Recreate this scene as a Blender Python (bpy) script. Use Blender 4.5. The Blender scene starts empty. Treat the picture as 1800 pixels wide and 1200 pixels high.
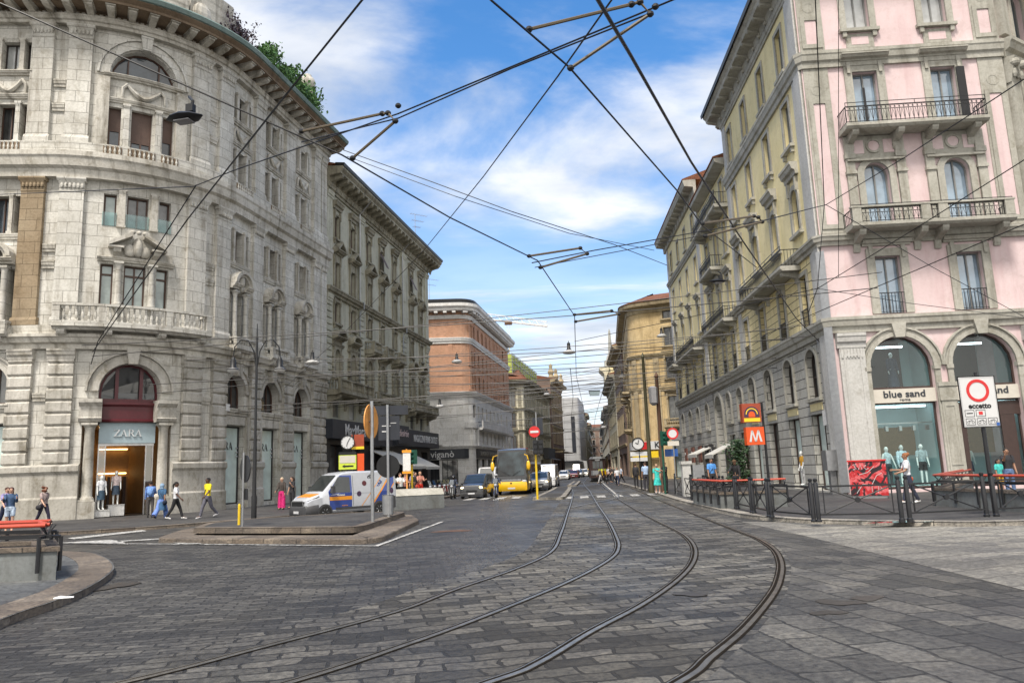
import bpy, bmesh, math, random
import numpy as np
from mathutils import Vector, Matrix
random.seed(7)
S = bpy.context.scene
COL = S.collection
PI = math.pi
rad = math.radians
# ------------------------------------------------------------------ camera
CAM_H, FPX, ROLL, PITCH = 1.7, 1330.0, rad(2.2), math.atan(226/1330)
_F = Vector((0, math.cos(PITCH), math.sin(PITCH)))
_U = Vector((0, -math.sin(PITCH), math.cos(PITCH)))
_R = Vector((1, 0, 0))
_R2 = _R*math.cos(ROLL) - _U*math.sin(ROLL)
_U2 = _R*math.sin(ROLL) + _U*math.cos(ROLL)
cam = bpy.data.objects.new('camera', bpy.data.cameras.new('camera'))
COL.objects.link(cam)
cam.data.sensor_width = 36.0
cam.data.lens = FPX/1800*36
cam.data.clip_end = 6000
cam.data.clip_start = 0.05
M3 = Matrix((_R2, _U2, -_F)).transposed()
cam.matrix_world = Matrix.Translation((0, 0, CAM_H)) @ M3.to_4x4()
S.camera = cam
# ------------------------------------------------------------------ sky, sun, exposure
SUN_EL, SUN_AZ = rad(60), rad(200)       # azimuth clockwise from +Y: behind the camera, to its left
w = bpy.data.worlds.new('World'); S.world = w; w.use_nodes = True
nt = w.node_tree; nt.nodes.clear()
N = nt.nodes.new; L = nt.links.new
sky = N('ShaderNodeTexSky'); sky.sky_type = 'NISHITA'; sky.sun_disc = False
sky.sun_elevation = SUN_EL; sky.sun_rotation = SUN_AZ; sky.air_density = 1.0; sky.dust_density = 0.3; sky.ozone_density = 2.2
tc = N('ShaderNodeTexCoord'); sp = N('ShaderNodeSeparateXYZ'); L(tc.outputs['Generated'], sp.inputs[0])
def vmath(op, a, b=None):
    n = N('ShaderNodeMath'); n.operation = op
    for i, q in enumerate((a, b)):
        if q is None: continue
        if isinstance(q, (int, float)): n.inputs[i].default_value = q
        else: L(q, n.inputs[i])
    return n.outputs[0]
zz = vmath('MAXIMUM', vmath('ADD', sp.outputs[2], 0.12), 0.03)
cx = vmath('DIVIDE', sp.outputs[0], zz); cy = vmath('DIVIDE', sp.outputs[1], zz)
cb = N('ShaderNodeCombineXYZ'); L(cx, cb.inputs[0]); L(cy, cb.inputs[1])
mp = N('ShaderNodeMapping'); mp.inputs['Rotation'].default_value = (0, 0, rad(-30)); mp.inputs['Scale'].default_value = (0.62, 1.25, 1); mp.inputs['Location'].default_value = (10.682, 8.1515, 0)
L(cb.outputs[0], mp.inputs[0])
n1 = N('ShaderNodeTexNoise'); n1.inputs['Scale'].default_value = 1.05; n1.inputs['Detail'].default_value = 9; n1.inputs['Roughness'].default_value = 0.56; n1.inputs['Distortion'].default_value = 0.35
L(mp.outputs[0], n1.inputs['Vector'])
rp = N('ShaderNodeValToRGB'); rp.color_ramp.elements[0].position = 0.47; rp.color_ramp.elements[1].position = 0.66
rp.color_ramp.interpolation = 'EASE'
L(n1.outputs[0], rp.inputs[0])
# more cloud low over the street
lowf = N('ShaderNodeMapRange'); lowf.inputs[1].default_value = 0.40; lowf.inputs[2].default_value = 0.0; lowf.inputs[3].default_value = 0.0; lowf.inputs[4].default_value = 0.85
L(sp.outputs[2], lowf.inputs[0])
# added warm-white fill cloud, unseen behind the viewer, to light the fronts
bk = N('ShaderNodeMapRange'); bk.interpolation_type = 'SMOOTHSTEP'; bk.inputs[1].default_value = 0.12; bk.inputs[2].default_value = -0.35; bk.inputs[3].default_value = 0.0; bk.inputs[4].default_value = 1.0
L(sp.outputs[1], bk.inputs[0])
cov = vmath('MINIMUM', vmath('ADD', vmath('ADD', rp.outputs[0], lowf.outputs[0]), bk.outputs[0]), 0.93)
n2 = N('ShaderNodeTexNoise'); n2.inputs['Scale'].default_value = 2.6; n2.inputs['Detail'].default_value = 6; L(mp.outputs[0], n2.inputs['Vector'])
cr = N('ShaderNodeValToRGB'); cr.color_ramp.elements[0].color = (4.6, 5.0, 5.7, 1); cr.color_ramp.elements[1].color = (7.2, 7.3, 7.5, 1)
cr.color_ramp.elements[0].position = 0.35; cr.color_ramp.elements[1].position = 0.6
L(n2.outputs[0], cr.inputs[0])
hs = N('ShaderNodeHueSaturation'); hs.inputs['Saturation'].default_value = 1.28; hs.inputs['Value'].default_value = 1.62; L(sky.outputs[0], hs.inputs['Color'])
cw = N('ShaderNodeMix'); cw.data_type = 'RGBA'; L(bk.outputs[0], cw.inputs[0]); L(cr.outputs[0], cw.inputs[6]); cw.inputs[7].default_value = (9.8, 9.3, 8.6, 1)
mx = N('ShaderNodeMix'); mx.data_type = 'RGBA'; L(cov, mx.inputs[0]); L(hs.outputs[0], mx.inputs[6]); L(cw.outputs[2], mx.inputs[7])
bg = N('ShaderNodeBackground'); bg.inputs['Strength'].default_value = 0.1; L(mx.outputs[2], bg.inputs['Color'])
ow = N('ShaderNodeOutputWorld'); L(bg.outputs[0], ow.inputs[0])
sun = bpy.data.objects.new('sun', bpy.data.lights.new('sun', 'SUN')); COL.objects.link(sun)
sun.data.energy = 3.4; sun.data.angle = rad(12); sun.data.color = (1.0, 0.92, 0.82)
sd = Vector((math.sin(SUN_AZ)*math.cos(SUN_EL), math.cos(SUN_AZ)*math.cos(SUN_EL), math.sin(SUN_EL)))
sun.rotation_euler = (-sd).to_track_quat('-Z', 'Y').to_euler()
sun.location = (0, -20, 60)
S.view_settings.view_transform = 'Standard'; S.view_settings.look = 'None'; S.view_settings.gamma = 1.0
S.view_settings.exposure = 0.60
S.render.engine = 'CYCLES'
S.cycles.max_bounces = 6; S.cycles.diffuse_bounces = 3; S.cycles.glossy_bounces = 3; S.cycles.transparent_max_bounces = 8
S.cycles.use_denoising = True
# ------------------------------------------------------------------ measuring: rays of the survey photograph onto real planes
def ray(px, py): return _F*FPX + _R2*(px-900) - _U2*(py-600)
def gp(px, py, z=0.0):
    v = ray(px, py); t = (z-CAM_H)/v.z
    return Vector((v.x*t, v.y*t, z))
def at(px, py, Y):
    v = ray(px, py); t = Y/v.y
    return Vector((v.x*t, Y, CAM_H+v.z*t))
# ------------------------------------------------------------------ paths in plan
class Path:
    def __init__(s, p0, h, segs, s0=0.0):
        s.segs = []; p = Vector(p0).to_2d(); h = rad(h); q = s0
        for g in segs:
            if g[0] == 'l':
                s.segs.append((q, q+g[1], p.copy(), h, 0, 0)); p = p + Vector((math.cos(h), math.sin(h)))*g[1]; q += g[1]
            else:
                r, t = g[1], rad(g[2]); k = 1 if t > 0 else -1
                s.segs.append((q, q+r*abs(t), p.copy(), h, r, k))
                c = p + Vector((-math.sin(h), math.cos(h)))*k*r; q += r*abs(t); h += t
                p = c - Vector((-math.sin(h), math.cos(h)))*k*r
    def __call__(s, q, d, z):
        for a in s.segs:
            if q <= a[1]: break
        q0, q1, p, h, r, k = a; u = q-q0
        if r == 0: P = p + Vector((math.cos(h), math.sin(h)))*u; hh = h
        else:
            hh = h+k*u/r
            P = p + Vector((-math.sin(h), math.cos(h)))*k*r - Vector((-math.sin(hh), math.cos(hh)))*k*r
        return (P.x+math.sin(hh)*d, P.y-math.cos(hh)*d, z)
    def stations(s, a, b):
        out = [a]
        for q0, q1, p, h, r, k in s.segs:
            for e in (q0, q1):
                if a+1e-4 < e < b-1e-4: out.append(e)
            if r:
                lo, hi = max(a, q0), min(b, q1)
                if hi > lo:
                    n = max(1, math.ceil((hi-lo)/0.55))
                    out += [lo+(hi-lo)*i/n for i in range(n+1)]
        out.append(b)
        res = []
        for e in sorted(out):
            if not res or e-res[-1] > 1e-4: res.append(e)
        return res
    def heading(s, q):
        a = Vector(s(q-0.01, 0, 0)); b = Vector(s(q+0.01, 0, 0)); v = b-a
        return math.atan2(v.y, v.x)
# ------------------------------------------------------------------ mesh builder
class MB:
    def __init__(s, T=None):
        s.v = []; s.f = []; s.mi = []; s.uv = []; s.T = T; s.m = 0; s.M = None
    def vt(s, a, b, c):
        if s.T is not None:
            p = s.T(a, b, c); s.uv.append((a+b, c))
        else:
            p = (a, b, c); s.uv.append((a+b, c))
            if s.M is not None: p = tuple(s.M @ Vector(p))
        s.v.append(p); return len(s.v)-1
    def face(s, pts):
        s.f.append([s.vt(*p) for p in pts]); s.mi.append(s.m)
    def fi(s, idx): s.f.append(list(idx)); s.mi.append(s.m)
    def st(s, a, b): return s.T.stations(a, b) if isinstance(s.T, Path) else [a, b]
    def sweep(s, a, b, prof, caps=True):
        # prof: closed loop of (d, z), listed so that it runs up the outside
        ss = s.st(a, b); n = len(prof); rows = []
        for q in ss: rows.append([s.vt(q, d, z) for d, z in prof])
        for i in range(len(ss)-1):
            for j in range(n):
                k = (j+1) % n; s.fi((rows[i][j], rows[i+1][j], rows[i+1][k], rows[i][k]))
        if caps: s.fi(rows[0]); s.fi(rows[-1][::-1])
    def box(s, a, b, d0, d1, z0, z1):
        s.sweep(a, b, [(d1, z0), (d1, z1), (d0, z1), (d0, z0)])
    def bxc(s, c, sz): s.box(c[0]-sz[0]/2, c[0]+sz[0]/2, c[1]-sz[1]/2, c[1]+sz[1]/2, c[2]-sz[2]/2, c[2]+sz[2]/2)
    def prism(s, poly, d0, d1, back=False):
        n = len(poly)
        A = [s.vt(q, d1, z) for q, z in poly]; B = [s.vt(q, d0, z) for q, z in poly]
        s.fi(A)
        if back: s.fi(B[::-1])
        for i in range(n):
            j = (i+1) % n; s.fi((A[j], A[i], B[i], B[j]))
    def ring(s, out, inn, d0, d1):
        n = len(out)
        A = [s.vt(q, d1, z) for q, z in out]; B = [s.vt(q, d1, z) for q, z in inn]
        C = [s.vt(q, d0, z) for q, z in out]; D = [s.vt(q, d0, z) for q, z in inn]
        for i in range(n):
            j = (i+1) % n
            s.fi((A[i], A[j], B[j], B[i])); s.fi((C[i], C[j], A[j], A[i])); s.fi((B[i], B[j], D[j], D[i]))
    def cyl(s, p0, p1, r0, r1=None, n=8, caps=True):
        r1 = r0 if r1 is None else r1
        p0, p1 = Vector(p0), Vector(p1); ax = (p1-p0)
        if ax.length < 1e-6: return
        ax.normalize(); u = ax.orthogonal().normalized(); w_ = ax.cross(u)
        A = []; B = []
        for i in range(n):
            t = 2*PI*i/n; o = u*math.cos(t)+w_*math.sin(t)
            A.append(s.vt(*(p0+o*r0))); B.append(s.vt(*(p1+o*r1)))
        for i in range(n):
            j = (i+1) % n; s.fi((A[i], A[j], B[j], B[i]))
        if caps: s.fi(A[::-1]); s.fi(B)
    def tube(s, pts, r, n=6, closed=False):
        pts = [Vector(p) for p in pts]; rows = []
        up = None
        for i, p in enumerate(pts):
            a = pts[max(0, i-1)]; b = pts[min(len(pts)-1, i+1)]
            if closed: a = pts[i-1]; b = pts[(i+1) % len(pts)]
            t = (b-a).normalized()
            if up is None: up = t.orthogonal().normalized()
            up = (up - t*up.dot(t)).normalized(); w_ = t.cross(up)
            rr = r[i] if isinstance(r, (list, tuple)) else r
            rows.append([s.vt(*(p+(up*math.cos(2*PI*k/n)+w_*math.sin(2*PI*k/n))*rr)) for k in range(n)])
        m = len(rows)
        for i in range(m if closed else m-1):
            A, B = rows[i], rows[(i+1) % m]
            for k in range(n):
                l = (k+1) % n; s.fi((A[k], A[l], B[l], B[k]))
        if not closed: s.fi(rows[0][::-1]); s.fi(rows[-1])
    def lathe(s, prof, c=(0, 0, 0), n=12, ax='z'):
        rows = []
        for r, h in prof:
            row = []
            for k in range(n):
                t = 2*PI*k/n; a, b = r*math.cos(t), r*math.sin(t)
                q = (a, b, h) if ax == 'z' else ((a, h, b) if ax == 'y' else (h, a, b))
                row.append(s.vt(c[0]+q[0], c[1]+q[1], c[2]+q[2]))
            rows.append(row)
        for A, B in zip(rows, rows[1:]):
            for k in range(n):
                l = (k+1) % n; s.fi((A[k], A[l], B[l], B[k]))
        s.fi(rows[0][::-1]); s.fi(rows[-1])
    def ball(s, c, r, n=10, m=6):
        if isinstance(r, (int, float)): r = (r, r, r)
        rows = []
        for i in range(1, m):
            t = PI*i/m; rows.append([s.vt(c[0]+r[0]*math.sin(t)*math.cos(2*PI*k/n), c[1]+r[1]*math.sin(t)*math.sin(2*PI*k/n), c[2]-r[2]*math.cos(t)) for k in range(n)])
        b = s.vt(c[0], c[1], c[2]-r[2]); t_ = s.vt(c[0], c[1], c[2]+r[2])
        for A, B in zip(rows, rows[1:]):
            for k in range(n):
                l = (k+1) % n; s.fi((A[k], A[l], B[l], B[k]))
        for k in range(n):
            l = (k+1) % n; s.fi((b, rows[0][l], rows[0][k])); s.fi((t_, rows[-1][k], rows[-1][l]))
    def loft(s, rows, cap=True, closed=True):
        R_ = [[s.vt(*p) for p in row] for row in rows]; n = len(R_[0])
        for A, B in zip(R_, R_[1:]):
            for k in range(n if closed else n-1):
                l = (k+1) % n; s.fi((A[k], A[l], B[l], B[k]))
        if cap: s.fi(R_[0][::-1]); s.fi(R_[-1])
    def build(s, name, mats, parent=None, off=None, smooth=None, fix=True):
        me = bpy.data.meshes.new(name)
        vs = s.v
        if off is not None: vs = [(a-off[0], b-off[1], c-off[2]) for a, b, c in vs]
        me.from_pydata(vs, [], s.f)
        if not isinstance(mats, (list, tuple)): mats = [mats]
        for m in mats: me.materials.append(m)
        if any(s.mi): me.polygons.foreach_set('material_index', s.mi)
        uvl = me.uv_layers.new(name='UVMap')
        li = np.zeros(len(me.loops), dtype=np.int32); me.loops.foreach_get('vertex_index', li)
        uvl.data.foreach_set('uv', np.array(s.uv, dtype=np.float32)[li].ravel())
        if fix:
            bm = bmesh.new(); bm.from_mesh(me); bmesh.ops.recalc_face_normals(bm, faces=bm.faces); bm.to_mesh(me); bm.free()
        if smooth is not None:
            me.shade_smooth(); me.set_sharp_from_angle(angle=rad(smooth))
        me.validate()
        o = bpy.data.objects.new(name, me); COL.objects.link(o)
        if parent is not None: o.parent = parent
        return o
def tag(o, label=None, cat=None, group=None, kind=None):
    if label: o['label'] = label
    if cat: o['category'] = cat
    if group: o['group'] = group
    if kind: o['kind'] = kind
    return o
def thing(name, label, cat, loc=(0, 0, 0), rz=0.0, group=None):
    o = bpy.data.objects.new(name, None); COL.objects.link(o)
    o.location = loc; o.rotation_euler = (0, 0, rz); o.empty_display_size = 0.3
    return tag(o, label, cat, group)
def kids(o): return [c for c in bpy.data.objects if c.parent == o]
def dup(o, loc, rz, label=None, group=None):
    r = o.copy(); COL.objects.link(r); r.location = loc; r.rotation_euler = (0, 0, rz)
    if label: r['label'] = label
    if group: r['group'] = group
    def cp(a, b):
        for ch in a.children:
            c = ch.copy(); COL.objects.link(c); c.parent = b; cp(ch, c)
    cp(o, r)
    return r
# ------------------------------------------------------------------ materials
MT = {}
def nodes(name):
    m = bpy.data.materials.new(name); m.use_nodes = True
    t = m.node_tree; b = t.nodes['Principled BSDF']; MT[name] = m
    return m, t, b
def lin(c): return tuple(c)+(1,)
def setv(sock, v):
    sock.default_value = v
def mixc(t, f, a, b, mode='MIX'):
    n = t.nodes.new('ShaderNodeMix'); n.data_type = 'RGBA'; n.blend_type = mode
    for i, q in ((0, f), (6, a), (7, b)):
        if isinstance(q, (int, float)): n.inputs[i].default_value = q
        elif isinstance(q, tuple): n.inputs[i].default_value = q if len(q) == 4 else q+(1,)
        else: t.links.new(q, n.inputs[i])
    return n.outputs[2]
def noise(t, vec, sc, det=5, ro=0.6, dist=0.0):
    n = t.nodes.new('ShaderNodeTexNoise'); n.inputs['Scale'].default_value = sc; n.inputs['Detail'].default_value = det
    n.inputs['Roughness'].default_value = ro; n.inputs['Distortion'].default_value = dist
    if vec is not None: t.links.new(vec, n.inputs['Vector'])
    return n.outputs[0]
def ramp(t, f, a, b, ca=(0, 0, 0, 1), cb_=(1, 1, 1, 1)):
    n = t.nodes.new('ShaderNodeValToRGB'); n.color_ramp.elements[0].position = a; n.color_ramp.elements[1].position = b
    n.color_ramp.elements[0].color = ca; n.color_ramp.elements[1].color = cb_
    t.links.new(f, n.inputs[0]); return n.outputs[0]
def mapping(t, vec, sc=(1, 1, 1), rot=0.0, loc=(0, 0, 0)):
    n = t.nodes.new('ShaderNodeMapping'); n.inputs['Scale'].default_value = sc; n.inputs['Rotation'].default_value = (0, 0, rot); n.inputs['Location'].default_value = loc
    t.links.new(vec, n.inputs[0]); return n.outputs[0]
def coord(t, which='Object'):
    return t.nodes.new('ShaderNodeTexCoord').outputs[which]
def bump(t, b, h, strength=0.4, dist=0.02):
    n = t.nodes.new('ShaderNodeBump'); n.inputs['Strength'].default_value = strength; n.inputs['Distance'].default_value = dist
    t.links.new(h, n.inputs['Height']); t.links.new(n.outputs[0], b.inputs['Normal'])
def plain(name, c, ro=0.6, metal=0.0, spec=0.5, var=0.12, sc=6.0, coat=0.0):
    m, t, b = nodes(name)
    v = coord(t)
    f = ramp(t, noise(t, v, sc, 4), 0.3, 0.7)
    t.links.new(mixc(t, f, tuple(x*(1-var) for x in c), tuple(min(1, x*(1+var)) for x in c)), b.inputs['Base Color'])
    b.inputs['Roughness'].default_value = ro; b.inputs['Metallic'].default_value = metal; b.inputs['Specular IOR Level'].default_value = spec
    if coat: b.inputs['Coat Weight'].default_value = coat; b.inputs['Coat Roughness'].default_value = 0.05
    return m
def masonry(name, c1, c2, dirt, dirt_amt=0.5, bw=0.0, bh=0.4, mort=0.012, mcol=None, ro=0.8, big=0.35, bumpd=0.012, tone=0.5, grain=0.78, soot=0.6):
    # weathered wall: mottled stone, vertical rain streaks with shapes of their own, optional block joints in wall metres (UV)
    m, t, b = nodes(name)
    o = coord(t); uv = coord(t, 'UV')
    f1 = ramp(t, noise(t, o, big, 6, 0.62, 0.4), 0.35, 0.66)
    col = mixc(t, f1, c1, c2)
    h = noise(t, o, 9.0, 6, 0.65)
    col = mixc(t, ramp(t, h, 0.42, 0.7), col, mixc(t, 1.0, col, (grain, grain, grain*0.98), 'MULTIPLY'))
    gm = ramp(t, noise(t, o, 1.25, 8, 0.72, 0.8), 0.52, 0.70)
    col = mixc(t, gm, col, mixc(t, 1.0, col, (1-0.5*soot, 1-0.54*soot, 1-0.62*soot), 'MULTIPLY'))
    if bw:
        bt = t.nodes.new('ShaderNodeTexBrick'); t.links.new(uv, bt.inputs['Vector'])
        bt.inputs['Scale'].default_value = 1; bt.inputs['Mortar Size'].default_value = mort; bt.inputs['Mortar Smooth'].default_value = 0.2
        bt.inputs['Brick Width'].default_value = bw; bt.inputs['Row Height'].default_value = bh; bt.inputs['Bias'].default_value = 0.0
        k = tone
        bt.inputs['Color1'].default_value = (1-0.3*k, 1-0.3*k, 1-0.31*k, 1); bt.inputs['Color2'].default_value = (1, 1, 1, 1); bt.inputs['Mortar'].default_value = (1, 1, 1, 1)
        col = mixc(t, 1.0, col, bt.outputs['Color'], 'MULTIPLY')
        mc = mcol or tuple(x*0.35 for x in c1)
        col = mixc(t, bt.outputs['Fac'], col, mc)
    st = noise(t, mapping(t, uv, (1.7, 0.16, 1)), 1.0, 7, 0.68)
    f2 = ramp(t, st, 0.50, 0.72)
    s2 = t.nodes.new('ShaderNodeMath'); s2.operation = 'MULTIPLY'; t.links.new(f2, s2.inputs[0]); s2.inputs[1].default_value = dirt_amt
    col = mixc(t, s2.outputs[0], col, dirt)
    t.links.new(col, b.inputs['Base Color'])
    b.inputs['Roughness'].default_value = ro; b.inputs['Specular IOR Level'].default_value = 0.25
    if bw:
        inv = t.nodes.new('ShaderNodeMath'); inv.operation = 'MULTIPLY_ADD'; t.links.new(bt.outputs['Fac'], inv.inputs[0]); inv.inputs[1].default_value = -1.2; t.links.new(h, inv.inputs[2])
        bump(t, b, inv.outputs[0], 0.6, bumpd)
    else: bump(t, b, h, 0.5, bumpd)
    return m
def glassy(name, c, ro=0.04, spec=0.8, var=0.5, ior=1.7):
    # an opaque-looking upper window pane: dark room, curtain or painted sky reflection behind a mirror-smooth surface
    m, t, b = nodes(name)
    o = coord(t)
    f = ramp(t, noise(t, o, 0.9, 3), 0.35, 0.65)
    t.links.new(mixc(t, f, tuple(x*(1-var) for x in c), tuple(x*(1+var) for x in c)), b.inputs['Base Color'])
    b.inputs['Roughness'].default_value = 0.35; b.inputs['Coat Weight'].default_value = 1.0; b.inputs['Coat Roughness'].default_value = ro
    b.inputs['Coat IOR'].default_value = ior; b.inputs['Specular IOR Level'].default_value = 0.2
    # slight waviness of old panes
    n = t.nodes.new('ShaderNodeBump'); n.inputs['Strength'].default_value = 0.05; n.inputs['Distance'].default_value = 0.05
    t.links.new(noise(t, o, 1.3, 2), n.inputs['Height']); t.links.new(n.outputs[0], b.inputs['Coat Normal'])
    return m
def clear_glass(name, tint=(0.9, 0.96, 0.95), refl=0.16):
    m = bpy.data.materials.new(name); m.use_nodes = True; MT[name] = m; t = m.node_tree; t.nodes.clear()
    tr = t.nodes.new('ShaderNodeBsdfTransparent'); tr.inputs[0].default_value = tint+(1,)
    gl = t.nodes.new('ShaderNodeBsdfGlossy'); gl.inputs['Roughness'].default_value = 0.02; gl.inputs[0].default_value = (0.9, 0.95, 0.95, 1)
    fr = t.nodes.new('ShaderNodeFresnel'); fr.inputs[0].default_value = 1.45
    ad = t.nodes.new('ShaderNodeMath'); ad.operation = 'ADD'; ad.use_clamp = True; ad.inputs[1].default_value = refl; t.links.new(fr.outputs[0], ad.inputs[0])
    ms = t.nodes.new('ShaderNodeMixShader'); t.links.new(ad.outputs[0], ms.inputs[0]); t.links.new(tr.outputs[0], ms.inputs[1]); t.links.new(gl.outputs[0], ms.inputs[2])
    o = t.nodes.new('ShaderNodeOutputMaterial'); t.links.new(ms.outputs[0], o.inputs[0])
    return m
def lamp_mat(name, c, st):
    m = bpy.data.materials.new(name); m.use_nodes = True; MT[name] = m; b = m.node_tree.nodes['Principled BSDF']
    b.inputs['Base Color'].default_value = c+(1,); b.inputs['Emission Color'].default_value = c+(1,); b.inputs['Emission Strength'].default_value = st
    return m
def paving(name, bw, bh, rot, c1, c2, mort=0.018, warp=0.10, mcol=(0.018, 0.017, 0.016), ro=(0.42, 0.8), bd=0.03, wet=0.3, seed=0.0, offset=0.5, sq=1.0, polish=False):
    m, t, b = nodes(name)
    o = mapping(t, coord(t), (1, 1, 1), 0, (seed, seed*0.7, 0))
    nz = t.nodes.new('ShaderNodeTexNoise'); nz.inputs['Scale'].default_value = 1.1; nz.inputs['Detail'].default_value = 4; t.links.new(o, nz.inputs['Vector'])
    va = t.nodes.new('ShaderNodeVectorMath'); va.operation = 'MULTIPLY_ADD'
    t.links.new(nz.outputs['Color'], va.inputs[0]); va.inputs[1].default_value = (warp*2.2, warp*2.2, 0); t.links.new(o, va.inputs[2])
    nw = t.nodes.new('ShaderNodeTexNoise'); nw.inputs['Scale'].default_value = 7; nw.inputs['Detail'].default_value = 3; t.links.new(o, nw.inputs['Vector'])
    vb = t.nodes.new('ShaderNodeVectorMath'); vb.operation = 'MULTIPLY_ADD'; t.links.new(nw.outputs['Color'], vb.inputs[0]); vb.inputs[1].default_value = (min(warp, 0.05),)*2+(0,); t.links.new(va.outputs[0], vb.inputs[2])
    vr = mapping(t, vb.outputs[0], (1, 1, 1), rot)
    bt = t.nodes.new('ShaderNodeTexBrick'); t.links.new(vr, bt.inputs['Vector'])
    bt.offset = offset; bt.squash = sq; bt.squash_frequency = 3
    for k, v in (('Scale', 1), ('Mortar Size', mort), ('Mortar Smooth', 0.35), ('Brick Width', bw), ('Row Height', bh), ('Bias', 0.0)): bt.inputs[k].default_value = v
    bt.inputs['Color1'].default_value = c1+(1,); bt.inputs['Color2'].default_value = c2+(1,); bt.inputs['Mortar'].default_value = c1+(1,)
    col = bt.outputs['Color']
    vo = t.nodes.new('ShaderNodeTexVoronoi'); vo.inputs['Scale'].default_value = 1.7; t.links.new(va.outputs[0], vo.inputs['Vector'])
    hv = t.nodes.new('ShaderNodeSeparateColor'); t.links.new(vo.outputs['Color'], hv.inputs[0])
    col = mixc(t, 1.0, col, ramp(t, hv.outputs[0], 0.0, 1.0, (0.72, 0.72, 0.73, 1), (1.22, 1.20, 1.14, 1)), 'MULTIPLY')
    big = ramp(t, noise(t, o, 0.22, 5, 0.6, 0.5), 0.35, 0.68)
    col = mixc(t, big, mixc(t, 1.0, col, (0.60, 0.59, 0.60), 'MULTIPLY'), col)
    fine = noise(t, o, 14, 8, 0.72)
    col = mixc(t, ramp(t, fine, 0.36, 0.66), mixc(t, 1.0, col, (0.42, 0.41, 0.40), 'MULTIPLY'), mixc(t, 1.0, col, (1.32, 1.30, 1.24), 'MULTIPLY'))
    st = ramp(t, noise(t, mapping(t, o, (1, 2.4, 1), rot), 3.2, 6, 0.7), 0.60, 0.68)
    col = mixc(t, st, col, mixc(t, 1.0, col, (0.40, 0.36, 0.33), 'MULTIPLY'))
    pit = ramp(t, noise(t, o, 46, 5, 0.8), 0.60, 0.68)
    col = mixc(t, pit, col, mixc(t, 1.0, col, (0.35, 0.33, 0.31), 'MULTIPLY'))
    jn = noise(t, o, 3.0, 4, 0.7)
    jm = t.nodes.new('ShaderNodeMath'); jm.operation = 'MULTIPLY'; t.links.new(bt.outputs['Fac'], jm.inputs[0]); t.links.new(ramp(t, jn, 0.36, 0.56), jm.inputs[1])
    col = mixc(t, jm.outputs[0], col, mcol)
    t.links.new(col, b.inputs['Base Color'])
    wt = ramp(t, noise(t, mapping(t, o, (1, 0.45, 1)), 0.35, 5, 0.65, 0.6), 0.40, 0.62, (ro[1],)*3+(1,), (ro[0],)*3+(1,))
    if polish:   # stone worn smooth by the wheels in the traffic lane beside the tracks
        sx = t.nodes.new('ShaderNodeSeparateXYZ'); t.links.new(coord(t), sx.inputs[0])
        def mm(op, a_, b2):
            q = t.nodes.new('ShaderNodeMath'); q.operation = op
            for i_, s_ in enumerate((a_, b2)):
                if isinstance(s_, (int, float)): q.inputs[i_].default_value = s_
                else: t.links.new(s_, q.inputs[i_])
            return q.outputs[0]
        dx = mm('ABSOLUTE', mm('ADD', sx.outputs[0], 0.9), 0)
        lane = ramp(t, mm('ADD', mm('MULTIPLY', dx, 0.25), mm('MULTIPLY', mm('SUBTRACT', noise(t, o, 0.5, 4, 0.6), 0.5), 0.7)), 0.12, 0.62, (1, 1, 1, 1), (0, 0, 0, 1))
        wt = mixc(t, lane, wt, (0.24, 0.24, 0.24))
    rr = mixc(t, ramp(t, fine, 0.4, 0.6), wt, mixc(t, 1.0, wt, (1.25, 1.25, 1.25), 'MULTIPLY'))
    t.links.new(rr, b.inputs['Roughness'])
    b.inputs['Specular IOR Level'].default_value = 0.5
    hh = t.nodes.new('ShaderNodeMath'); hh.operation = 'MULTIPLY_ADD'; t.links.new(bt.outputs['Fac'], hh.inputs[0]); hh.inputs[1].default_value = -1.4
    h2 = t.nodes.new('ShaderNodeMath'); h2.operation = 'MULTIPLY_ADD'; t.links.new(fine, h2.inputs[0]); h2.inputs[1].default_value = 0.7
    n5 = noise(t, o, 2.3, 3); t.links.new(n5, h2.inputs[2]); t.links.new(h2.outputs[0], hh.inputs[2])
    bump(t, b, hh.outputs[0], 0.95, bd)
    return m
masonry('zara_stone', (0.54, 0.525, 0.48), (0.72, 0.71, 0.665), (0.15, 0.125, 0.09), 0.62, 1.15, 0.62, 0.010, (0.15, 0.14, 0.12), tone=0.55)
masonry('zara_trim', (0.44, 0.42, 0.37), (0.65, 0.63, 0.575), (0.09, 0.075, 0.052), 0.85, tone=0.3, soot=0.9)
masonry('zara_rustic', (0.37, 0.355, 0.315), (0.57, 0.55, 0.505), (0.085, 0.072, 0.052), 0.8, tone=0.4, soot=0.9)
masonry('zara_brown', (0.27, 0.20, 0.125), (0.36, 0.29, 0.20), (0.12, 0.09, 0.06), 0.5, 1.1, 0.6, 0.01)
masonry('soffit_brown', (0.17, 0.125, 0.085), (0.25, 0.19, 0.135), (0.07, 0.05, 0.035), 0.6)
masonry('green_stucco', (0.41, 0.41, 0.335), (0.53, 0.525, 0.44), (0.18, 0.165, 0.115), 0.6, grain=0.9)
masonry('green_trim', (0.22, 0.205, 0.155), (0.39, 0.37, 0.295), (0.06, 0.048, 0.03), 0.9, soot=0.9)
masonry('brick', (0.60, 0.31, 0.19), (0.70, 0.38, 0.25), (0.30, 0.14, 0.09), 0.35, 0.28, 0.085, 0.012, (0.42, 0.30, 0.22), big=0.6, tone=0.9)
masonry('white_render', (0.68, 0.68, 0.67), (0.80, 0.80, 0.79), (0.40, 0.40, 0.39), 0.5, 1.4, 0.8, 0.008)
masonry('white_trim', (0.62, 0.62, 0.61), (0.76, 0.76, 0.75), (0.40, 0.40, 0.39), 0.3)
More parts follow.
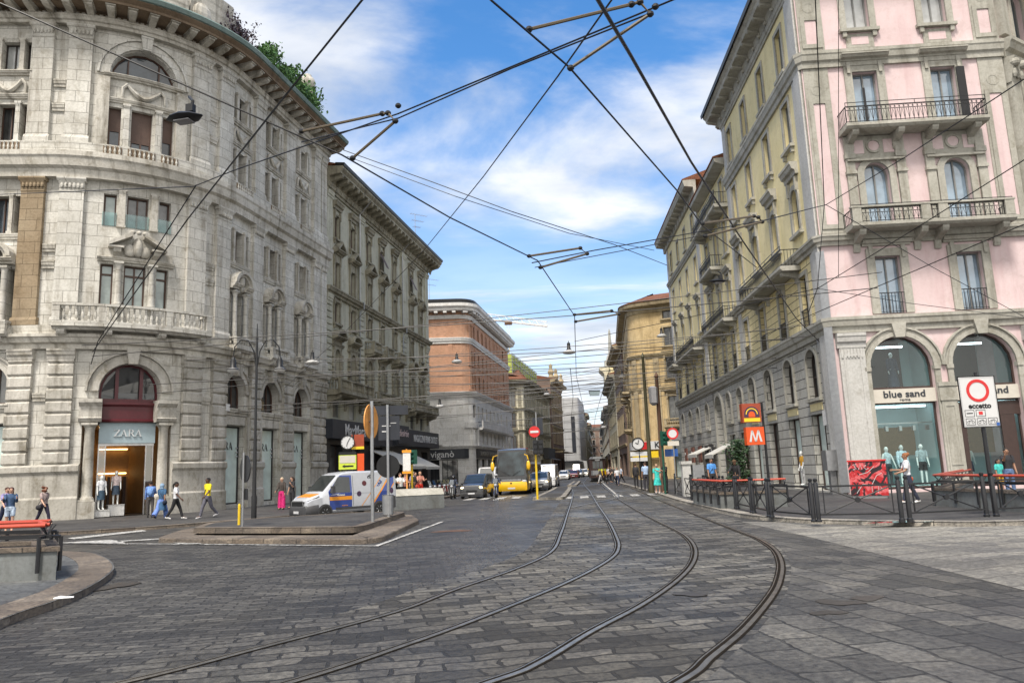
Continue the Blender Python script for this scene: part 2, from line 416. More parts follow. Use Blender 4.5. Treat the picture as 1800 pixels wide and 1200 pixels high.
masonry('yellow_stucco', (0.70, 0.61, 0.34), (0.78, 0.69, 0.42), (0.52, 0.45, 0.26), 0.5, grain=0.93, soot=0.35)
masonry('yellow_block', (0.68, 0.58, 0.31), (0.76, 0.66, 0.39), (0.50, 0.43, 0.24), 0.45, 4.0, 0.42, 0.022, (0.10, 0.09, 0.06), tone=0.0, grain=0.93, soot=0.35)
masonry('pink_stucco', (0.60, 0.475, 0.485), (0.67, 0.55, 0.56), (0.50, 0.33, 0.34), 0.5, grain=0.95, soot=0.3)
masonry('grey_stone', (0.335, 0.33, 0.29), (0.46, 0.45, 0.405), (0.15, 0.14, 0.115), 0.65)
masonry('grey_block', (0.40, 0.395, 0.365), (0.51, 0.505, 0.47), (0.20, 0.19, 0.165), 0.5, 3.7, 0.47, 0.024, (0.05, 0.05, 0.05), tone=0.25)
masonry('grey_pilaster', (0.45, 0.45, 0.435), (0.55, 0.55, 0.535), (0.30, 0.29, 0.27), 0.45, soot=0.4)
masonry('ochre_stucco', (0.50, 0.37, 0.19), (0.66, 0.52, 0.30), (0.22, 0.16, 0.085), 0.7)
masonry('ochre_trim', (0.36, 0.29, 0.18), (0.50, 0.42, 0.28), (0.14, 0.11, 0.07), 0.7)
masonry('brown_wall', (0.17, 0.12, 0.10), (0.27, 0.20, 0.165), (0.09, 0.065, 0.05), 0.6)
masonry('cream_wall', (0.60, 0.565, 0.44), (0.72, 0.69, 0.56), (0.25, 0.23, 0.17), 0.5)
masonry('far_grey', (0.33, 0.33, 0.31), (0.45, 0.45, 0.42), (0.2, 0.2, 0.18), 0.5)
masonry('granite_block', (0.125, 0.135, 0.137), (0.22, 0.235, 0.237), (0.12, 0.12, 0.11), 0.5)
masonry('roof_tile', (0.22, 0.085, 0.045), (0.32, 0.14, 0.08), (0.10, 0.05, 0.03), 0.4, 0.3, 0.12, 0.02)
masonry('copper_edge', (0.15, 0.21, 0.20), (0.22, 0.29, 0.275), (0.08, 0.10, 0.10), 0.5)
plain('iron', (0.018, 0.019, 0.021), 0.45, 0.3); plain('black_paint', (0.014, 0.015, 0.018), 0.38); plain('dark_frame', (0.035, 0.028, 0.024), 0.5)
plain('brown_frame', (0.075, 0.04, 0.028), 0.5); plain('white_frame', (0.55, 0.55, 0.54), 0.5); plain('grey_frame', (0.20, 0.205, 0.20), 0.5)
plain('brown_blind', (0.085, 0.05, 0.038), 0.6); plain('galv', (0.36, 0.37, 0.38), 0.42, 0.8); plain('steel', (0.5, 0.5, 0.5), 0.3, 1.0)
plain('rail_steel', (0.30, 0.275, 0.24), 0.36, 0.85, var=0.3); plain('rail_gap', (0.016, 0.013, 0.010), 0.95, spec=0.05); plain('rust', (0.10, 0.052, 0.03), 0.75)
plain('red_paint', (0.42, 0.06, 0.03), 0.4); plain('sign_red', (0.55, 0.025, 0.025), 0.4, var=0.03); plain('sign_white', (0.58, 0.59, 0.60), 0.4, var=0.03)
plain('sign_orange', (0.66, 0.085, 0.012), 0.4, var=0.05); plain('sign_brown', (0.30, 0.052, 0.02), 0.4); plain('sign_yellow', (0.80, 0.56, 0.02), 0.4, var=0.04)
plain('sign_purple', (0.05, 0.025, 0.06), 0.4); plain('sign_blue', (0.03, 0.11, 0.38), 0.4); plain('lime', (0.55, 0.66, 0.06), 0.5); plain('mirror_orange', (0.70, 0.31, 0.075), 0.45)
plain('burgundy', (0.085, 0.010, 0.016), 0.35); plain('zara_panel', (0.33, 0.42, 0.46), 0.35, var=0.05); plain('letter_silver', (0.6, 0.62, 0.63), 0.3, 0.6); plain('letter_dark', (0.03, 0.035, 0.045), 0.5)
plain('shop_navy', (0.022, 0.026, 0.036), 0.45, var=0.25, sc=2); plain('shop_dark', (0.03, 0.03, 0.032), 0.5); plain('shop_brown', (0.05, 0.03, 0.026), 0.5)
plain('pale_panel', (0.55, 0.52, 0.46), 0.5, var=0.05); plain('teal_panel', (0.44, 0.56, 0.57), 0.5, var=0.1, sc=0.8); plain('warm_wall', (0.22, 0.125, 0.05), 0.6); glassy('bus_glass', (0.02, 0.03, 0.035), var=0.9, ior=1.45); plain('dark_floor', (0.03, 0.028, 0.026), 0.4)
plain('awning', (0.50, 0.49, 0.45), 0.8); plain('awning_dark', (0.06, 0.062, 0.065), 0.8); plain('awning_brown', (0.17, 0.07, 0.05), 0.8); plain('green_net', (0.35, 0.42, 0.10), 0.9, var=0.4, sc=1.5)
plain('wrap_grey', (0.42, 0.43, 0.44), 0.8, var=0.1, sc=0.5); plain('tl_green', (0.012, 0.075, 0.05), 0.45); plain('yellow_pole', (0.70, 0.48, 0.02), 0.4)
plain('bronze', (0.20, 0.12, 0.05), 0.4, 0.6); plain('olive_pole', (0.05, 0.046, 0.02), 0.6); plain('cable', (0.008, 0.008, 0.009), 0.5); plain('insulator', (0.11, 0.085, 0.05), 0.5)
plain('lamp_white', (0.62, 0.62, 0.60), 0.35); plain('lens_grey', (0.25, 0.25, 0.26), 0.3)
glassy('pane_dark', (0.022, 0.024, 0.027)); glassy('pane_blue', (0.035, 0.05, 0.065)); glassy('pane_curtain', (0.30, 0.36, 0.35), var=0.3); glassy('pane_grey', (0.11, 0.115, 0.115)); glassy('pane_brown', (0.04, 0.022, 0.016))
glassy('pane_sky_painted', (0.20, 0.29, 0.38), var=0.3, ior=2.3); glassy('pane_white', (0.45, 0.47, 0.47), var=0.25); glassy('shop_teal', (0.60, 0.73, 0.71), var=0.15, ior=1.5); glassy('car_glass', (0.02, 0.026, 0.028), var=0.2); glassy('pane_skyblue', (0.06, 0.20, 0.36), var=0.2)  # the blue sky pane has its sky reflection painted into the base colour
clear_glass('glass'); clear_glass('glass_teal', (0.80, 0.93, 0.93), 0.04)
lamp_mat('lamp_warm', (1.0, 0.62, 0.25), 4.5); lamp_mat('lamp_cool', (0.85, 0.95, 1.0), 3.5); lamp_mat('headlight_on', (1.0, 0.78, 0.42), 3.0)
paving('road_stone', 0.40, 0.14, rad(-9), (0.044, 0.0445, 0.046), (0.142, 0.140, 0.135), mort=0.015, warp=0.12, ro=(0.34, 0.78), bd=0.035, polish=True)
paving('track_stone', 0.52, 0.25, rad(-12), (0.050, 0.049, 0.047), (0.205, 0.20, 0.186), mort=0.020, warp=0.17, ro=(0.34, 0.8), bd=0.035, seed=11.3)
paving('slab_stone', 0.72, 0.46, rad(80), (0.078, 0.077, 0.074), (0.160, 0.156, 0.147), mort=0.018, warp=0.10, ro=(0.4, 0.85), bd=0.03, seed=23.1)
paving('light_slab', 1.5, 0.62, rad(-23), (0.235, 0.232, 0.218), (0.305, 0.30, 0.28), mort=0.030, warp=0.0, mcol=(0.085, 0.08, 0.072), ro=(0.6, 0.9), bd=0.008, seed=5.0)
paving('pave_asphalt', 6.0, 4.0, 0.1, (0.062, 0.062, 0.066), (0.085, 0.085, 0.088), mort=0.0, warp=0.0, ro=(0.5, 0.9), bd=0.006, seed=3.0)
paving('kerb_stone', 1.1, 9.0, 0, (0.17, 0.14, 0.115), (0.26, 0.225, 0.19), mort=0.012, warp=0.0, ro=(0.6, 0.9), bd=0.012, seed=7.0)
paving('kerb_light', 1.3, 9.0, 0, (0.30, 0.285, 0.26), (0.40, 0.385, 0.355), mort=0.012, warp=0.0, ro=(0.6, 0.9), bd=0.012, seed=8.0)
def paint_mat(name, c):
    m, t, b = nodes(name); o = coord(t)
    f = ramp(t, noise(t, o, 7, 8, 0.75), 0.42, 0.60)
    t.links.new(mixc(t, f, (0.13, 0.13, 0.125), c), b.inputs['Base Color']); b.inputs['Roughness'].default_value = 0.75
    return m
paint_mat('road_paint', (0.62, 0.61, 0.58))
def leaf_mat(name, c1, c2):
    m, t, b = nodes(name); o = coord(t)
    t.links.new(mixc(t, ramp(t, noise(t, o, 3.0, 3), 0.35, 0.65), c1, c2), b.inputs['Base Color']); b.inputs['Roughness'].default_value = 0.6
    return m
leaf_mat('leaf_green', (0.025, 0.075, 0.015), (0.07, 0.17, 0.03)); leaf_mat('leaf_purple', (0.02, 0.013, 0.022), (0.055, 0.035, 0.05)); leaf_mat('leaf_dark', (0.012, 0.035, 0.012), (0.03, 0.07, 0.02))
# ------------------------------------------------------------------ ground
def struct(name, mb, mat, **k):
    o = mb.build(name, mat, **k); o['kind'] = 'structure'; return o
def crom(pts, n=8):
    P = [Vector(p) for p in pts]; out = []
    for i in range(len(P)-1):
        p0 = P[max(i-1, 0)]; p1 = P[i]; p2 = P[i+1]; p3 = P[min(i+2, len(P)-1)]
        for k in range(n):
            t = k/n
            out.append(0.5*((2*p1)+(p2-p0)*t+(2*p0-5*p1+4*p2-p3)*t*t+(-p0+3*p1-3*p2+p3)*t**3))
    out.append(P[-1]); return out
def flat(pts, z):
    mb = MB(); mb.face([(p[0], p[1], z) for p in pts]); return mb
mb = MB()
mb.face([(-900, -300, 0), (900, -300, 0), (900, 1500, 0), (-900, 1500, 0)])
struct('road', mb, MT['road_stone'])
# ------------------------------------------------------------------ pavements, kerbs, island, rails, markings
def ribbon(pts, prof, closed=False):
    # sweep a profile [(offset to the left, z)] along a plan polyline, with UVs in metres along it
    mb = MB(); P = [Vector((p[0], p[1])) for p in pts]; n = len(P); s_ = 0; rows = []
    for i, p in enumerate(P):
        a = P[i-1] if (i or closed) else P[0]; b = P[(i+1) % n] if (i < n-1 or closed) else P[-1]
        t1 = (p-a).normalized() if (p-a).length > 1e-6 else (b-p).normalized(); t2 = (b-p).normalized() if (b-p).length > 1e-6 else t1
        t = (t1+t2).normalized(); m = Vector((-t.y, t.x)); k = min(2.0, 1/max(0.3, t.dot(t2)))
        if i: s_ += (p-P[i-1]).length
        row = []
        for o, z in prof:
            q = p+m*o*k; row.append(mb.vt(q.x, q.y, z)); mb.uv[-1] = (s_, o+z*1.3)
        rows.append(row)
    for A, B in (zip(rows, rows[1:]+rows[:1]) if closed else zip(rows, rows[1:])):
        for j in range(len(prof)-1): mb.fi((A[j], B[j], B[j+1], A[j+1]))
    if not closed and len(prof) > 2: mb.fi(rows[0]); mb.fi(rows[-1][::-1])
    return mb
PV = 0.12      # pavement height
for k in ('kerb_stone', 'kerb_light'):   # joints follow the kerb
    t = MT[k].node_tree
    for nd in t.nodes:
        if nd.type == 'TEX_COORD':
            for l in list(t.links):
                if l.from_node == nd: so = l.to_socket; t.links.remove(l); t.links.new(nd.outputs['UV'], so)
lk = [gp(*p) for p in [(-160, 953), (95, 942), (165, 937), (250, 931), (350, 925), (430, 917)]]
lk = [Vector((-45, 25.5, 0)), Vector((-30, 26.6, 0)), Vector((-21, 27.4, 0)), Vector((-17.2, 27.9, 0)), Vector((-15.2, 28.7, 0)), Vector((-13.6, 29.7, 0)), Vector((-11.9, 31.6, 0)), Vector((-9.6, 34.6, 0)), Vector((-7.4, 37.6, 0)), Vector((-6.3, 41, 0)), Vector((-5.6, 47, 0)), Vector((-4.5, 54, 0)), Vector((-2.8, 62, 0)), Vector((-1.2, 71, 0)), Vector((2.2, 90, 0)), Vector((11, 140, 0)), Vector((38, 300, 0))]
lk = crom(lk, 4)
rk = [Vector((40, 17.0, 0)), Vector((20, 17.4, 0))]+[gp(*p) for p in [(1800, 924), (1650, 925), (1552, 924), (1445, 921), (1400, 919), (1322, 912), (1265, 901), (1190, 882)]]+[Vector((8.0, 45.4, 0)), Vector((9.0, 62, 0)), Vector((11.3, 90, 0)), Vector((18.5, 140, 0)), Vector((46, 300, 0))]
rk = crom(rk, 4)
ARCHG = None
def pavement(name, edge, extra, left, kerbmat, kw, surf='pave_asphalt'):
    sgn = 1 if left else -1
    pr = [(-0.0, -0.02), (0.015*sgn, PV-0.02), (0.03*sgn, PV), (kw*sgn, PV+0.002), (kw*sgn, PV-0.05)]
    struct('kerb', ribbon(edge, pr), MT[kerbmat])
    struct(name, flat([(p.x, p.y) for p in edge]+extra, PV-0.006), MT[surf])
pavement('pavement', lk, [(-400, 300), (-400, 25.5)], True, 'kerb_stone', 0.30)
pavement('pavement', rk, [(400, 300), (400, 17.0)], False, 'kerb_light', 0.38)
# the near corner pavement round the subway stair, broad brown kerb stones
nk = crom([gp(*p) for p in [(-260, 1230), (5, 1103), (87, 1073), (150, 1047), (188, 1022), (200, 1004), (180, 986), (130, 977)]]+[Vector((-15.2, 21.3, 0)), Vector((-26, 22.2, 0))], 5)
struct('kerb', ribbon(nk, [(0, -0.02), (0.01, PV-0.02), (0.035, PV), (0.62, PV+0.003), (0.62, PV-0.05)]), MT['kerb_stone'])
paving('near_paving', 1.2, 0.8, rad(12), (0.105, 0.115, 0.125), (0.15, 0.16, 0.17), mort=0.006, warp=0.0, ro=(0.5, 0.85), bd=0.006, seed=41.0)
struct('pavement', flat([(p.x, p.y) for p in nk]+[(-40, 22), (-40, 4)], PV-0.006), MT['near_paving'])
# traffic island in two kerb steps
i1 = [Vector(p) for p in [(-10.7, 22.9), (-9.2, 22.0), (-3.9, 19.7), (-3.55, 20.2), (-3.45, 26.9), (-4.2, 30.5), (-6.5, 31.4), (-10.9, 29.4), (-11.6, 26.8)]]
i2 = [Vector(p) for p in [(-10.3, 24.4), (-9.3, 24.0), (-4.75, 22.0), (-4.45, 22.5), (-4.3, 29.6), (-5.0, 30.3), (-6.6, 30.9), (-10.3, 28.9), (-10.9, 26.9)]]
def rnd(P, r=0.35):
    out = []
    for i, p in enumerate(P):
        a, b = P[i-1], P[(i+1) % len(P)]
        u = (a-p).normalized()*min(r, (a-p).length*0.4); v = (b-p).normalized()*min(r, (b-p).length*0.4)
        for k in range(5):
            t = k/4; out.append((p+u)*(1-t)**2+p*2*t*(1-t)+(p+v)*t*t)
    return out
i1r, i2r = rnd(i1), rnd(i2)
struct('traffic_island_step', ribbon(i1r, [(0, -0.02), (0.01, 0.11), (0.03, 0.135), (0.95, 0.14)], True), MT['kerb_stone'])
struct('traffic_island_kerb', ribbon(i2r, [(0, 0.12), (0.01, 0.27), (0.03, 0.29), (0.30, 0.295), (0.30, 0.25)], True), MT['kerb_stone'])
struct('traffic_island', flat(i2r, 0.285), MT['pave_asphalt'])
ISL = 0.285
# far refuge island beside the tram lane
fi_ = [Vector(p) for p in [(0.75, 43.2), (2.45, 42.4), (2.75, 44.0), (4.2, 60), (4.6, 66), (3.2, 66.5), (2.4, 58)]]
fr = rnd(fi_, 0.4)
struct('refuge_kerb', ribbon(fr, [(0, -0.02), (0.01, 0.12), (0.03, 0.14), (0.3, 0.145), (0.3, 0.1)], True), MT['kerb_light'])
struct('refuge_island', flat(fr, 0.135), MT['pave_asphalt'])
fi2 = rnd([Vector(p) for p in [(4.6, 72), (5.5, 71.5), (7.6, 92), (6.7, 92)]], 0.3)
struct('refuge_kerb', ribbon(fi2, [(0, -0.02), (0.01, 0.12), (0.03, 0.14), (0.3, 0.145), (0.3, 0.1)], True), MT['kerb_light'])
struct('refuge_island', flat(fi2, 0.135), MT['pave_asphalt'])
# tram rails
def EX(a, b):
    a, b = gp(*a).to_2d(), gp(*b).to_2d(); d_ = (a-b).normalized(); return [a+d_*5+Vector((-2.2, 0.6)), a+d_*2.2+Vector((-0.35, 0.1))]
RL = [
 EX((220, 1200), (450, 1141))+[gp(*p).to_2d() for p in [(220, 1200), (450, 1141), (694, 1076), (801, 1036), (908, 999), (969, 969), (985, 938), (995, 909), (1007, 867)]]+[(6.9, 96), (16.4, 180), (36, 330)],
 EX((511, 1200), (704, 1137))+[gp(*p).to_2d() for p in [(511, 1200), (704, 1137), (847, 1085), (1000, 1022), (1070, 984), (1086.5, 963), (1082, 942), (1067, 912), (1049, 885), (1037, 864)]]+[(8.35, 96), (17.9, 180), (37.5, 330)],
 EX((860, 1200), (950, 1164))+[gp(*p).to_2d() for p in [(860, 1200), (950, 1164), (1040, 1110), (1130, 1062), (1190, 1020), (1217, 990), (1221.5, 966), (1211, 948), (1190, 933), (1142, 909), (1100, 885), (1076, 867)]]+[(10.2, 96), (19.6, 180), (39.5, 330)],
 EX((1193, 1200), (1250, 1155))+[gp(*p).to_2d() for p in [(1193, 1200), (1250, 1155), (1310, 1104), (1355, 1050), (1370, 1020), (1373, 990), (1361, 966), (1334, 948), (1304, 936), (1250, 915), (1205, 897), (1160, 879)]]+[(8.4, 55), (11.7, 96), (21.1, 180), (41, 330)]]
RLC = [crom([Vector(p).to_2d() for p in r], 8) for r in RL]
# bed of bigger slabs between and round the rails
bed = [p+Vector((-0.55, 0.35)) for p in RLC[0]]+[p+Vector((0.8, -0.35)) for p in RLC[3]][::-1]
bed = [b for b in bed if b.y < 62]
struct('tram_bed_paving', flat(bed, 0.004), MT['track_stone'])
sl = [(p.x+0.13, p.y-0.07) for p in RLC[3] if -2.5 < p.y < 20][::-1]+[(2, -3), (14, -3), (14, 7.5), (6.3, 9.4), (6.35, 14.6), (6.4, 17.3), (6.3, 21.6)]
struct('stone_slab_paving', flat(sl, 0.008), MT['slab_stone'])
ls = [gp(1300, 917), gp(1420, 943.5), gp(1510, 966), gp(1650, 1001), gp(1800, 1038), Vector((8.5, 4.6, 0)), Vector((60, -8, 0)), Vector((60, 16.5, 0))]+[p for p in rk[:26]]
struct('light_stone_crossing', flat([(p.x, p.y) for p in ls], 0.012), MT['light_slab'])
rail_names = ['leftmost', 'second', 'third', 'rightmost']
rl_lab = ['steel tram rail on the outer left of the curve, farthest from the pink building', 'steel tram rail paired inside the outer left one, passing the yellow pole island', 'steel tram rail of the right-hand track, the one farther from the black fence', 'steel tram rail closest to the black fence and pale stone crossing']
for k, r in enumerate(RLC):
    r = [p for p in r if p.y > -2]
    o = ribbon(r, [(-0.066, 0.011), (-0.056, 0.0135), (0.076, 0.0135), (0.086, 0.011)]); t = thing('tram_rail', rl_lab[k], 'tram rail', (r[0].x, r[0].y, 0), 0, 'tram rails set in the paving')
    o.build('rail_recess', MT['rail_gap'], t, (r[0].x, r[0].y, 0))
    s_ = -1
    ribbon(r, [(-0.042, 0.010), (-0.040, 0.018), (0.010, 0.018), (0.012, 0.010)]).build('rail_head', MT['rail_steel'], t, (r[0].x, r[0].y, 0))
    ribbon(r, [(0.052, 0.010), (0.053, 0.016), (0.066, 0.016), (0.067, 0.010)]).build('rail_lip', MT['rail_steel'], t, (r[0].x, r[0].y, 0))
# crossing-over points far up the street
for a, b in (((3.9, 43.5), (6.2, 47.5)), ((2.3, 39.5), (5.6, 44))):
    pass
xo = crom([Vector((2.3, 33.5)), Vector((3.3, 36.3)), Vector((4.6, 39.5)), Vector((5.6, 43.0)), Vector((6.1, 47.5))], 6)
tag(ribbon(xo, [(-0.06, 0.016), (-0.05, 0.024), (0.05, 0.024), (0.06, 0.016)]).build('tram_rail', MT['rail_steel']), 'short tram rail curving across between the two tracks by the zebra stripes', 'tram rail', 'tram rails set in the paving')
# painted markings
mk = MB()
def stripe(pts, z=0.018, m=mk): m.face([(p[0], p[1], z) for p in pts])
def line(P, wd, z=0.018, m=mk):
    P = [Vector(p) for p in P]
    o = ribbon(P, [(-wd/2, z), (wd/2, z)])
    b0 = len(m.v); m.v += o.v; m.uv += o.uv; m.f += [[i+b0 for i in f] for f in o.f]; m.mi += o.mi
line([(-16.6, 25.6), gp(90, 955).to_2d(), gp(360, 957).to_2d(), gp(662, 960).to_2d(), gp(778, 917).to_2d()], 0.13)
for q in ([(118, 946), (250, 931.5), (258, 933.5), (130, 948)], [(90, 955), (195, 949), (213, 951.5), (225, 957)], [(282, 949), (312, 947), (360, 957), (322, 958)], [(90, 985), (100, 983), (127, 990), (92, 993)], [(205, 951), (360, 942), (362, 943.5), (210, 952.5)]):
    stripe([gp(*p) for p in q])
# zebra crossing across the street
for k in range(15):
    u = -3.4+k*0.98
    if 0.5 < u+0.2 < 2.6: continue
    yb = 43.2 if u > 0.6 else 46.5-0.1*u
    stripe([(u, yb), (u+0.5, yb), (u+0.75, yb+3.1), (u+0.25, yb+3.1)])
line([(3.25, 47.4), (6.0, 47.2)], 0.25); line([(6.0, 47.2), (7.3, 62), (9.6, 88)], 0.14)
line([(-3.3, 51.5), (0.4, 49.5)], 0.3)
struct('road_markings', mk, MT['road_paint'])
# wet and stained places
def blob(c, rx, ry, z, n=22, seed=0):
    rr = random.Random(seed); ph = [rr.uniform(0, 6.28) for _ in range(3)]
    return [(c[0]+rx*math.cos(t)*(1+0.22*math.sin(2*t+ph[0])+0.15*math.sin(3*t+ph[1])+0.1*math.sin(5*t+ph[2])), c[1]+ry*math.sin(t)*(1+0.22*math.sin(2*t+ph[0])+0.15*math.sin(3*t+ph[1])+0.1*math.sin(5*t+ph[2])), z) for t in [2*PI*i/n for i in range(n)]]
m_, t_, b_ = nodes('puddle'); b_.inputs['Base Color'].default_value = (0.02, 0.018, 0.017, 1); b_.inputs['Roughness'].default_value = 0.03
pm = MB()
for i, (px, py, a, b) in enumerate([(1570, 917, 0.7, 0.18), (1612, 917, 0.35, 0.10)]):
    g = gp(px, py, PV); pm.face(blob(g, a, b, PV+0.003, seed=i))
struct('puddle_water', pm, MT['puddle'])
mh = MB(); g = gp(795, 933); mh.face(blob(g, 0.48, 0.4, 0.006, 24, 3)[::1]); struct('manhole_surface', mh, MT['rust'])

plain('road_stain', (0.045, 0.040, 0.036), 0.4, var=0.3, sc=4)
for i, (px, py, a, b) in enumerate(((1475, 1060, 0.30, 0.22), (1455, 1078, 0.22, 0.16), (1525, 1052, 0.26, 0.2), (1215, 1045, 0.3, 0.18), (205, 1030, 0.35, 0.5))):
    g = gp(px, py); sm = MB(); sm.face(blob(g, a*0.8, b*0.8, 0.0145, 30, 50+i)); struct('road_stain_surface', sm, MT['road_stain'])
# ------------------------------------------------------------------ facade kit
def O(mid, w, z0, z1, rise=0.0, rev=0.28, **k):
    return dict(s0=mid-w/2, s1=mid+w/2, z0=z0, z1=z1, rise=rise, rev=rev, **k)
def outline(s0, s1, z0, z1, rise=0.0, n=10):
    p = [(s0, z0), (s1, z0)]
    if rise <= 0: return p+[(s1, z1), (s0, z1)]
    c, h, zs = (s0+s1)/2, (s1-s0)/2, z1-rise
    return p+[(c+h*math.cos(PI*k/n), zs+rise*math.sin(PI*k/n)) for k in range(n+1)]
def oline(o, g=0.0):
    r = o['rise']
    return outline(o['s0']-g, o['s1']+g, o['z0']-g, o['z1']+g, r+g if r > 0 else 0)
def wall(mb, s0, s1, z0, z1, ops, d=0.0):
    ops = [o for o in ops if o['s0'] > s0-1e-3 and o['s1'] < s1+1e-3 and o['z0'] > z0-1e-3 and o['z1'] < z1+1e-3]
    A = set(mb.st(s0, s1)); B = {z0, z1}
    for o in ops: A |= {o['s0'], o['s1']}; B |= {o['z0'], o['z1']}
    def uq(x):
        r = []
        for e in sorted(x):
            if not r or e-r[-1] > 1e-4: r.append(e)
        return r
    A, B = uq(A), uq(B)
    for j in range(len(B)-1):
        zm = (B[j]+B[j+1])/2; run = None
        for i in range(len(A)-1):
            sm = (A[i]+A[i+1])/2
            if any(o['s0'] < sm < o['s1'] and o['z0'] < zm < o['z1'] for o in ops): continue
            mb.face([(A[i], d, B[j]), (A[i+1], d, B[j]), (A[i+1], d, B[j+1]), (A[i], d, B[j+1])])
    for o in ops:
        L_ = oline(o)
        if o['rise'] > 0:
            arc = L_[2:]; h = len(arc)//2
            for k in range(h): mb.face([(o['s1'], d, o['z1']), (arc[k+1][0], d, arc[k+1][1]), (arc[k][0], d, arc[k][1])])
            for k in range(h, len(arc)-1): mb.face([(o['s0'], d, o['z1']), (arc[k+1][0], d, arc[k+1][1]), (arc[k][0], d, arc[k][1])])
        n = len(L_)
        for k in range(n):
            a, b = L_[k], L_[(k+1) % n]
            mb.face([(a[0], d, a[1]), (b[0], d, b[1]), (b[0], d-o['rev'], b[1]), (a[0], d-o['rev'], a[1])])
def corn(z0, z1, d1, d0=0.0, steps=((0.0, 0.30), (0.32, 0.36), (0.42, 0.72), (0.72, 0.86), (0.80, 1.0), (1.0, 1.0))):
    p = [(-0.05, z0)]+[(d0+(d1-d0)*f, z0+(z1-z0)*h) for h, f in steps]
    return p+[(-0.05, z1)]
class Bld:
    def __init__(s, name, label, cat, T, base, rng=0):
        s.T = T; s.root = thing(name, label, cat, base); s.off = tuple(base); s.r = random.Random(rng)
    def mb(s): return MB(s.T)
    def part(s, name, mb, mat, parent=None, smooth=None):
        m = [MT[x] for x in mat] if isinstance(mat, (list, tuple)) else MT[mat]
        return mb.build(name, m, parent or s.root, s.off, smooth)
    def body(s, s0, s1, z1, depth, ops, mat, z0=0.0, roof=None, d=0.0, name='wall', e0=True, e1=True):
        mb = s.mb(); wall(mb, s0, s1, z0, z1, ops, d)
        if e0: mb.face([(s0, d, z0), (s0, d, z1), (s0, -depth, z1), (s0, -depth, z0)])
        if e1: mb.face([(s1, d, z0), (s1, d, z1), (s1, -depth, z1), (s1, -depth, z0)])
        ss = mb.st(s0, s1)
        for a, b in zip(ss, ss[1:]):
            mb.face([(a, -depth, z0), (b, -depth, z0), (b, -depth, z1), (a, -depth, z1)])
            mb.face([(a, d, z1), (b, d, z1), (b, -depth, z1), (a, -depth, z1)])
        return s.part(name, mb, mat)
    def cornice(s, s0, s1, z0, z1, d1, mat, d0=0.03, name='cornice', **k):
        mb = s.mb(); mb.sweep(s0, s1, corn(z0, z1, d1, d0, **k)); return s.part(name, mb, mat)
    def win(s, o, frame='dark_frame', panes=('pane_dark',), mull=1, trans=0.0, fw=0.07, d=0.0, name='window', sur=None, surw=0.18, surd=0.07, sill=0.0, hood=None, blind=0.0, blindm='brown_blind', rail=None, wings=False):
        dd = d-o['rev']; f = s.mb()
        f.ring(oline(o), oline(o, -fw), dd-0.02, dd+0.07)
        zs = o['z1']-o['rise']
        for k in range(mull):
            c = o['s0']+(o['s1']-o['s0'])*(k+1)/(mull+1); f.box(c-fw*0.5, c+fw*0.5, dd-0.02, dd+0.065, o['z0']+fw, o['z1']-fw)
        if trans: f.box(o['s0']+fw, o['s1']-fw, dd-0.02, dd+0.06, trans-fw*0.6, trans+fw*0.6)
        w_ = s.part(name, f, frame)
        p = s.mb(); L_ = oline(o); p.face([(q, dd, z) for q, z in L_])
        if sum(len(mb_) for mb_ in [panes]) and panes[0]: s.part('pane', p, s.r.choice(panes), w_)
        if blind:
            b = s.mb(); b.box(o['s0']+fw, o['s1']-fw, dd+0.03, dd+0.055, o['z1']-(o['z1']-o['z0'])*blind, o['z1']-fw*0.5); s.part('roller_blind', b, blindm, w_)
        if sur:
            g = s.mb(); out = oline(o, surw); inn = oline(o)
            out[0] = (out[0][0], o['z0']); out[1] = (out[1][0], o['z0'])
            g.ring(out, inn, d-0.02, d+surd)
            if sill: g.box(o['s0']-surw-0.08, o['s1']+surw+0.08, d-0.01, d+surd+sill, o['z0']-0.16, o['z0']-0.003)
            if sill > 0.12:
                for q in (o['s0']-surw*0.5, o['s1']+surw*0.5): g.box(q-0.09, q+0.09, d-0.01, d+surd+sill*0.6, o['z0']-0.42, o['z0']-0.163)
            s.part('window_surround', g, sur, w_)
            if hood:
                c, hw, z = (o['s0']+o['s1'])/2, (o['s1']-o['s0'])/2+surw+0.16, o['z1']+surw
                h = s.mb()
                if hood[0] == 'flat': h.sweep(c-hw, c+hw, corn(z+hood[1]*0.35, z+hood[1], hood[2], d+0.04))
                else:
                    h.box(c-hw+0.1, c+hw-0.1, d-0.01, d+0.10, z+0.004, z+hood[1]*0.28)
                    h.sweep(c-hw, c+hw, corn(z+hood[1]*0.28, z+hood[1]*0.48, hood[2], d+0.05))
                    zb = z+hood[1]*0.484
                    if hood[0] == 'tri':
                        tp = [(c-hw, zb), (c+hw, zb), (c+hw, zb+0.1), (c, z+hood[1]), (c-hw, zb+0.1)]; ti = [(c-hw+0.2, zb+0.03), (c+hw-0.2, zb+0.03), (c+hw-0.2, zb+0.05), (c, z+hood[1]-0.16), (c-hw+0.2, zb+0.05)]
                    else:
                        n = 10; hh = z+hood[1]-zb
                        tp = [(c-hw*math.cos(PI*k/n), zb+hh*math.sin(PI*k/n)) for k in range(n, -1, -1)]
                        ti = [(c-(hw-0.2)*math.cos(PI*k/n), zb+0.02+(hh-0.18)*math.sin(PI*k/n)) for k in range(n, -1, -1)]
                    h.prism(ti, d-0.01, d+0.06); h.ring(tp, ti, d-0.01, hood[2]-0.02)
                for q in (o['s0']-surw*0.45, o['s1']+surw*0.45):
                    h.prism([(q-0.09, z+hood[1]*0.28), (q-0.07, z-0.45), (q+0.07, z-0.45), (q+0.09, z+hood[1]*0.28)], d-0.01, d+0.17)
                s.part('window_hood', h, sur, w_)
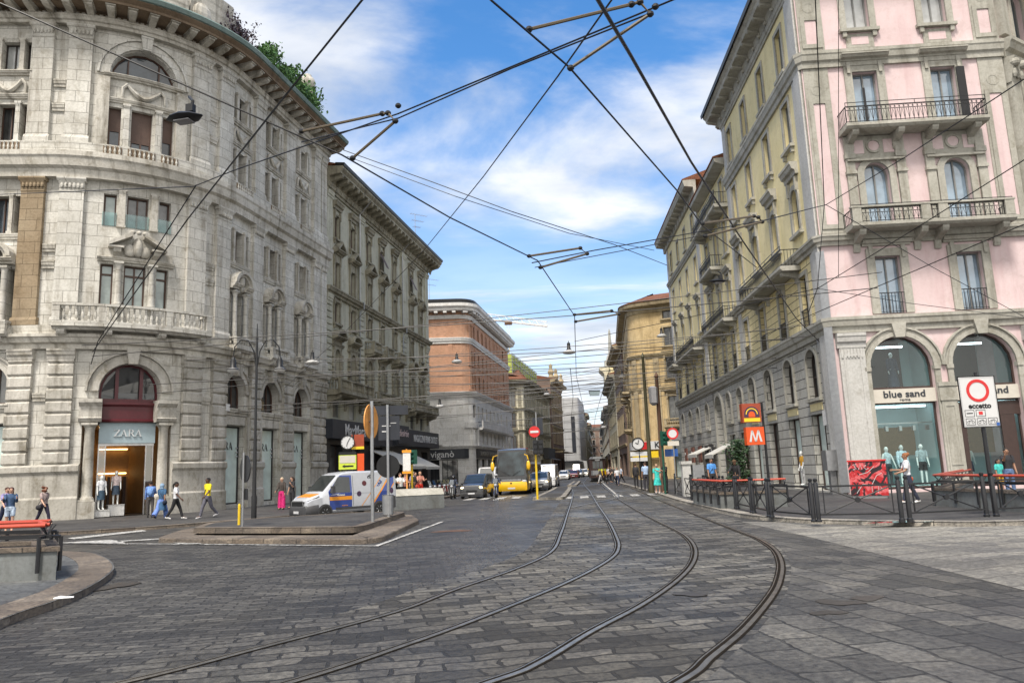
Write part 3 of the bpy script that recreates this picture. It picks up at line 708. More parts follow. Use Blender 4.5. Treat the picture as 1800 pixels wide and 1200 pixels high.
        if rail:
            r = s.mb(); iron_rail(r, o['s0']-0.02, o['s1']+0.02, d+0.06, o['z0'], o['z0']+rail, step=0.13); s.part('window_railing', r, 'iron', w_)
        return w_
def bar(mb, a, b, w_=0.02):
    mb.tube([a, b], w_/2, 4)
def iron_rail(mb, s0, s1, d, z0, z1, step=0.14, fancy=False, w_=0.022):
    mb.box(s0, s1, d-0.025, d+0.025, z1-0.035, z1); mb.box(s0, s1, d-0.012, d+0.012, z0+0.06, z0+0.085)
    n = max(2, int((s1-s0)/step))
    for k in range(n+1):
        q = s0+(s1-s0)*k/n; mb.box(q-w_/2, q+w_/2, d-w_/2, d+w_/2, z0, z1-0.035)
    if fancy:
        mb.box(s0, s1, d-0.012, d+0.012, z1-0.22, z1-0.20)
        for k in range(n):
            a, b = s0+(s1-s0)*k/n, s0+(s1-s0)*(k+1)/n; c = (a+b)/2; r = (b-a)*0.42
            zm = z1-0.12
            R_ = [(c+r*math.cos(t), d, zm+min(r, 0.08)*math.sin(t)) for t in [2*PI*i/6 for i in range(6)]]
            mb.tube(R_, 0.007, 3, True)
            for (p, q) in (((a, z0+0.1), (c, z1-0.24)), ((b, z0+0.1), (c, z1-0.24))): mb.tube([(p[0], d, p[1]), (q[0], d, q[1])], 0.008, 3)
BALP = [(0.055, 0), (0.06, 0.06), (0.035, 0.10), (0.072, 0.34), (0.06, 0.5), (0.03, 0.74), (0.05, 0.82), (0.055, 1.0)]
def balusters(mb, s0, s1, d, z0, z1, step=0.24, sc=1.0):
    n = max(1, int((s1-s0)/step))
    for k in range(n):
        q = s0+(s1-s0)*(k+0.5)/n
        mb.lathe([(r*sc, z0+(z1-z0)*h) for r, h in BALP], (q, d, 0), 6)
def console(mb, c, w_, d1, z0, z1, d=0.0):
    # scrolled bracket under a slab: side profile in (d, z), swept over its width
    pr = [(d-0.02, z0), (d+0.10, z0), (d+0.16, z0+(z1-z0)*0.25), (d+0.14, z0+(z1-z0)*0.45), (d+d1*0.6, z0+(z1-z0)*0.62), (d+d1*0.92, z0+(z1-z0)*0.7), (d+d1, z0+(z1-z0)*0.85), (d+d1, z1), (d-0.02, z1)]
    mb.sweep(c-w_/2, c+w_/2, pr)
def stone_balcony(B, s0, s1, z0, z1, dep, mat, cons, ped=(), conz=0.75, nm='balcony', step=0.24, z2=None):
    sl = B.mb(); sl.sweep(s0, s1, [(-0.02, z0), (dep*0.8, z0), (dep*0.86, z0+0.08), (dep, z0+0.14), (dep, z0+0.30), (-0.02, z0+0.30)])
    b = B.part(nm, sl, mat)
    zb = z0+0.30
    r = B.mb(); dm = dep-0.14
    r.box(s0+0.03, s1-0.03, dm-0.1, dm+0.1, zb+0.003, zb+0.12); r.box(s0+0.02, s1-0.02, dm-0.13, dm+0.13, z1-0.12, z1)
    ps = [s0+0.17]+[p for p in ped]+[s1-0.17]
    for p in ps: r.box(p-0.15, p+0.15, dm-0.11, dm+0.11, zb+0.12, z1-0.12)
    for a, c in zip(ps, ps[1:]): balusters(r, a+0.17, c-0.17, dm, zb+0.12, z1-0.12, step)
    for sd in (s0+0.1, s1-0.1):
        r.box(sd-0.08, sd+0.08, 0, dm-0.13, zb+0.003, zb+0.12); r.box(sd-0.1, sd+0.1, 0, dm-0.13, z1-0.12, z1)
        for q in np.arange(0.12, dm-0.2, 0.22): r.lathe([(rr, zb+0.12+(z1-zb-0.24)*h) for rr, h in BALP], (sd, float(q), 0), 6)
    B.part('balustrade', r, mat, b)
    for q in cons: c = B.mb(); console(c, q, 0.34, dep*0.86, z0-conz, z0-0.003); B.part('balcony_bracket', c, mat, b)
    return b
def iron_balcony(B, s0, s1, z0, z1, dep, mat, cons, fancy=True, conz=0.6, stone_posts=()):
    sl = B.mb(); sl.sweep(s0, s1, [(-0.02, z0), (dep*0.9, z0), (dep, z0+0.1), (dep, z0+0.24), (-0.02, z0+0.24)])
    b = B.part('balcony', sl, mat); r = B.mb(); zb = z0+0.245
    iron_rail(r, s0+0.05, s1-0.05, dep-0.09, zb, z1, 0.2 if fancy else 0.14, fancy)
    for q in (s0+0.06, s1-0.06):
        r.box(q-0.02, q+0.02, 0, dep-0.1, z1-0.035, z1); r.box(q-0.01, q+0.01, 0, dep-0.1, zb+0.06, zb+0.085)
        for e in np.arange(0.08, dep-0.15, 0.16): r.box(q-0.01, q+0.01, float(e)-0.01, float(e)+0.01, zb, z1-0.04)
    if fancy:   # upper hand bar on stays
        r.box(s0+0.05, s1-0.05, dep-0.1, dep-0.08, z1+0.16, z1+0.19)
        for q in np.linspace(s0+0.06, s1-0.06, max(3, int((s1-s0)/1.2))): r.box(float(q)-0.01, float(q)+0.01, dep-0.1, dep-0.08, z1, z1+0.16)
    B.part('balcony_railing', r, 'iron', b)
    if stone_posts:
        g = B.mb()
        for p in stone_posts: g.box(p-0.2, p+0.2, dep-0.2, dep+0.01, zb, z1+0.02)
        g.box(s0, s1, dep-0.22, dep+0.03, z1+0.023, z1+0.10); B.part('balustrade', g, mat, b)
    for q in cons: c = B.mb(); console(c, q, 0.28, dep*0.86, z0-conz, z0-0.003); B.part('balcony_bracket', c, mat, b)
    return b
def facade_frame(T, s, d, z):
    # matrix with x along the facade, y outward, z up at a facade point
    h = T.heading(s); M = Matrix(((math.cos(h), math.sin(h), 0, 0), (math.sin(h), -math.cos(h), 0, 0), (0, 0, 1, 0), (0, 0, 0, 1)))
    return Matrix.Translation(Vector(T(s, d, z))) @ M
def lettering(txt, mat, M, size, parent=None, ext=0.012, font_sx=1.0, bold=0.0, align='CENTER', name='lettering', shear=0.0, space=1.0):
    # M: x along the reading direction, z up, y towards the reader; text as real, slightly raised letters
    cu = bpy.data.curves.new(name, 'FONT'); cu.body = txt; cu.size = size; cu.extrude = ext; cu.align_x = align; cu.align_y = 'CENTER'
    cu.offset = bold; cu.shear = shear; cu.space_character = space; cu.resolution_u = 2
    o = bpy.data.objects.new(name, cu); COL.objects.link(o)
    X = M.to_3x3(); x = X.col[0].normalized(); z = X.col[2].normalized(); n = x.cross(z)   # font plane normal, towards the reader is -n? keep right handed
    R_ = Matrix((x*font_sx, z, x.cross(z))).transposed()
    dg = bpy.context.evaluated_depsgraph_get(); me = bpy.data.meshes.new_from_object(o.evaluated_get(dg)); bpy.data.objects.remove(o); bpy.data.curves.remove(cu)
    me.transform(Matrix.Translation(M.translation) @ R_.to_4x4())
    if parent is not None:
        me.transform(Matrix.Translation(parent['_off'] if False else Vector((0, 0, 0))))
    me.materials.clear(); me.materials.append(MT[mat])
    q = bpy.data.objects.new(name, me); COL.objects.link(q)
    return q
def fac_text(B, txt, mat, s, d, z, size, parent=None, **k):
    # letters on a facade, reading along +s
    h = B.T.heading(s)
    M = Matrix(((math.cos(h), math.sin(h), 0, 0), (math.sin(h), -math.cos(h), 0, 0), (0, 0, 1, 0), (0, 0, 0, 1)))
    p = Vector(B.T(s, d, z)) - Vector(B.off)
    o = lettering(txt, mat, Matrix.Translation(p) @ M, size, **k)
    o.parent = parent or B.root
    return o
# didone capitals for the clothes shop: polygons in a unit-high box
DID = {'Z': (0.86, [[(0.04, 1), (0.82, 1), (0.82, 0.95), (0.10, 0.95)], [(0.04, 1), (0.10, 0.95), (0.08, 0.74), (0.04, 0.74)], [(0.62, 0.95), (0.82, 0.95), (0.24, 0.05), (0.02, 0.05)], [(0.02, 0.05), (0.84, 0.05), (0.84, 0), (0.02, 0)], [(0.84, 0.05), (0.78, 0.05), (0.80, 0.28), (0.84, 0.28)]]),
       'A': (0.98, [[(0.46, 1), (0.52, 1), (0.14, 0.03), (0.09, 0.03)], [(0.40, 0.93), (0.52, 1), (0.90, 0.03), (0.70, 0.03)], [(0.24, 0.36), (0.62, 0.36), (0.63, 0.32), (0.22, 0.32)], [(0.0, 0.03), (0.24, 0.03), (0.24, 0), (0, 0)], [(0.60, 0.03), (0.98, 0.03), (0.98, 0), (0.60, 0)]]),
       'R': (0.94, [[(0.12, 0.97), (0.30, 0.97), (0.30, 0.03), (0.12, 0.03)], [(0.03, 1), (0.55, 1), (0.55, 0.96), (0.03, 0.96)], [(0.03, 0.03), (0.40, 0.03), (0.40, 0), (0.03, 0)], [(0.55, 1), (0.72, 0.93), (0.78, 0.75), (0.60, 0.75), (0.56, 0.90), (0.48, 0.96)], [(0.78, 0.75), (0.72, 0.56), (0.55, 0.49), (0.48, 0.53), (0.57, 0.60), (0.60, 0.75)], [(0.30, 0.53), (0.52, 0.53), (0.52, 0.49), (0.30, 0.49)], [(0.40, 0.50), (0.60, 0.50), (0.92, 0.03), (0.70, 0.03)], [(0.70, 0.03), (0.96, 0.03), (0.96, 0), (0.70, 0)]])}
def didone(B, txt, mat, s, d, z, h, parent, th=0.03):
    wtot = sum(DID[c][0]*h for c in txt)+0.03*h*(len(txt)-1); x = s-wtot/2; mb = B.mb()
    for c in txt:
        for P in DID[c][1]: mb.prism([(x+p[0]*h, z+p[1]*h) for p in P], d, d+th)
        x += (DID[c][0]+0.03)*h
    return B.part('lettering', mb, mat, parent)
# ------------------------------------------------------------------ 1. marble corner palace with the clothes shop
ARC = 8.5*rad(74)
ZP = Path((-24.5-26*math.cos(rad(5)), 38.2-26*math.sin(rad(5))), 5, [('l', 26), ('a', 8.5, 74), ('l', 14)], -26-ARC/2)
Z1 = 18.2; ZA = -24.0; CX = -0.93
Zb = Bld('corner_palace', 'white marble corner palace with curved front, clothes shop below and roof terrace plants', 'building', ZP, ZP(CX, 0, 0), 3)
def arch_deco(B, c, r, zs, w_, d1, mat, d0=-0.01, parent=None, key=True, name='arch_moulding'):
    m = B.mb(); n = 14
    for a, b, dd in ((0.0, 0.45, d1), (0.47, 0.80, d1*0.6), (0.82, 1.0, d1*1.25)):
        out = [(c+(r+w_*b)*math.cos(PI*k/n), zs+(r+w_*b)*math.sin(PI*k/n)) for k in range(n+1)]; inn = [(c+(r+w_*a)*math.cos(PI*k/n), zs+(r+w_*a)*math.sin(PI*k/n)) for k in range(n+1)]
        for k in range(n):
            m.prism([out[k], out[k+1], inn[k+1], inn[k]], d0, dd)
    if key: m.prism([(c-0.20, zs+r-0.08), (c+0.20, zs+r-0.08), (c+0.32, zs+r+w_+0.15), (c-0.32, zs+r+w_+0.15)], d0, d1*2.4)
    return B.part(name, m, mat, parent)
RB = [5.85, 10.0, 14.25]; LB = [2*CX-x for x in RB]
PAIR = [(1.7, 2.85), (3.6, 4.75)]; PAIR += [(2*CX-b, 2*CX-a) for a, b in PAIR]
SING = [(7.35, 8.55), (11.5, 12.8), (15.9, 17.0), (17.2, 18.1)]; SING += [(2*CX-b, 2*CX-a) for a, b in SING[:3]]
LIGHTS = [(-2.34, 0.62), (-0.97, 1.08), (0.43, 0.64)]
zops = []
door_rect = O(-0.925, 4.3, 0.05, 4.95, 0, 0.6); door_arch = O(CX+0.02, 3.0, 4.95, 8.05, 1.5, 0.55)
zops += [door_rect, door_arch]
W_ = {}
for lv, (a, b) in {'p': (11.1, 13.4), 't': (15.5, 17.3), 'f': (20.05, 22.35)}.items():
    for c, ww in LIGHTS:
        o = O(c, ww, a, b, 0, 0.32); zops.append(o); W_.setdefault(lv, []).append(o)
lun = O(CX, 3.5, 24.25, 25.95, 1.68, 0.5); zops.append(lun)
for c in RB+LB:
    zops += [O(c, 2.25, 0.35, 4.95, 0, 0.4, k='shop'), O(c, 2.2, 6.0, 8.0, 1.1, 0.5, k='arch')]
    for k, dw, hw in (('m', 0, 1.0), ('l', -0.92, 0.48), ('r', 0.92, 0.48)):
        zops += [O(c+dw, hw, 10.0, 13.0, 0, 0.6, k='p'+k), O(c+dw*1.04, hw, 14.95, 17.0, 0, 0.5, k='t'+k), O(c+dw, hw, 19.85, 22.2, 0, 0.5, k='f'+k), O(c+dw, hw, 24.2, 25.85, 0, 0.4, k='u'+k)]
Zb.body(ZA, Z1, 28.3, 7.4, zops, 'zara_stone')
# plinth, courses, entablatures (each a swept moulding following the curve)
def plinth_runs():
    edges = sorted([(o['s0'], o['s1']) for o in zops if o.get('k') == 'shop' or o is door_rect]); x = ZA; out = []
    for a, b in edges: out.append((x, a)); x = b
    out.append((x, Z1)); return out
for a, b in plinth_runs():
    if b-a > 0.1:
        mb = Zb.mb(); mb.sweep(a, b, [(0, 0.05), (0.34, 0.05), (0.34, 1.15), (0.27, 1.25), (0.27, 2.35), (0.38, 2.5), (0.38, 2.75), (0.2, 2.85), (0, 2.85)]); Zb.part('plinth', mb, 'zara_rustic')
Zb.cornice(ZA, Z1, 8.72, 9.45, 0.62, 'zara_trim', 0.10); Zb.cornice(ZA, Z1, 9.45, 9.95, 0.30, 'zara_trim', 0.26, 'string_course')
Zb.cornice(ZA, Z1, 17.95, 19.3, 0.75, 'zara_trim', 0.24); Zb.cornice(ZA, Z1, 19.32, 19.95, 0.40, 'zara_stone', 0.36, 'string_course')
Zb.cornice(ZA, Z1, 26.85, 27.35, 0.55, 'zara_trim', 0.26)
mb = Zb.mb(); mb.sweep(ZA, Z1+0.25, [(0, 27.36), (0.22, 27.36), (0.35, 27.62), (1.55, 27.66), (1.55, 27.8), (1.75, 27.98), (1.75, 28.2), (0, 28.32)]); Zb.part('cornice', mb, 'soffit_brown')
mb = Zb.mb(); mb.sweep(ZA, Z1+0.27, [(1.70, 28.0), (1.85, 28.05), (1.92, 28.28), (1.86, 28.38), (1.2, 28.42), (1.2, 28.34), (1.70, 28.2)]); Zb.part('gutter', mb, 'copper_edge')
q = ZA+0.4; k = 0
while q < Z1:
    mb = Zb.mb(); mb.sweep(q-0.16, q+0.16, [(0.1, 27.0), (0.28, 27.05), (0.34, 27.2), (0.5, 27.3), (1.2, 27.42), (1.36, 27.5), (1.4, 27.655), (0.1, 27.655)]); mb.box(q-0.22, q+0.22, 0.36, 1.48, 27.60, 27.657)
    Zb.part('modillion', mb, 'zara_trim'); q += 0.95
mb = Zb.mb()   # dentil course
q = ZA
while q < Z1: mb.box(q, q+0.16, 0.2, 0.42, 27.365, 27.5); q += 0.28
Zb.part('dentil_course', mb, 'zara_trim')
# roof parapet and attic blocks
mb = Zb.mb(); mb.sweep(ZA, Z1, [(-0.2, 28.33), (-0.2, 29.2), (-0.5, 29.2), (-0.5, 28.33)]); Zb.part('parapet', mb, 'zara_trim')
mb = Zb.mb()
for a, b, h in ((1.3, 4.9, 30.6), (1.9, 4.3, 31.3), (-6.7, -3.2, 30.6), (-3.0, 1.2, 30.0)): mb.sweep(a, b, corn(28.34, h, 0.35, 0.12))
mb.ball((2.0, 0.35, 29.5), (0.6, 0.25, 0.75)); Zb.part('attic_block', mb, 'zara_trim')
# pilasters of the three orders
def pil_rust(a, b):
    m = Zb.mb(); z = 2.86
    m.box(a+0.05, b-0.05, 0, 0.16, 2.86, 8.7)
    while z < 8.0: m.sweep(a, b, [(0.02, z+0.03), (0.20, z+0.03), (0.26, z+0.10), (0.26, z+0.53), (0.20, z+0.60), (0.02, z+0.60)]); z += 0.64
    m.sweep(a-0.05, b+0.05, corn(8.2, 8.7, 0.42, 0.22)); return Zb.part('pilaster', m, 'zara_rustic')
def pil_plain(a, b, z0, z1, mat='zara_stone', dd=0.22):
    m = Zb.mb(); m.sweep(a-0.07, b+0.07, [(0, z0), (dd+0.09, z0), (dd+0.09, z0+0.25), (dd+0.02, z0+0.42), (0, z0+0.42)])
    m.sweep(a, b, [(0, z0+0.42), (dd, z0+0.42), (dd, z1-0.75), (0, z1-0.75)])
    m.sweep(a-0.03, b+0.03, [(0, z1-0.75), (dd+0.03, z1-0.75), (dd+0.03, z1-0.68), (0, z1-0.68)])
    m.sweep(a-0.02, b+0.02, [(0, z1-0.68), (dd, z1-0.66), (dd+0.05, z1-0.4), (dd+0.14, z1-0.2), (0, z1-0.2)])
    for q in np.arange(a+0.12, b-0.05, 0.19): m.ball((float(q), dd+0.07, z1-0.42), (0.085, 0.06, 0.16), 6, 4)
    m.sweep(a-0.1, b+0.1, [(0, z1-0.2), (dd+0.14, z1-0.2), (dd+0.2, z1-0.08), (dd+0.2, z1), (0, z1)])
    return Zb.part('pilaster', m, mat)
for i, (a, b) in enumerate(PAIR+SING):
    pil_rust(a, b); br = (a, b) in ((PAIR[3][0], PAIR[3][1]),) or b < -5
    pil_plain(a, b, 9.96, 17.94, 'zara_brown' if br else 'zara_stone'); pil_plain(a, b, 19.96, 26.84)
# small panelled niches between the paired pilasters
for a in (2.92, 2*CX-3.53):
    for z in (6.05, 13.0, 13.9, 21.8, 23.2): m = Zb.mb(); m.sweep(a, a+0.61, corn(z, z+0.42, 0.17, 0.05)); Zb.part('panel_moulding', m, 'zara_trim')
# piano nobile, upper and fourth floor lights of the middle bay
for lv in 'ptf':
    for i, o in enumerate(W_[lv]):
        bl = 0.0
        if lv == 'f': bl = (0.58, 0.80, 0.62)[i]
        Zb.win(o, 'brown_frame', ('pane_blue',) if lv == 'f' else (('pane_curtain',) if lv == 'p' else ('pane_grey', 'pane_curtain')), mull=1 if i == 1 else 0, trans=o['z1']-0.55 if lv == 'p' else 0, fw=0.08, blind=bl)
    if lv == 't':
        for o in W_[lv]:
            g = Zb.mb(); g.box(o['s0']-0.03, o['s1']+0.03, 0.02, 0.035, o['z0'], o['z0']+0.75); Zb.part('glass_guard', g, 'glass_teal')
def col(B, c, d, z0, z1, r, mat='zara_stone', cap=0.35, parent=None, nm='column'):
    m = B.mb(); h = z1-z0
    m.box(c-r*1.35, c+r*1.35, d-r*1.35, d+r*1.35, z0, z0+0.10)
    m.lathe([(r*1.3, z0+0.1), (r*1.3, z0+0.16), (r*1.05, z0+0.24), (r, z0+0.3), (r*0.86, z1-cap), (r*0.95, z1-cap+0.05), (r*0.9, z1-cap+0.08), (r*1.25, z1-0.12)], (c, d, 0), 14)
    m.box(c-r*1.35, c+r*1.35, d-r*1.35, d+r*1.35, z1-0.12, z1); return B.part(nm, m, mat, parent, 40)
def sqpil(B, c, w_, d0, d1, z0, z1, mat):
    m = B.mb(); m.box(c-w_/2, c+w_/2, d0, d1, z0+0.12, z1-0.3); m.box(c-w_/2-0.04, c+w_/2+0.04, d0, d1+0.04, z0, z0+0.12); m.box(c-w_/2-0.05, c+w_/2+0.05, d0, d1+0.06, z1-0.12, z1); m.sweep(c-w_/2, c+w_/2, [(d0, z1-0.3), (d1, z1-0.3), (d1+0.06, z1-0.12), (d0, z1-0.12)]); return B.part('column', m, mat)
for c in (-1.77, -0.16):
    col(Zb, c, 0.16, 11.0, 13.5, 0.17); sqpil(Zb, c, 0.34, -0.02, 0.16, 15.45, 17.6, 'zara_trim'); sqpil(Zb, c, 0.30, -0.02, 0.18, 19.98, 22.55, 'zara_stone')
# pediment with cartouche over the middle light, friezes beside it
m = Zb.mb(); m.sweep(-2.8, 1.0, corn(13.52, 13.75, 0.26, 0.1)); m.sweep(-2.75, 0.9, [(0, 13.76), (0.12, 13.76), (0.12, 14.2), (0, 14.2)])
for sg in (-1, 1):
    P = [(CX+sg*1.35, 14.3), (CX+sg*1.35, 14.5), (CX+sg*0.28, 15.15), (CX+sg*0.28, 14.9)]; m.prism(P, 0, 0.62)
    m.box(CX+sg*1.02-0.36, CX+sg*1.02+0.36, 0, 0.55, 14.22, 14.32); console(m, CX+sg*0.95, 0.36, 0.45, 13.5, 14.22)
m.ball((CX, 0.3, 14.35), (0.26, 0.22, 0.55)); m.ball((CX-0.35, 0.22, 14.15), (0.3, 0.18, 0.35)); m.ball((CX+0.35, 0.22, 14.15), (0.3, 0.18, 0.35))
for q in (-0.28, 0, 0.28): m.ball((CX+q, 0.5, 15.12), 0.13, 8, 5)
Zb.part('pediment', m, 'zara_trim', smooth=40)
def garland(c, wd, z, parent=None):
    m = Zb.mb(); n = 12
    pts = [(c-wd/2+wd*k/n, 0.12, z-0.55*math.sin(PI*k/n)**0.8+0.12*abs(math.cos(PI*k/n))) for k in range(n+1)]
    m.tube(pts, [0.07+0.08*math.sin(PI*k/n) for k in range(n+1)], 6)
    for sg in (-1, 1): m.tube([(c+sg*wd/2, 0.12, z+0.15), (c+sg*(wd/2+0.22), 0.12, z-0.1), (c+sg*(wd/2+0.24), 0.1, z-0.6)], [0.1, 0.09, 0.05], 6)
    return Zb.part('garland', m, 'zara_trim', parent, 50)
garland(CX, 1.7, 23.6)
m = Zb.mb(); m.sweep(-2.9, 1.0, corn(22.6, 22.85, 0.2, 0.05)); Zb.part('string_course', m, 'zara_trim'); m = Zb.mb(); m.sweep(-2.95, 1.1, corn(24.0, 24.22, 0.34, 0.08)); Zb.part('string_course', m, 'zara_trim')
for sg in (-1, 1): m = Zb.mb(); m.box(CX+sg*2.0-0.3, CX+sg*2.0+0.3, 0, 0.25, 20.0, 23.99); Zb.part('pilaster_strip', m, 'zara_trim')
arch_deco(Zb, CX, 1.75, 24.27, 0.62, 0.16, 'zara_stone')
Zb.win(lun, 'brown_frame', ('pane_blue',), mull=0, fw=0.09)
m = Zb.mb()
for q in (-0.85, 0.85): m.box(CX+q-0.04, CX+q+0.04, -0.52, -0.42, 24.3, 25.8)
Zb.part('glazing_bar', m, 'brown_frame')
# balustrade panels below the fourth floor lights
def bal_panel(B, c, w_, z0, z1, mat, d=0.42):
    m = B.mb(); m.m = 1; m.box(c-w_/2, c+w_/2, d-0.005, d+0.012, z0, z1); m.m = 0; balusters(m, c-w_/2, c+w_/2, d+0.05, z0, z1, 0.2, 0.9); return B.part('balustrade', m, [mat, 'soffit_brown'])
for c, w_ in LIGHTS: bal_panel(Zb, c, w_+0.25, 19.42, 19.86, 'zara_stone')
# big balcony of the middle bay
stone_balcony(Zb, -4.4, 2.72, 9.62, 10.95, 1.15, 'zara_stone', (-4.05, -2.1, 0.25, 2.35), (-2.35, 0.5), 0.75)
# side bays
for j, c in enumerate(RB+LB):
    ops = {o['k']: o for o in zops if o.get('k') and abs((o['s0']+o['s1'])/2-c) < 1.2}
    Zb.win(ops['shop'], 'shop_dark', ('shop_teal',), mull=0, fw=0.09)
    if j < 3:
        w_ = kids(Zb.root)[-1]; didone(Zb, 'ZARA', 'letter_dark', c-0.35, -0.385, 3.55, 0.46, None, 0.01)
        m = Zb.mb()
        for z in (3.15, 3.4, 3.65): m.ball((c+0.75, -0.25, z), 0.07, 8, 5)
        Zb.part('spotlight', m, 'steel')
    Zb.win(ops['arch'], 'brown_frame', ('pane_grey', 'pane_dark'), mull=2, fw=0.08)
    arch_deco(Zb, c, 1.1, 6.9, 0.5, 0.15, 'zara_rustic')
    m = Zb.mb(); m.sweep(c-1.25, c+1.25, corn(5.55, 5.95, 0.3, 0.06)); m.sweep(c-1.3, c+1.3, [(0, 5.0), (0.10, 5.0), (0.10, 5.5), (0, 5.5)])
    for sg in (-1, 1): m.box(c+sg*1.32-0.14, c+sg*1.32+0.14, 0, 0.18, 2.86, 5.54)
    Zb.part('shop_surround', m, 'zara_trim')
    for pre, fr, pn in (('p', 'brown_frame', ('pane_dark', 'pane_curtain')), ('t', 'brown_frame', ('pane_dark', 'pane_blue')), ('f', 'brown_frame', ('pane_dark',)), ('u', 'dark_frame', ('pane_blue', 'pane_white'))):
        for k in 'lmr': Zb.win(ops[pre+k], fr, pn, mull=1 if k == 'm' else 0, fw=0.06, trans=(ops[pre+k]['z1']-0.5) if pre == 'p' else 0, blind=0.45 if pre == 'f' and k != 'm' else 0.0)
    for sg in (-0.585, 0.585):
        col(Zb, c+sg, 0.22, 9.98, 13.1, 0.16); sqpil(Zb, c+sg, 0.2, -0.02, 0.12, 14.9, 17.1, 'zara_trim'); sqpil(Zb, c+sg, 0.24, -0.02, 0.16, 19.98, 22.3, 'zara_stone'); sqpil(Zb, c+sg, 0.24, -0.02, 0.16, 24.1, 26.0, 'zara_trim')
    # segmental pediment on consoles
    m = Zb.mb(); n = 10; R0, zc = 1.0, 13.55
    for a, b, dd in ((0.78, 1.0, 0.62), (0.6, 0.76, 0.48)):
        for k in range(n):
            t0, t1 = PI*k/n, PI*(k+1)/n
            m.prism([(c+R0*b*math.cos(t0), zc+0.85*b*math.sin(t0)), (c+R0*b*math.cos(t1), zc+0.85*b*math.sin(t1)), (c+R0*a*math.cos(t1), zc+0.85*a*math.sin(t1)), (c+R0*a*math.cos(t0), zc+0.85*a*math.sin(t0))], 0, dd)
    m.sweep(c-1.05, c-0.3, corn(13.2, 13.52, 0.6, 0.3)); m.sweep(c+0.3, c+1.05, corn(13.2, 13.52, 0.6, 0.3)); m.ball((c, 0.3, 13.75), (0.24, 0.2, 0.42)); m.ball((c, 0.2, 13.35), (0.45, 0.2, 0.25))
    Zb.part('pediment', m, 'zara_trim', smooth=40)
    garland(c, 1.3, 23.45)
    for a_, b_, d_ in ((22.5, 22.75, 0.2), (23.85, 24.1, 0.26), (14.6, 14.9, 0.16)): m = Zb.mb(); m.sweep(c-1.2, c+1.2, corn(a_, b_, d_, 0.05)); Zb.part('string_course', m, 'zara_trim')
    bal_panel(Zb, c, 1.9, 19.42, 19.86, 'zara_stone')
    stone_balcony(Zb, c-1.15, c+1.15, 9.3, 10.15, 0.85, 'zara_stone', (c-0.75, c+0.75), (), 0.7)
# the shop door
arch_deco(Zb, CX+0.02, 1.5, 6.55, 0.62, 0.2, 'zara_rustic')
for c in (-2.72, 0.86):
    col(Zb, c, -0.12, 0.95, 4.92, 0.27, 'zara_trim'); m = Zb.mb(); m.box(c-0.42, c+0.42, -0.5, 0.3, 0.05, 0.94); Zb.part('column_pedestal', m, 'zara_rustic')
    m = Zb.mb(); m.sweep(c-0.5, c+0.52, [(-0.5, 4.96), (0.2, 4.96), (0.3, 5.15), (0.22, 5.2), (0.22, 5.75), (0.4, 5.95), (0.4, 6.12), (-0.5, 6.12)]); Zb.part('impost_block', m, 'zara_rustic')
m = Zb.mb(); m.box(-2.3, 0.5, -0.45, -0.30, 3.87, 4.94); sg = Zb.part('shop_sign', m, 'zara_panel'); didone(Zb, 'ZARA', 'letter_silver', -0.9, -0.30, 4.22, 0.36, sg, 0.05)
m = Zb.mb(); m.sweep(-2.28, 0.48, [(-0.5, 4.96), (-0.26, 4.96), (-0.2, 5.05), (-0.32, 5.12), (-0.32, 5.78), (-0.2, 5.9), (-0.2, 6.0), (-0.5, 6.0)]); Zb.part('fascia', m, 'burgundy')
wa = dict(door_arch); wa['z0'] = 6.02; Zb.win(wa, 'burgundy', ('pane_dark',), mull=0, fw=0.12)
m = Zb.mb()
for q in (-0.62, 0.62): m.box(CX+q-0.09, CX+q+0.09, -0.56, -0.42, 6.1, 7.95)
m.box(CX-1.4, CX+1.4, -0.56, -0.43, 6.02, 6.2); Zb.part('glazing_bar', m, 'burgundy')
m = Zb.mb(); T0, T1 = -3.05, 1.2
for f in ([(T0, -5, 0.14), (T1, -5, 0.14), (T1, -5, 4.9), (T0, -5, 4.9)], [(T0, -0.61, 0.14), (T0, -5, 0.14), (T0, -5, 4.9), (T0, -0.61, 4.9)], [(T1, -0.61, 0.14), (T1, -5, 0.14), (T1, -5, 4.9), (T1, -0.61, 4.9)], [(T0, -0.61, 4.89), (T1, -0.61, 4.89), (T1, -5, 4.89), (T0, -5, 4.89)]): m.face(f)
si = Zb.part('shop_interior', m, 'warm_wall')
m = Zb.mb(); m.face([(T0, -0.55, 0.15), (T1, -0.55, 0.15), (T1, -5, 0.15), (T0, -5, 0.15)]); Zb.part('shop_floor', m, 'dark_floor', si)
m = Zb.mb(); m.box(-2.6, 0.8, -4.95, -4.85, 2.35, 2.42); m.box(-2.6, 0.8, -4.9, -4.8, 3.72, 3.78); m.box(-2.4, 0.6, -2.2, -2.1, 4.8, 4.86); Zb.part('lamp_strip', m, 'lamp_warm', si)
m = Zb.mb()
for a, b in ((-2.2, -1.7), (-1.5, -1.25), (0.1, 0.42)): m.box(a, b, -4.6, -4.3, 0.15, 2.2)
Zb.part('clothes_rail', m, 'shop_brown', si)
m = Zb.mb()
for q in (-2.28, -1.95, 0.08, 0.45): m.box(q-0.03, q+0.03, -0.5, -0.42, 0.15, 3.85)
m.box(-2.3, 0.5, -0.5, -0.42, 3.75, 3.86); Zb.part('door_frame', m, 'steel')
m = Zb.mb(); m.face([(-2.28, -0.46, 0.15), (-1.95, -0.46, 0.15), (-1.95, -0.46, 3.75), (-2.28, -0.46, 3.75)]); Zb.part('door_glass', m, 'glass'); m = Zb.mb(); m.face([(0.08, -0.46, 0.15), (0.45, -0.46, 0.15), (0.45, -0.46, 3.75), (0.08, -0.46, 3.75)]); Zb.part('door_glass', m, 'glass')
for q in (3.0, 2.0):
    pass
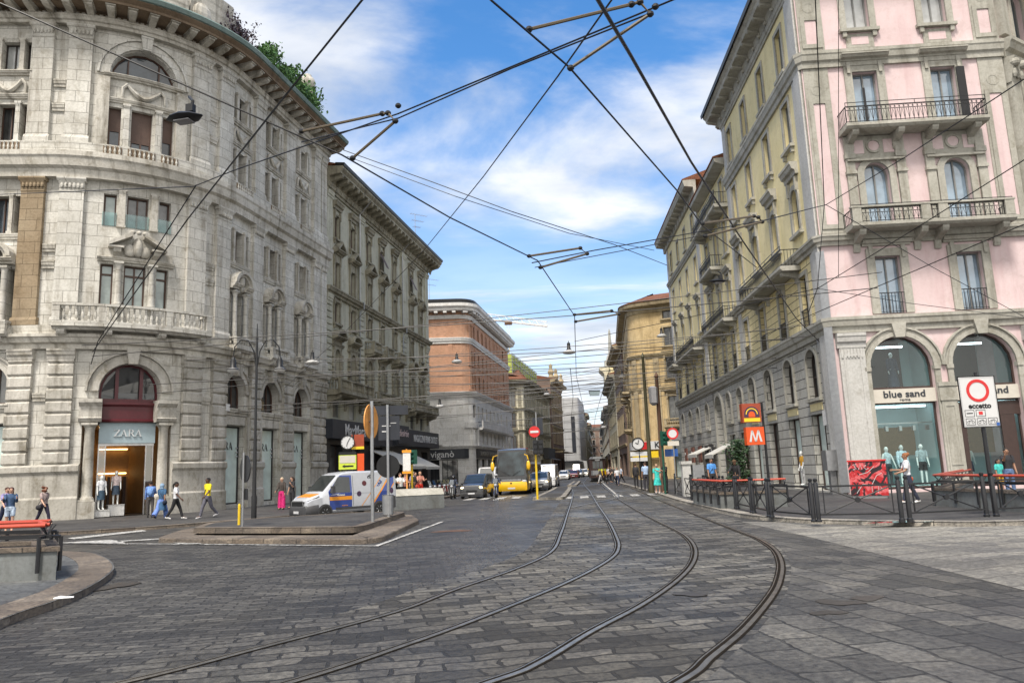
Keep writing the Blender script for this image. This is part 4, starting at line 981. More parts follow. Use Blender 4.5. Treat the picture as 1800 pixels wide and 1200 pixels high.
m = Zb.mb(); m.box(4.9-0.3, 4.9+0.05, 0.27, 0.30, 5.75, 6.15); Zb.part('street_name_plate', m, 'white_trim')
# ------------------------------------------------------------------ 2. grey-green palace with dark shop fronts
b0 = ZP(18.22, -0.06, 0)
GP = Path(b0[:2], 80.3, [('l', 40)]); GL = 28.75
Gb = Bld('grey_green_palace', 'grey-green stucco palace with stained pediments, stone balconies and dark clothes shop fronts', 'building', GP, GP(14, 0, 0), 5)
GC = [2.45, 5.8, 9.75, 13.15, 16.9, 22.4, 25.8]
gops = []
for c in GC:
    gops += [O(c, 1.0, 20.95, 22.95, 0, 0.3, k='a', c=c), O(c, 1.0, 16.75, 18.95, 0, 0.3, k='b', c=c), O(c, 1.0, 13.9, 15.65, 0, 0.3, k='c', c=c), O(c, 1.05, 9.35, 11.8, 0.52, 0.35, k='d', c=c), O(c, 1.5, 6.3, 7.7, 0, 0.25, k='m', c=c)]
gops += [O(2.4, 2.4, 0.2, 4.2, 0, 0.6, k='s'), O(6.3, 2.2, 0.2, 4.2, 0, 0.6, k='s'), O(11.5, 3.0, 0.2, 4.2, 0, 0.6, k='s'), O(17.0, 4.4, 0.2, 3.8, 0, 0.9, k='s'), O(22.6, 2.6, 0.2, 4.0, 0, 0.6, k='s'), O(26.4, 2.4, 0.2, 4.0, 0, 0.6, k='s')]
up = [o for o in gops if o['z0'] > 6]
Gb.body(0.02, GL, 25.1, 12, up, 'green_stucco', 6.0)
m = Gb.mb(); wall(m, 0.02, GL, 0, 6.0, [o for o in gops if o['k'] == 's'], 0.02); m.face([(GL, 0.02, 0), (GL, 0.02, 6), (GL, -12, 6), (GL, -12, 0)]); Gb.part('shop_front', m, 'shop_dark')
for o in gops:
    if o['k'] == 'a': Gb.win(o, 'brown_frame', ('pane_dark', 'pane_brown'), sur='green_trim', surw=0.15, surd=0.08, sill=0.16, hood=('flat', 1.0, 0.42))
    elif o['k'] == 'b': Gb.win(o, 'brown_frame', ('pane_dark', 'pane_brown'), sur='green_trim', surw=0.22, surd=0.12, sill=0.08, hood=('tri', 1.5, 0.62))
    elif o['k'] == 'c': Gb.win(o, 'brown_frame', ('pane_brown',), sur='green_trim', surw=0.2, surd=0.1, sill=0.14 if abs(o['c']-13) > 5 else 0.0, hood=('flat', 0.32, 0.2))
    elif o['k'] == 'd': Gb.win(o, 'brown_frame', ('pane_dark', 'pane_brown'), sur='green_trim', surw=0.34, surd=0.14, hood=None if abs(o['c']-13.3) < 5 else ('seg', 1.25, 0.6))
    elif o['k'] == 'm': Gb.win(o, 'grey_frame', ('pane_grey', 'pane_white'), mull=0)
    else: Gb.win(o, 'shop_brown', ('pane_dark', 'pane_brown', 'pane_grey'), mull=1, trans=3.3)
# open sash shutters hung out of the top windows
for c in (13.15, 22.4):
    m = Gb.mb(); m.prism([(c-0.4, 22.0), (c+0.42, 22.0), (c+0.42, 21.95), (c-0.4, 21.95)], 0.05, 0.07); m.face([(c-0.42, 0.02, 22.7), (c+0.42, 0.02, 22.7), (c+0.42, 0.7, 21.2), (c-0.42, 0.7, 21.2)]); Gb.part('tilted_blind', m, 'brown_blind')
Gb.cornice(0.02, GL+0.1, 16.0, 16.55, 0.55, 'green_trim', 0.05); Gb.cornice(0.02, GL+0.1, 24.55, 25.2, 0.35, 'green_trim', 0.05, 'string_course')
m = Gb.mb(); m.sweep(0.02, GL+1.2, [(0, 25.2), (0.3, 25.2), (0.4, 25.55), (1.35, 25.7), (1.35, 25.85), (1.55, 26.05), (1.55, 26.25), (0, 26.4)]); Gb.part('cornice', m, 'green_trim')
m = Gb.mb(); m.sweep(0.02, GL+1.3, [(0.9, 26.36), (1.62, 26.26), (1.68, 26.5), (0.9, 26.6)]); Gb.part('gutter', m, 'iron')
m = Gb.mb(); m.sweep(0.02, GL+0.6, [(1.2, 26.45), (-5, 28.2), (-5, 26.3)]); Gb.part('roof', m, 'roof_tile')
q = 0.6
while q < GL+0.6:
    m = Gb.mb(); console(m, q, 0.34, 1.15, 24.75, 25.69, 0.2); m.ball((q, 1.2, 25.62), 0.12, 6, 4); Gb.part('modillion', m, 'green_trim'); q += 1.15
m = Gb.mb()
for a, b in ((0.25, 1.25), (7.2, 8.3), (18.6, 20.6), (27.6, GL-0.05)):
    pass
for a, b in ((0.25, 1.25), (7.1, 8.2), (18.9, 20.4), (27.5, GL-0.05)):
    m = Gb.mb(); z = 8.9
    while z < 15.5: m.sweep(a, b, [(0, z), (0.10, z), (0.14, z+0.05), (0.14, z+0.4), (0.10, z+0.45), (0, z+0.45)]); z += 0.52
    m.sweep(a, b, [(0, 16.56), (0.14, 16.56), (0.14, 24.0), (0, 24.0)]); m.sweep(a-0.08, b+0.08, corn(24.0, 24.5, 0.32, 0.15)); m.sweep(a-0.05, b+0.05, corn(15.45, 15.98, 0.3, 0.15)); m.box(a+0.2, b-0.2, 0, 0.19, 19.4, 20.3)
    Gb.part('pilaster', m, 'green_trim' if a > 30 else 'green_stucco')
for q in (7.0, 19.0):
    m = Gb.mb(); m.tube([(q, 1.35, 25.8), (q, 0.25, 24.6), (q, 0.22, 16.7), (q, 0.6, 16.5), (q, 0.6, 16.0), (q, 0.22, 15.8), (q, 0.22, 9.3)], 0.07, 6); Gb.part('downpipe', m, 'galv')
# rusticated piers beside the arched windows
for c in GC:
    m = Gb.mb()
    for sg in (-1, 1):
        z = 9.0
        while z < 11.4: m.box(c+sg*0.88-0.16, c+sg*0.88+0.16, 0, 0.2, z, z+0.3); z += 0.42
    m.sweep(c-1.1, c+1.1, corn(11.95, 12.2, 0.26, 0.1)); Gb.part('quoin_frame', m, 'green_trim')
for a, b, cs, pd in ((0.35, 7.9, (0.8, 4.1, 7.4), (2.7, 5.4)), (9.0, 14.9, (9.5, 14.3), (11.9,)), (15.7, 18.3, (16.1, 17.9), ()), (19.7, 28.4, (20.2, 23.8, 27.8), (22.6, 25.4))):
    stone_balcony(Gb, a, b, 7.95, 9.2 if a < 1 else 8.95, 1.25, 'green_trim', cs, pd, 1.0)
for c in (9.75, 13.15, 16.9): stone_balcony(Gb, c-1.05, c+1.05, 12.35, 13.45, 0.95, 'green_trim', (c-0.75, c+0.75), (), 0.6)
# fascias and lettering of the shops
def fascia(s0, s1, z0, z1, d, mat='shop_navy', nm='shop_sign'):
    m = Gb.mb(); m.box(s0, s1, 0.03, d, z0, z1); return Gb.part(nm, m, mat)
f = fascia(-0.3, 9.0, 4.6, 6.05, 0.85); fac_text(Gb, 'MaxMara', 'sign_white', 4.3, 0.87, 5.3, 1.25, f, font_sx=0.95, bold=0.012)
f = fascia(9.05, 14.6, 4.3, 6.2, 0.6)
f = fascia(14.7, GL+0.7, 4.45, 6.1, 0.85); fac_text(Gb, 'MAGAZZINI FIRME OUTLET', 'sign_white', 24.4, 0.87, 5.25, 1.0, f, font_sx=0.72, bold=0.014)
m = Gb.mb(); m.box(14.9, 18.2, 0.86, 0.95, 4.6, 6.35); f = Gb.part('shop_sign', m, 'shop_navy'); fac_text(Gb, 'desirée', 'pink_stucco', 16.5, 0.97, 5.6, 1.0, f, shear=0.25)
for c in (6.4, 11.3): fac_text(Gb, 'MaxMara', 'sign_white', c, 0.06, 4.35, 0.42)
# ------------------------------------------------------------------ 3. brick building on a white base, rounded corner
BP = Path((-40, 94.5), 2, [('l', 33), ('a', 1.8, 79), ('l', 60)], s0=-33)
BL = 31.3
Bb = Bld('brick_building', 'orange brick office block with white cornice on a white rendered lower part', 'building', BP, BP(0, 0, 0), 8)
BW = [2.3, 4.3, 6.9, 9.7, 12.6, 15.5, 18.5, 21.4, 26.0]
BLv = [(18.7, 20.6, 'u'), (15.3, 17.1, 'u'), (12.2, 14.2, 'u'), (8.5, 10.1, 'w'), (5.2, 6.9, 'w')]
bops = []
for z0, z1, k in BLv:
    for c in BW+[-4.3, -10]: bops.append(O(c, 1.1 if k == 'u' else 0.95, z0, z1, 0, 0.3, k=k, c=c))
for a, b in ((-14, -9), (-8, -5.4), (-4.8, -2.6), (-2.3, -0.3), (2.2, 5), (5.6, 9), (9.6, 13), (13.6, 17), (17.6, 22), (22.6, 26), (26.6, 30.5)): bops.append(O((a+b)/2, b-a, 0.3, 3.3, 0, 0.5, k='s'))
Bb.body(-16, BL, 22.4, 14, [o for o in bops if o['k'] == 'u'], 'brick', 11.5)
m = Bb.mb(); wall(m, -16, BL+0.12, 0, 11.5, [o for o in bops if o['k'] != 'u'], 0.3); m.face([(BL+0.12, 0.3, 0), (BL+0.12, 0.3, 11.5), (BL+0.12, -14, 11.5), (BL+0.12, -14, 0)]); Bb.part('lower_wall', m, 'white_render')
for o in bops:
    if o['k'] == 'u': Bb.win(o, 'white_frame' if o['c'] < 0 else 'dark_frame', ('pane_blue', 'pane_dark', 'pane_grey'), sur='brick', surw=0.18, surd=0.05, sill=0.08, fw=0.09)
    elif o['k'] == 'w': Bb.win(o, 'dark_frame', ('pane_dark', 'pane_blue'), d=0.3, fw=0.07)
    else: Bb.win(o, 'shop_dark', ('pane_grey', 'pane_dark', 'pane_brown'), d=0.3, mull=2)
Bb.cornice(-16, BL+0.2, 18.0, 18.75, 0.28, 'white_trim', 0.06, 'string_course')
m = Bb.mb(); m.sweep(-16, BL+0.9, [(0, 21.2), (0.15, 21.2), (0.2, 21.7), (0, 21.75)]); Bb.part('string_course', m, 'white_trim')
m = Bb.mb(); m.sweep(-16, BL+0.9, [(0, 22.15), (0.9, 22.2), (0.95, 22.5), (1.15, 22.7), (1.15, 23.1), (0, 23.1)]); Bb.part('cornice', m, 'white_trim')
m = Bb.mb(); m.sweep(-16, BL, [(0.7, 23.1), (0.7, 23.7), (0.4, 23.75), (-8, 23.8), (-8, 23.1)]); Bb.part('roof', m, 'iron')
m = Bb.mb(); q = -15.5
while q < BL: m.box(q, q+0.45, 0.05, 0.85, 21.9, 22.14); q += 1.15
Bb.part('dentil_course', m, 'white_trim')
Bb.cornice(-16, BL+0.2, 11.1, 11.75, 0.75, 'white_trim', 0.32); Bb.cornice(-16, BL+0.15, 4.6, 5.0, 0.6, 'white_render', 0.32, 'string_course')
for q in np.arange(-0.9, 30, 2.75):
    m = Bb.mb(); m.box(float(q)-0.25, float(q)+0.25, 0, 0.07, 11.8, 17.9); m.box(float(q)-0.25, float(q)+0.25, 0, 0.07, 18.8, 21.1); Bb.part('pilaster_strip', m, 'brick')
m = Bb.mb(); m.sweep(3.2, 23.3, [(0.3, 7.0), (1.0, 7.0), (1.1, 7.2), (1.1, 8.15), (0.95, 8.2), (0.95, 7.3), (0.3, 7.3)]); Bb.part('balcony', m, 'white_render')
m = Bb.mb(); m.sweep(0.6, 3.2, [(0.3, 7.15), (0.5, 7.15), (0.55, 7.9), (0.3, 7.9)]); m.sweep(23.3, BL, [(0.3, 7.15), (0.5, 7.15), (0.55, 7.9), (0.3, 7.9)]); Bb.part('spandrel', m, 'white_render')
for q in (1.6, 3.1, 23.4, 27.6): m = Bb.mb(); m.box(q-0.18, q+0.18, 0.3, 0.55, 5.0, 6.98); Bb.part('pilaster_strip', m, 'white_render')
m = Bb.mb(); m.sweep(-16, 0.9, [(0.3, 3.4), (0.5, 3.4), (0.5, 4.58), (0.3, 4.58)]); f = Bb.part('shop_sign', m, 'shop_navy'); fac_text(Bb, '& viganò', 'sign_white', -2.7, 0.52, 3.95, 1.15, f, bold=0.01)
m = Bb.mb(); m.sweep(2.2, 17.5, [(0.3, 3.4), (0.5, 3.4), (0.5, 4.55), (0.3, 4.55)]); f = Bb.part('shop_sign', m, 'shop_dark'); fac_text(Bb, 'SALMOIRAGHI  SALMOIRAGHI', 'steel', 9.5, 0.52, 3.95, 0.85, f)
m = Bb.mb(); m.sweep(17.6, 22.0, [(0.3, 3.3), (0.55, 3.3), (0.55, 4.55), (0.3, 4.55)]); Bb.part('shop_sign', m, 'pale_panel')
m = Bb.mb(); m.sweep(22.1, 30.8, [(0.3, 3.3), (0.55, 3.3), (0.55, 4.55), (0.3, 4.55)]); Bb.part('shop_sign', m, 'shop_navy')
m = Bb.mb(); m.box(-5.6, -2.2, 0.3, 1.1, 5.1, 5.5); Bb.part('ledge', m, 'white_render')
# ------------------------------------------------------------------ generic street houses further off
def house(name, label, T, s0, s1, h, dep, wallm, trim, levels, bays, seed=1, base=None, pane=('pane_dark', 'pane_grey'), frame='brown_frame', eave=0.8, shop=None, hoods='flat', quoins=(), surd=0.07, roof='roof_tile', rh=1.6, corns=(), ww=1.1, shops=()):
    B = Bld(name, label, 'building', T, base or T((s0+s1)/2, 0, 0), seed)
    ops = []
    for z0, z1, rise in levels:
        for c in bays: ops.append(O(c, ww, z0, z1, rise, 0.28))
    so = [O((a+b)/2, b-a, 0.2, z, r_, 0.5) for a, b, z, r_ in shops]
    B.body(s0, s1, h, dep, ops+so, wallm)
    for o in ops: B.win(o, frame, pane, sur=trim, surw=0.17, surd=surd, sill=0.1, hood=(hoods, 0.42 if hoods == 'flat' else 0.9, 0.3) if hoods else None)
    for o in so: B.win(o, 'shop_dark', shop or ('pane_dark', 'pane_brown', 'pane_grey'), mull=1)
    m = B.mb(); m.sweep(s0-0.2, s1+0.3, [(0, h-0.9), (0.12, h-0.9), (0.2, h-0.35), (eave*0.8, h-0.2), (eave*0.85, h), (eave, h+0.12), (eave, h+0.3), (0, h+0.32)]); B.part('cornice', m, trim)
    m = B.mb(); m.sweep(s0-0.1, s1+0.2, [(eave+0.05, h+0.325), (eave+0.05, h+0.42), (-dep*0.5, h+0.42+rh), (-dep, h+0.4), (-dep, h+0.325)]); B.part('roof', m, roof)
    for z in corns: B.cornice(s0-0.05, s1+0.08, z, z+0.4, 0.28, trim, 0.04, 'string_course')
    for a, b in quoins:
        m = B.mb(); z = 4.6
        while z < h-1.5: m.box(a, b, 0, 0.09, z, z+0.4); z += 0.5
        B.part('quoin', m, trim)
    return B
def atp(px, Y): v = ray(px, 820); return Vector((v.x*Y/v.y, Y))
# 4. cream palace with the red letting board
c4 = atp(921, 136); C4 = Path((c4.x-20, c4.y-0.3), 1, [('l', 20), ('a', 0.5, 79), ('l', 60)], -20)
H4 = house('cream_palace', 'cream palace with red tiled roof and a red letting board above the shops', C4, -14, 36, 17.4, 14, 'cream_wall', 'green_trim', [(12.9, 15.6, 0), (9.2, 11.8, 0), (5.2, 7.9, 0.5), (14.2+1.9, 16.9, 0)], [-1.7, -5]+[2.2+2.55*k for k in range(13)], 9, hoods='flat', corns=(4.4, 8.4, 12.3), quoins=((-0.6, 0.0), (0.9, 1.7), (22.2, 23.2)), eave=1.2, ww=1.2, shops=((-6, -2, 3.4, 0), (2, 6, 3.6, 0), (7, 12, 3.6, 0), (13, 18, 3.6, 0), (19, 24, 3.6, 0)), rh=2.6)
m = H4.mb(); m.box(-2.6, 0.3, 0.75, 0.9, 3.7, 5.5); sb = H4.part('letting_board', m, 'sign_red'); fac_text(H4, 'OFFICES', 'sign_white', -1.3, 0.92, 5.05, 0.75, sb); fac_text(H4, 'TO LET', 'sign_white', -1.3, 0.92, 4.25, 0.75, sb)
m = H4.mb(); m.sweep(0.4, 9.0, [(0.2, 4.6), (1.0, 4.7), (1.0, 5.4), (0.2, 5.4)]); H4.part('balcony', m, 'green_trim')
m = H4.mb(); m.sweep(6.0, 7.5, [(1.02, 4.7), (1.06, 4.7), (1.06, 5.6), (1.02, 5.6)]); H4.part('letting_board', m, 'sign_red')
m = H4.mb(); m.face([(22, 1.2, 3.9), (33, 1.2, 3.9), (33, 2.6, 3.5), (22, 2.6, 3.5)]); m.box(22, 33, 0.2, 1.2, 3.8, 6.0); H4.part('awning', m, 'awning_dark')
# scaffold netting box on the roof
m = MB(); T4 = C4
m.T = T4; m.box(3, 34, -9, -2.4, 18.2, 23.0)
SC = thing('roof_scaffold', 'green netted scaffold enclosure standing on the cream palace roof', 'scaffold', T4(18, -5, 18.2))
m.build('scaffold_net', MT['green_net'], SC, T4(18, -5, 18.2))
m = MB(T4)
for q in np.arange(3, 34.1, 3.1): m.box(float(q)-0.05, float(q)+0.05, -2.35, -2.25, 18.0, 23.3)
for z in (18.4, 20.0, 21.6, 23.1): m.box(3, 34, -2.34, -2.26, z-0.05, z+0.05)
m.build('scaffold_tube', MT['galv'], SC, T4(18, -5, 18.2))
# 5. brown ornate house
c5 = C4(36.1, 0.4, 0); C5 = Path(c5[:2], 80, [('l', 60)])
H5 = house('ornate_brown_house', 'weathered brown ornate house with sculpted roof corner past the cream palace', C5, 0, 22, 21.5, 12, 'brown_wall', 'ochre_trim', [(16.5, 19, 0), (12, 15, 0.5), (7.5, 10.4, 0.5)], [2.2+3*k for k in range(7)], 10, corns=(6, 11, 15.6), eave=1.4, shops=((1, 6, 4, 0), (8, 13, 4, 0), (15, 20, 4, 0)))
m = H5.mb()
for q, z in ((0.6, 22.0), (20.5, 22.0), (10, 22)): m.lathe([(0.7, z), (0.5, z+0.8), (0.75, z+1.5), (0.3, z+2.3), (0.45, z+2.9), (0.1, z+3.4)], (q, 0.2, 0), 8)
m.box(0, 22, 0.2, 2.2, 5.3, 5.5); H5.part('finial', m, 'ochre_trim')
# 6. wrapped grey block
c6 = atp(984, 205); C6 = Path((c6.x-20, c6.y), 0, [('l', 25), ('a', 1.0, 82), ('l', 60)], -20)
H6 = Bld('wrapped_block', 'tall grey building wrapped in pale sheeting with a dark vertical banner', 'building', C6, C6(2, 0, 0), 2)
m = H6.mb(); wall(m, -20, 34, 3.6, 20.5, [], 0); m.face([(34, 0, 0), (34, 0, 20.5), (34, -15, 20.5), (34, -15, 0)]); m.face([(-20, 0, 20.5), (5, 0, 20.5), (5, -15, 20.5), (-20, -15, 20.5)])
H6.part('sheeting', m, 'wrap_grey')
m = H6.mb()
for z in np.arange(5.2, 20.4, 2.1): m.box(-20, 34, 0.01, 0.03, float(z), float(z)+0.06)
for q in np.arange(-19, 34, 2.6): m.box(float(q), float(q)+0.05, 0.012, 0.035, 3.6, 20.5)
H6.part('sheet_seam', m, 'galv')
m = H6.mb(); m.box(3.6, 4.6, 0.1, 0.25, 6.0, 15.4); H6.part('banner', m, 'shop_navy')
m = H6.mb(); wall(m, -20, 34, 0, 3.6, [], -1.0); H6.part('wall', m, 'far_grey')
m = H6.mb(); m.box(-1.6, 0.6, 0.05, 0.12, 4.2, 5.6); H6.part('shop_sign', m, 'pane_skyblue')
# far rows on either side
def row(name, label, px, Y, hd, ln, h, wm, seed, lv=4):
    c = atp(px, Y); T = Path((c.x, c.y), hd, [('l', 400)])
    st = (h-4.6)/lv
    return house(name, label, T, 0, ln, h, 12, wm, 'green_trim' if seed % 2 else 'far_grey', [(4.9+st*k, 4.9+st*k+st*0.62, 0) for k in range(lv)], [1.8+3.2*k for k in range(int(ln/3.2))], seed, hoods=None, corns=(4.3,), eave=0.9, shops=((1, ln*0.45, 3.4, 0), (ln*0.55, ln-1, 3.4, 0)), surd=0.05)
c7 = C6(33.8, 0, 0); 
def row_from(p, *a): 
    return a
T7 = Path((c7[0]+0.3, c7[1]+0.3), 83.5, [('l', 300)])
for i, (a, b, h, wm, lb) in enumerate(((0, 20, 17.5, 'far_grey', 'grey house with balconies next to the wrapped block'), (20.3, 42, 15.0, 'cream_wall', 'cream house down the street beyond the tram'), (42.4, 70, 17.0, 'far_grey', 'tall grey house far down the street, third past the wrapped block'), (70.4, 110, 16.0, 'white_render', 'pale house at the far end of the street'))):
    house('street_house', lb, T7, a, b, h, 12, wm, 'green_trim', [(5+3.3*k, 7.1+3.3*k, 0) for k in range(int((h-5.5)/3.3))], [a+2+3.1*k for k in range(int((b-a-2)/3.1))], 20+i, hoods=None, corns=(4.4,), eave=1.0, shops=((a+1, b-1, 3.5, 0),))
# tower crane far behind the brick block
cp = at(850, 560, 260); ce = at(962, 573, 250)
CR = thing('tower_crane', 'white tower crane with long lattice jib above the brick block roof', 'crane', (cp.x-25, cp.y, 0))
cm = MB(); off = (cp.x-25, cp.y, 0); E_ = Vector((ce.x, 250, ce.z)); A_ = cp+(cp-E_)*(25/(E_.x-cp.x))
cm.tube([A_, E_], 0.26, 4); cm.tube([A_+Vector((0, 1.2, 0)), E_+Vector((0, 1.2, 0))], 0.26, 4); tp = [A_+Vector((0, 0.6, 2.6)), E_+Vector((0, 0.6, 1.6))]; cm.tube(tp, 0.2, 4)
n = 18
for k in range(n):
    p = A_.lerp(E_, k/n); q = tp[0].lerp(tp[1], (k+0.5)/n); r = A_.lerp(E_, (k+1)/n); cm.tube([p, q], 0.09, 3); cm.tube([q, r], 0.09, 3)
cm.build('jib', MT['white_trim'], CR, off)
cm = MB(); hp = A_.lerp(E_, 0.72); cm.bxc(hp-Vector((0, 0, 0.6)), (2.6, 1.6, 0.9)); cm.build('trolley', MT['rust'], CR, off)
cm = MB(); cm.tube([hp-Vector((0.6, 0, 1)), hp-Vector((0, 0, 6))], 0.05, 4); cm.tube([hp-Vector((-0.6, 0, 1)), hp-Vector((0, 0, 6))], 0.05, 4); cm.ball(hp-Vector((0, 0, 6.2)), 0.6, 8, 6); cm.tube([hp-Vector((0, 0, 6.2)), hp-Vector((0, 0, 13.5))], 0.13, 4); cm.build('hoist_rope', MT['yellow_pole'], CR, off)
cm = MB(); c_ = hp-Vector((0, 0, 14.8)); 
for dx in (-1.3, 1.3):
    cm.box(c_.x+dx-0.25, c_.x+dx+0.25, c_.y-1.2, c_.y+1.2, c_.z-1.9, c_.z+1.5)
cm.box(c_.x-1.05, c_.x+1.05, c_.y-1.2, c_.y+1.2, c_.z-1.9, c_.z-1.4); cm.box(c_.x-1.05, c_.x+1.05, c_.y-1.2, c_.y+1.2, c_.z+1.0, c_.z+1.5); cm.box(c_.x-1.0, c_.x+1.0, c_.y-0.9, c_.y+0.9, c_.z-1.39, c_.z+0.3); cm.build('load_skip', MT['white_trim'], CR, off)
cm = MB()
for dx in (-1, 1):
    for dy in (-1, 1): cm.tube([(A_.x+dx, A_.y+dy, 0), (A_.x+dx, A_.y+dy, A_.z)], 0.15, 4)
for z in np.arange(0, A_.z-2, 3.0):
    for dx in (-1, 1): cm.tube([(A_.x+dx, A_.y-1, z), (A_.x+dx, A_.y+1, z+3)], 0.09, 3); cm.tube([(A_.x-1, A_.y+dx, z), (A_.x+1, A_.y+dx, z+3)], 0.09, 3)
cm.build('mast', MT['white_trim'], CR, off)
# ------------------------------------------------------------------ right side of the street
v_ = ray(980, 823); YH = math.degrees(math.atan2(v_.y, v_.x))
AP = Path((14.3+60*math.cos(rad(YH)), 33.6+60*math.sin(rad(YH))), YH-180, [('l', 60), ('a', 0.02, 90), ('l', 30)], -60)
A0 = -15.9; PE = 9.3
Pb = Bld('pink_corner_building', 'pink and yellow corner building with grey stone trim, iron balconies and a clothes shop', 'building', AP, AP(0, 0, 0), 4)
AC = [-2.7, -6.4, -10.3, -14.1]; PC = [2.9, 6.5]
aops = []
for c in AC:
    aops += [O(c, 1.0, 21.2, 23.6, 0, 0.25, k='t'), O(c, 1.05, 17.2, 19.6, 0, 0.25, k='s'), O(c, 1.0, 12.75, 15.0, 0.5, 0.28, k='r'), O(c, 1.05, 7.95, 10.55, 0, 0.28, k='b'), O(c, 1.5, 4.55, 6.9, 0.62, 0.3, k='g'), O(c, 1.9, 0.2, 3.8, 0, 0.35, k='h')]
pops = []
for c in PC:
    pops += [O(c, 1.1, 21.9, 24.3, 0, 0.3, k='t'), O(c, 1.15, 16.75, 19.7, 0, 0.3, k='s'), O(c, 1.15, 12.0, 15.15, 0.57, 0.3, k='r'), O(c, 1.12, 8.0, 10.65, 0, 0.3, k='b'), O(c+0.05 if c < 4 else c, 2.75, 0.25, 6.95, 1.375, 0.35, k='h')]
Pb.body(A0, -0.001, 24.6, 14, aops, 'yellow_stucco', 11.3, e1=False)
m = Pb.mb(); wall(m, A0, -0.001, 7.3, 11.3, aops); Pb.part('wall', m, 'yellow_block')
m = Pb.mb(); wall(m, A0, -0.001, 0, 7.3, aops); m.face([(A0, 0, 0), (A0, 0, 11.3), (A0, -10, 11.3), (A0, -10, 0)]); Pb.part('wall', m, 'grey_block')
m = Pb.mb(); wall(m, 0.02, PE, 0, 24.6, pops); Pb.part('wall', m, 'pink_stucco')
# corner strips
for a, b, z0, z1 in ((-1.35, -0.02, 7.95, 11.25), (-1.35, -0.02, 11.75, 20.0), (-1.35, -0.02, 20.85, 24.3)):
    m = Pb.mb(); m.box(a, b, -0.01, 0.06, z0, z1); m.box(a+0.5, b, -0.01, 0.13, z0, z1); Pb.part('pilaster', m, 'grey_pilaster')
m = Pb.mb(); m.box(-1.0, -0.02, -0.01, 0.14, 0, 7.2); Pb.part('pilaster', m, 'grey_pilaster')
m = Pb.mb(); m.box(-15.85, -15.0, -0.01, 0.07, 7.95, 24.3); Pb.part('pilaster', m, 'grey_pilaster')
for a in (0.08, 8.15):
    for z0, z1 in ((11.85, 20.0), (20.85, 24.3)):
        m = Pb.mb(); m.box(a, a+1.15, -0.01, 0.05, z0, z1); m.ring(outline(a+0.1, a+1.05, z0+0.2, z1-1.6), outline(a+0.3, a+0.85, z0+0.4, z1-1.8), 0.04, 0.10); m.lathe([(0.3, 0.0), (0.3, 0.06), (0.2, 0.06), (0.2, 0.0)], (a+0.57, 0, z1-1.1), 10, 'y'); Pb.part('pilaster', m, 'grey_stone')
        if True:
            q = Pb.mb(); q.box(a+0.31, a+0.84, 0.04, 0.055, z0+0.42, z1-1.82); Pb.part('pilaster_panel', q, 'pink_stucco')
    m = Pb.mb(); m.box(a+0.2, a+1.3, -0.01, 0.16, 0.9, 6.5); m.box(a+0.1, a+1.4, -0.01, 0.22, 0, 0.9); m.sweep(a+0.12, a+1.38, corn(6.5, 7.15, 0.34, 0.12)); m.ring(outline(a+0.36, a+1.14, 1.3, 6.2), outline(a+0.44, a+1.06, 1.38, 6.12), 0.15, 0.19)
    for q in range(7): m.box(a+0.26+q*0.14, a+0.34+q*0.14, 0.15, 0.2, 6.05, 6.45)
    Pb.part('pilaster', m, 'grey_pilaster')
m = Pb.mb(); m.box(4.42, 5.05, -0.3, 0.16, 0.9, 4.0); m.box(4.36, 5.11, -0.3, 0.2, 0, 0.9); m.box(4.36, 5.11, -0.3, 0.2, 4.0, 4.6); m.box(4.34, 5.13, -0.3, 0.24, 4.62, 4.8); m.ring(outline(4.5, 4.97, 1.2, 3.8), outline(4.56, 4.91, 1.26, 3.74), 0.15, 0.185); Pb.part('pilaster', m, 'grey_stone')
def belt(z0, z1, d1, a=A0-0.02, b=PE+0.05, mat='grey_stone', nm='string_course'):
    Pb.cornice(a, b, z0, z1, d1, mat, 0.05, nm)
belt(7.2, 7.9, 0.32); belt(11.25, 11.75, 0.34); belt(20.0, 20.8, 0.3); belt(24.3, 24.7, 0.2)
m = Pb.mb(); m.sweep(A0-0.6, PE+0.1, [(0, 24.7), (0.2, 24.75), (0.3, 25.1), (0.9, 25.2), (0.95, 25.4), (1.1, 25.55), (1.1, 25.75), (0, 25.85)]); Pb.part('cornice', m, 'grey_stone')
m = Pb.mb(); m.sweep(A0-0.7, PE+0.1, [(1.0, 25.77), (1.22, 25.6), (1.25, 25.85), (1.0, 25.95)]); Pb.part('gutter', m, 'iron')
m = Pb.mb(); m.sweep(A0-0.5, PE, [(0.9, 25.9), (-6, 28.0), (-6, 25.9)]); Pb.part('roof', m, 'roof_tile')
q = A0-0.3
while q < -0.3: m = Pb.mb(); console(m, q, 0.24, 0.75, 24.72, 25.19, 0.15); m.ball((q, 0.28, 24.8), 0.1, 6, 4); Pb.part('modillion', m, 'grey_stone'); q += 1.25
for o in aops:
    k = o['k']
    if k == 't': Pb.win(o, 'grey_frame', ('pane_dark', 'pane_grey'), sur='grey_stone', surw=0.2, surd=0.07, sill=0.13)
    if k == 's': Pb.win(o, 'grey_frame', ('pane_dark',), sur='grey_stone', surw=0.2, surd=0.07, sill=0.16)
    if k == 'r': Pb.win(o, 'dark_frame', ('pane_dark',), sur='grey_stone', surw=0.24, surd=0.09, sill=0.12, hood=('flat', 0.95, 0.42))
    if k == 'b': Pb.win(o, 'dark_frame', ('pane_dark',), sur='grey_stone', surw=0.2, surd=0.08, rail=0.95)
    if k == 'g': Pb.win(o, 'dark_frame', ('pane_grey', 'pane_dark'), mull=1, trans=5.6, sur='grey_stone', surw=0.16, surd=0.1, sill=0.08)
    if k == 'h': Pb.win(o, 'shop_brown', ('shop_teal', 'pane_dark', 'shop_teal'), mull=1, fw=0.06)
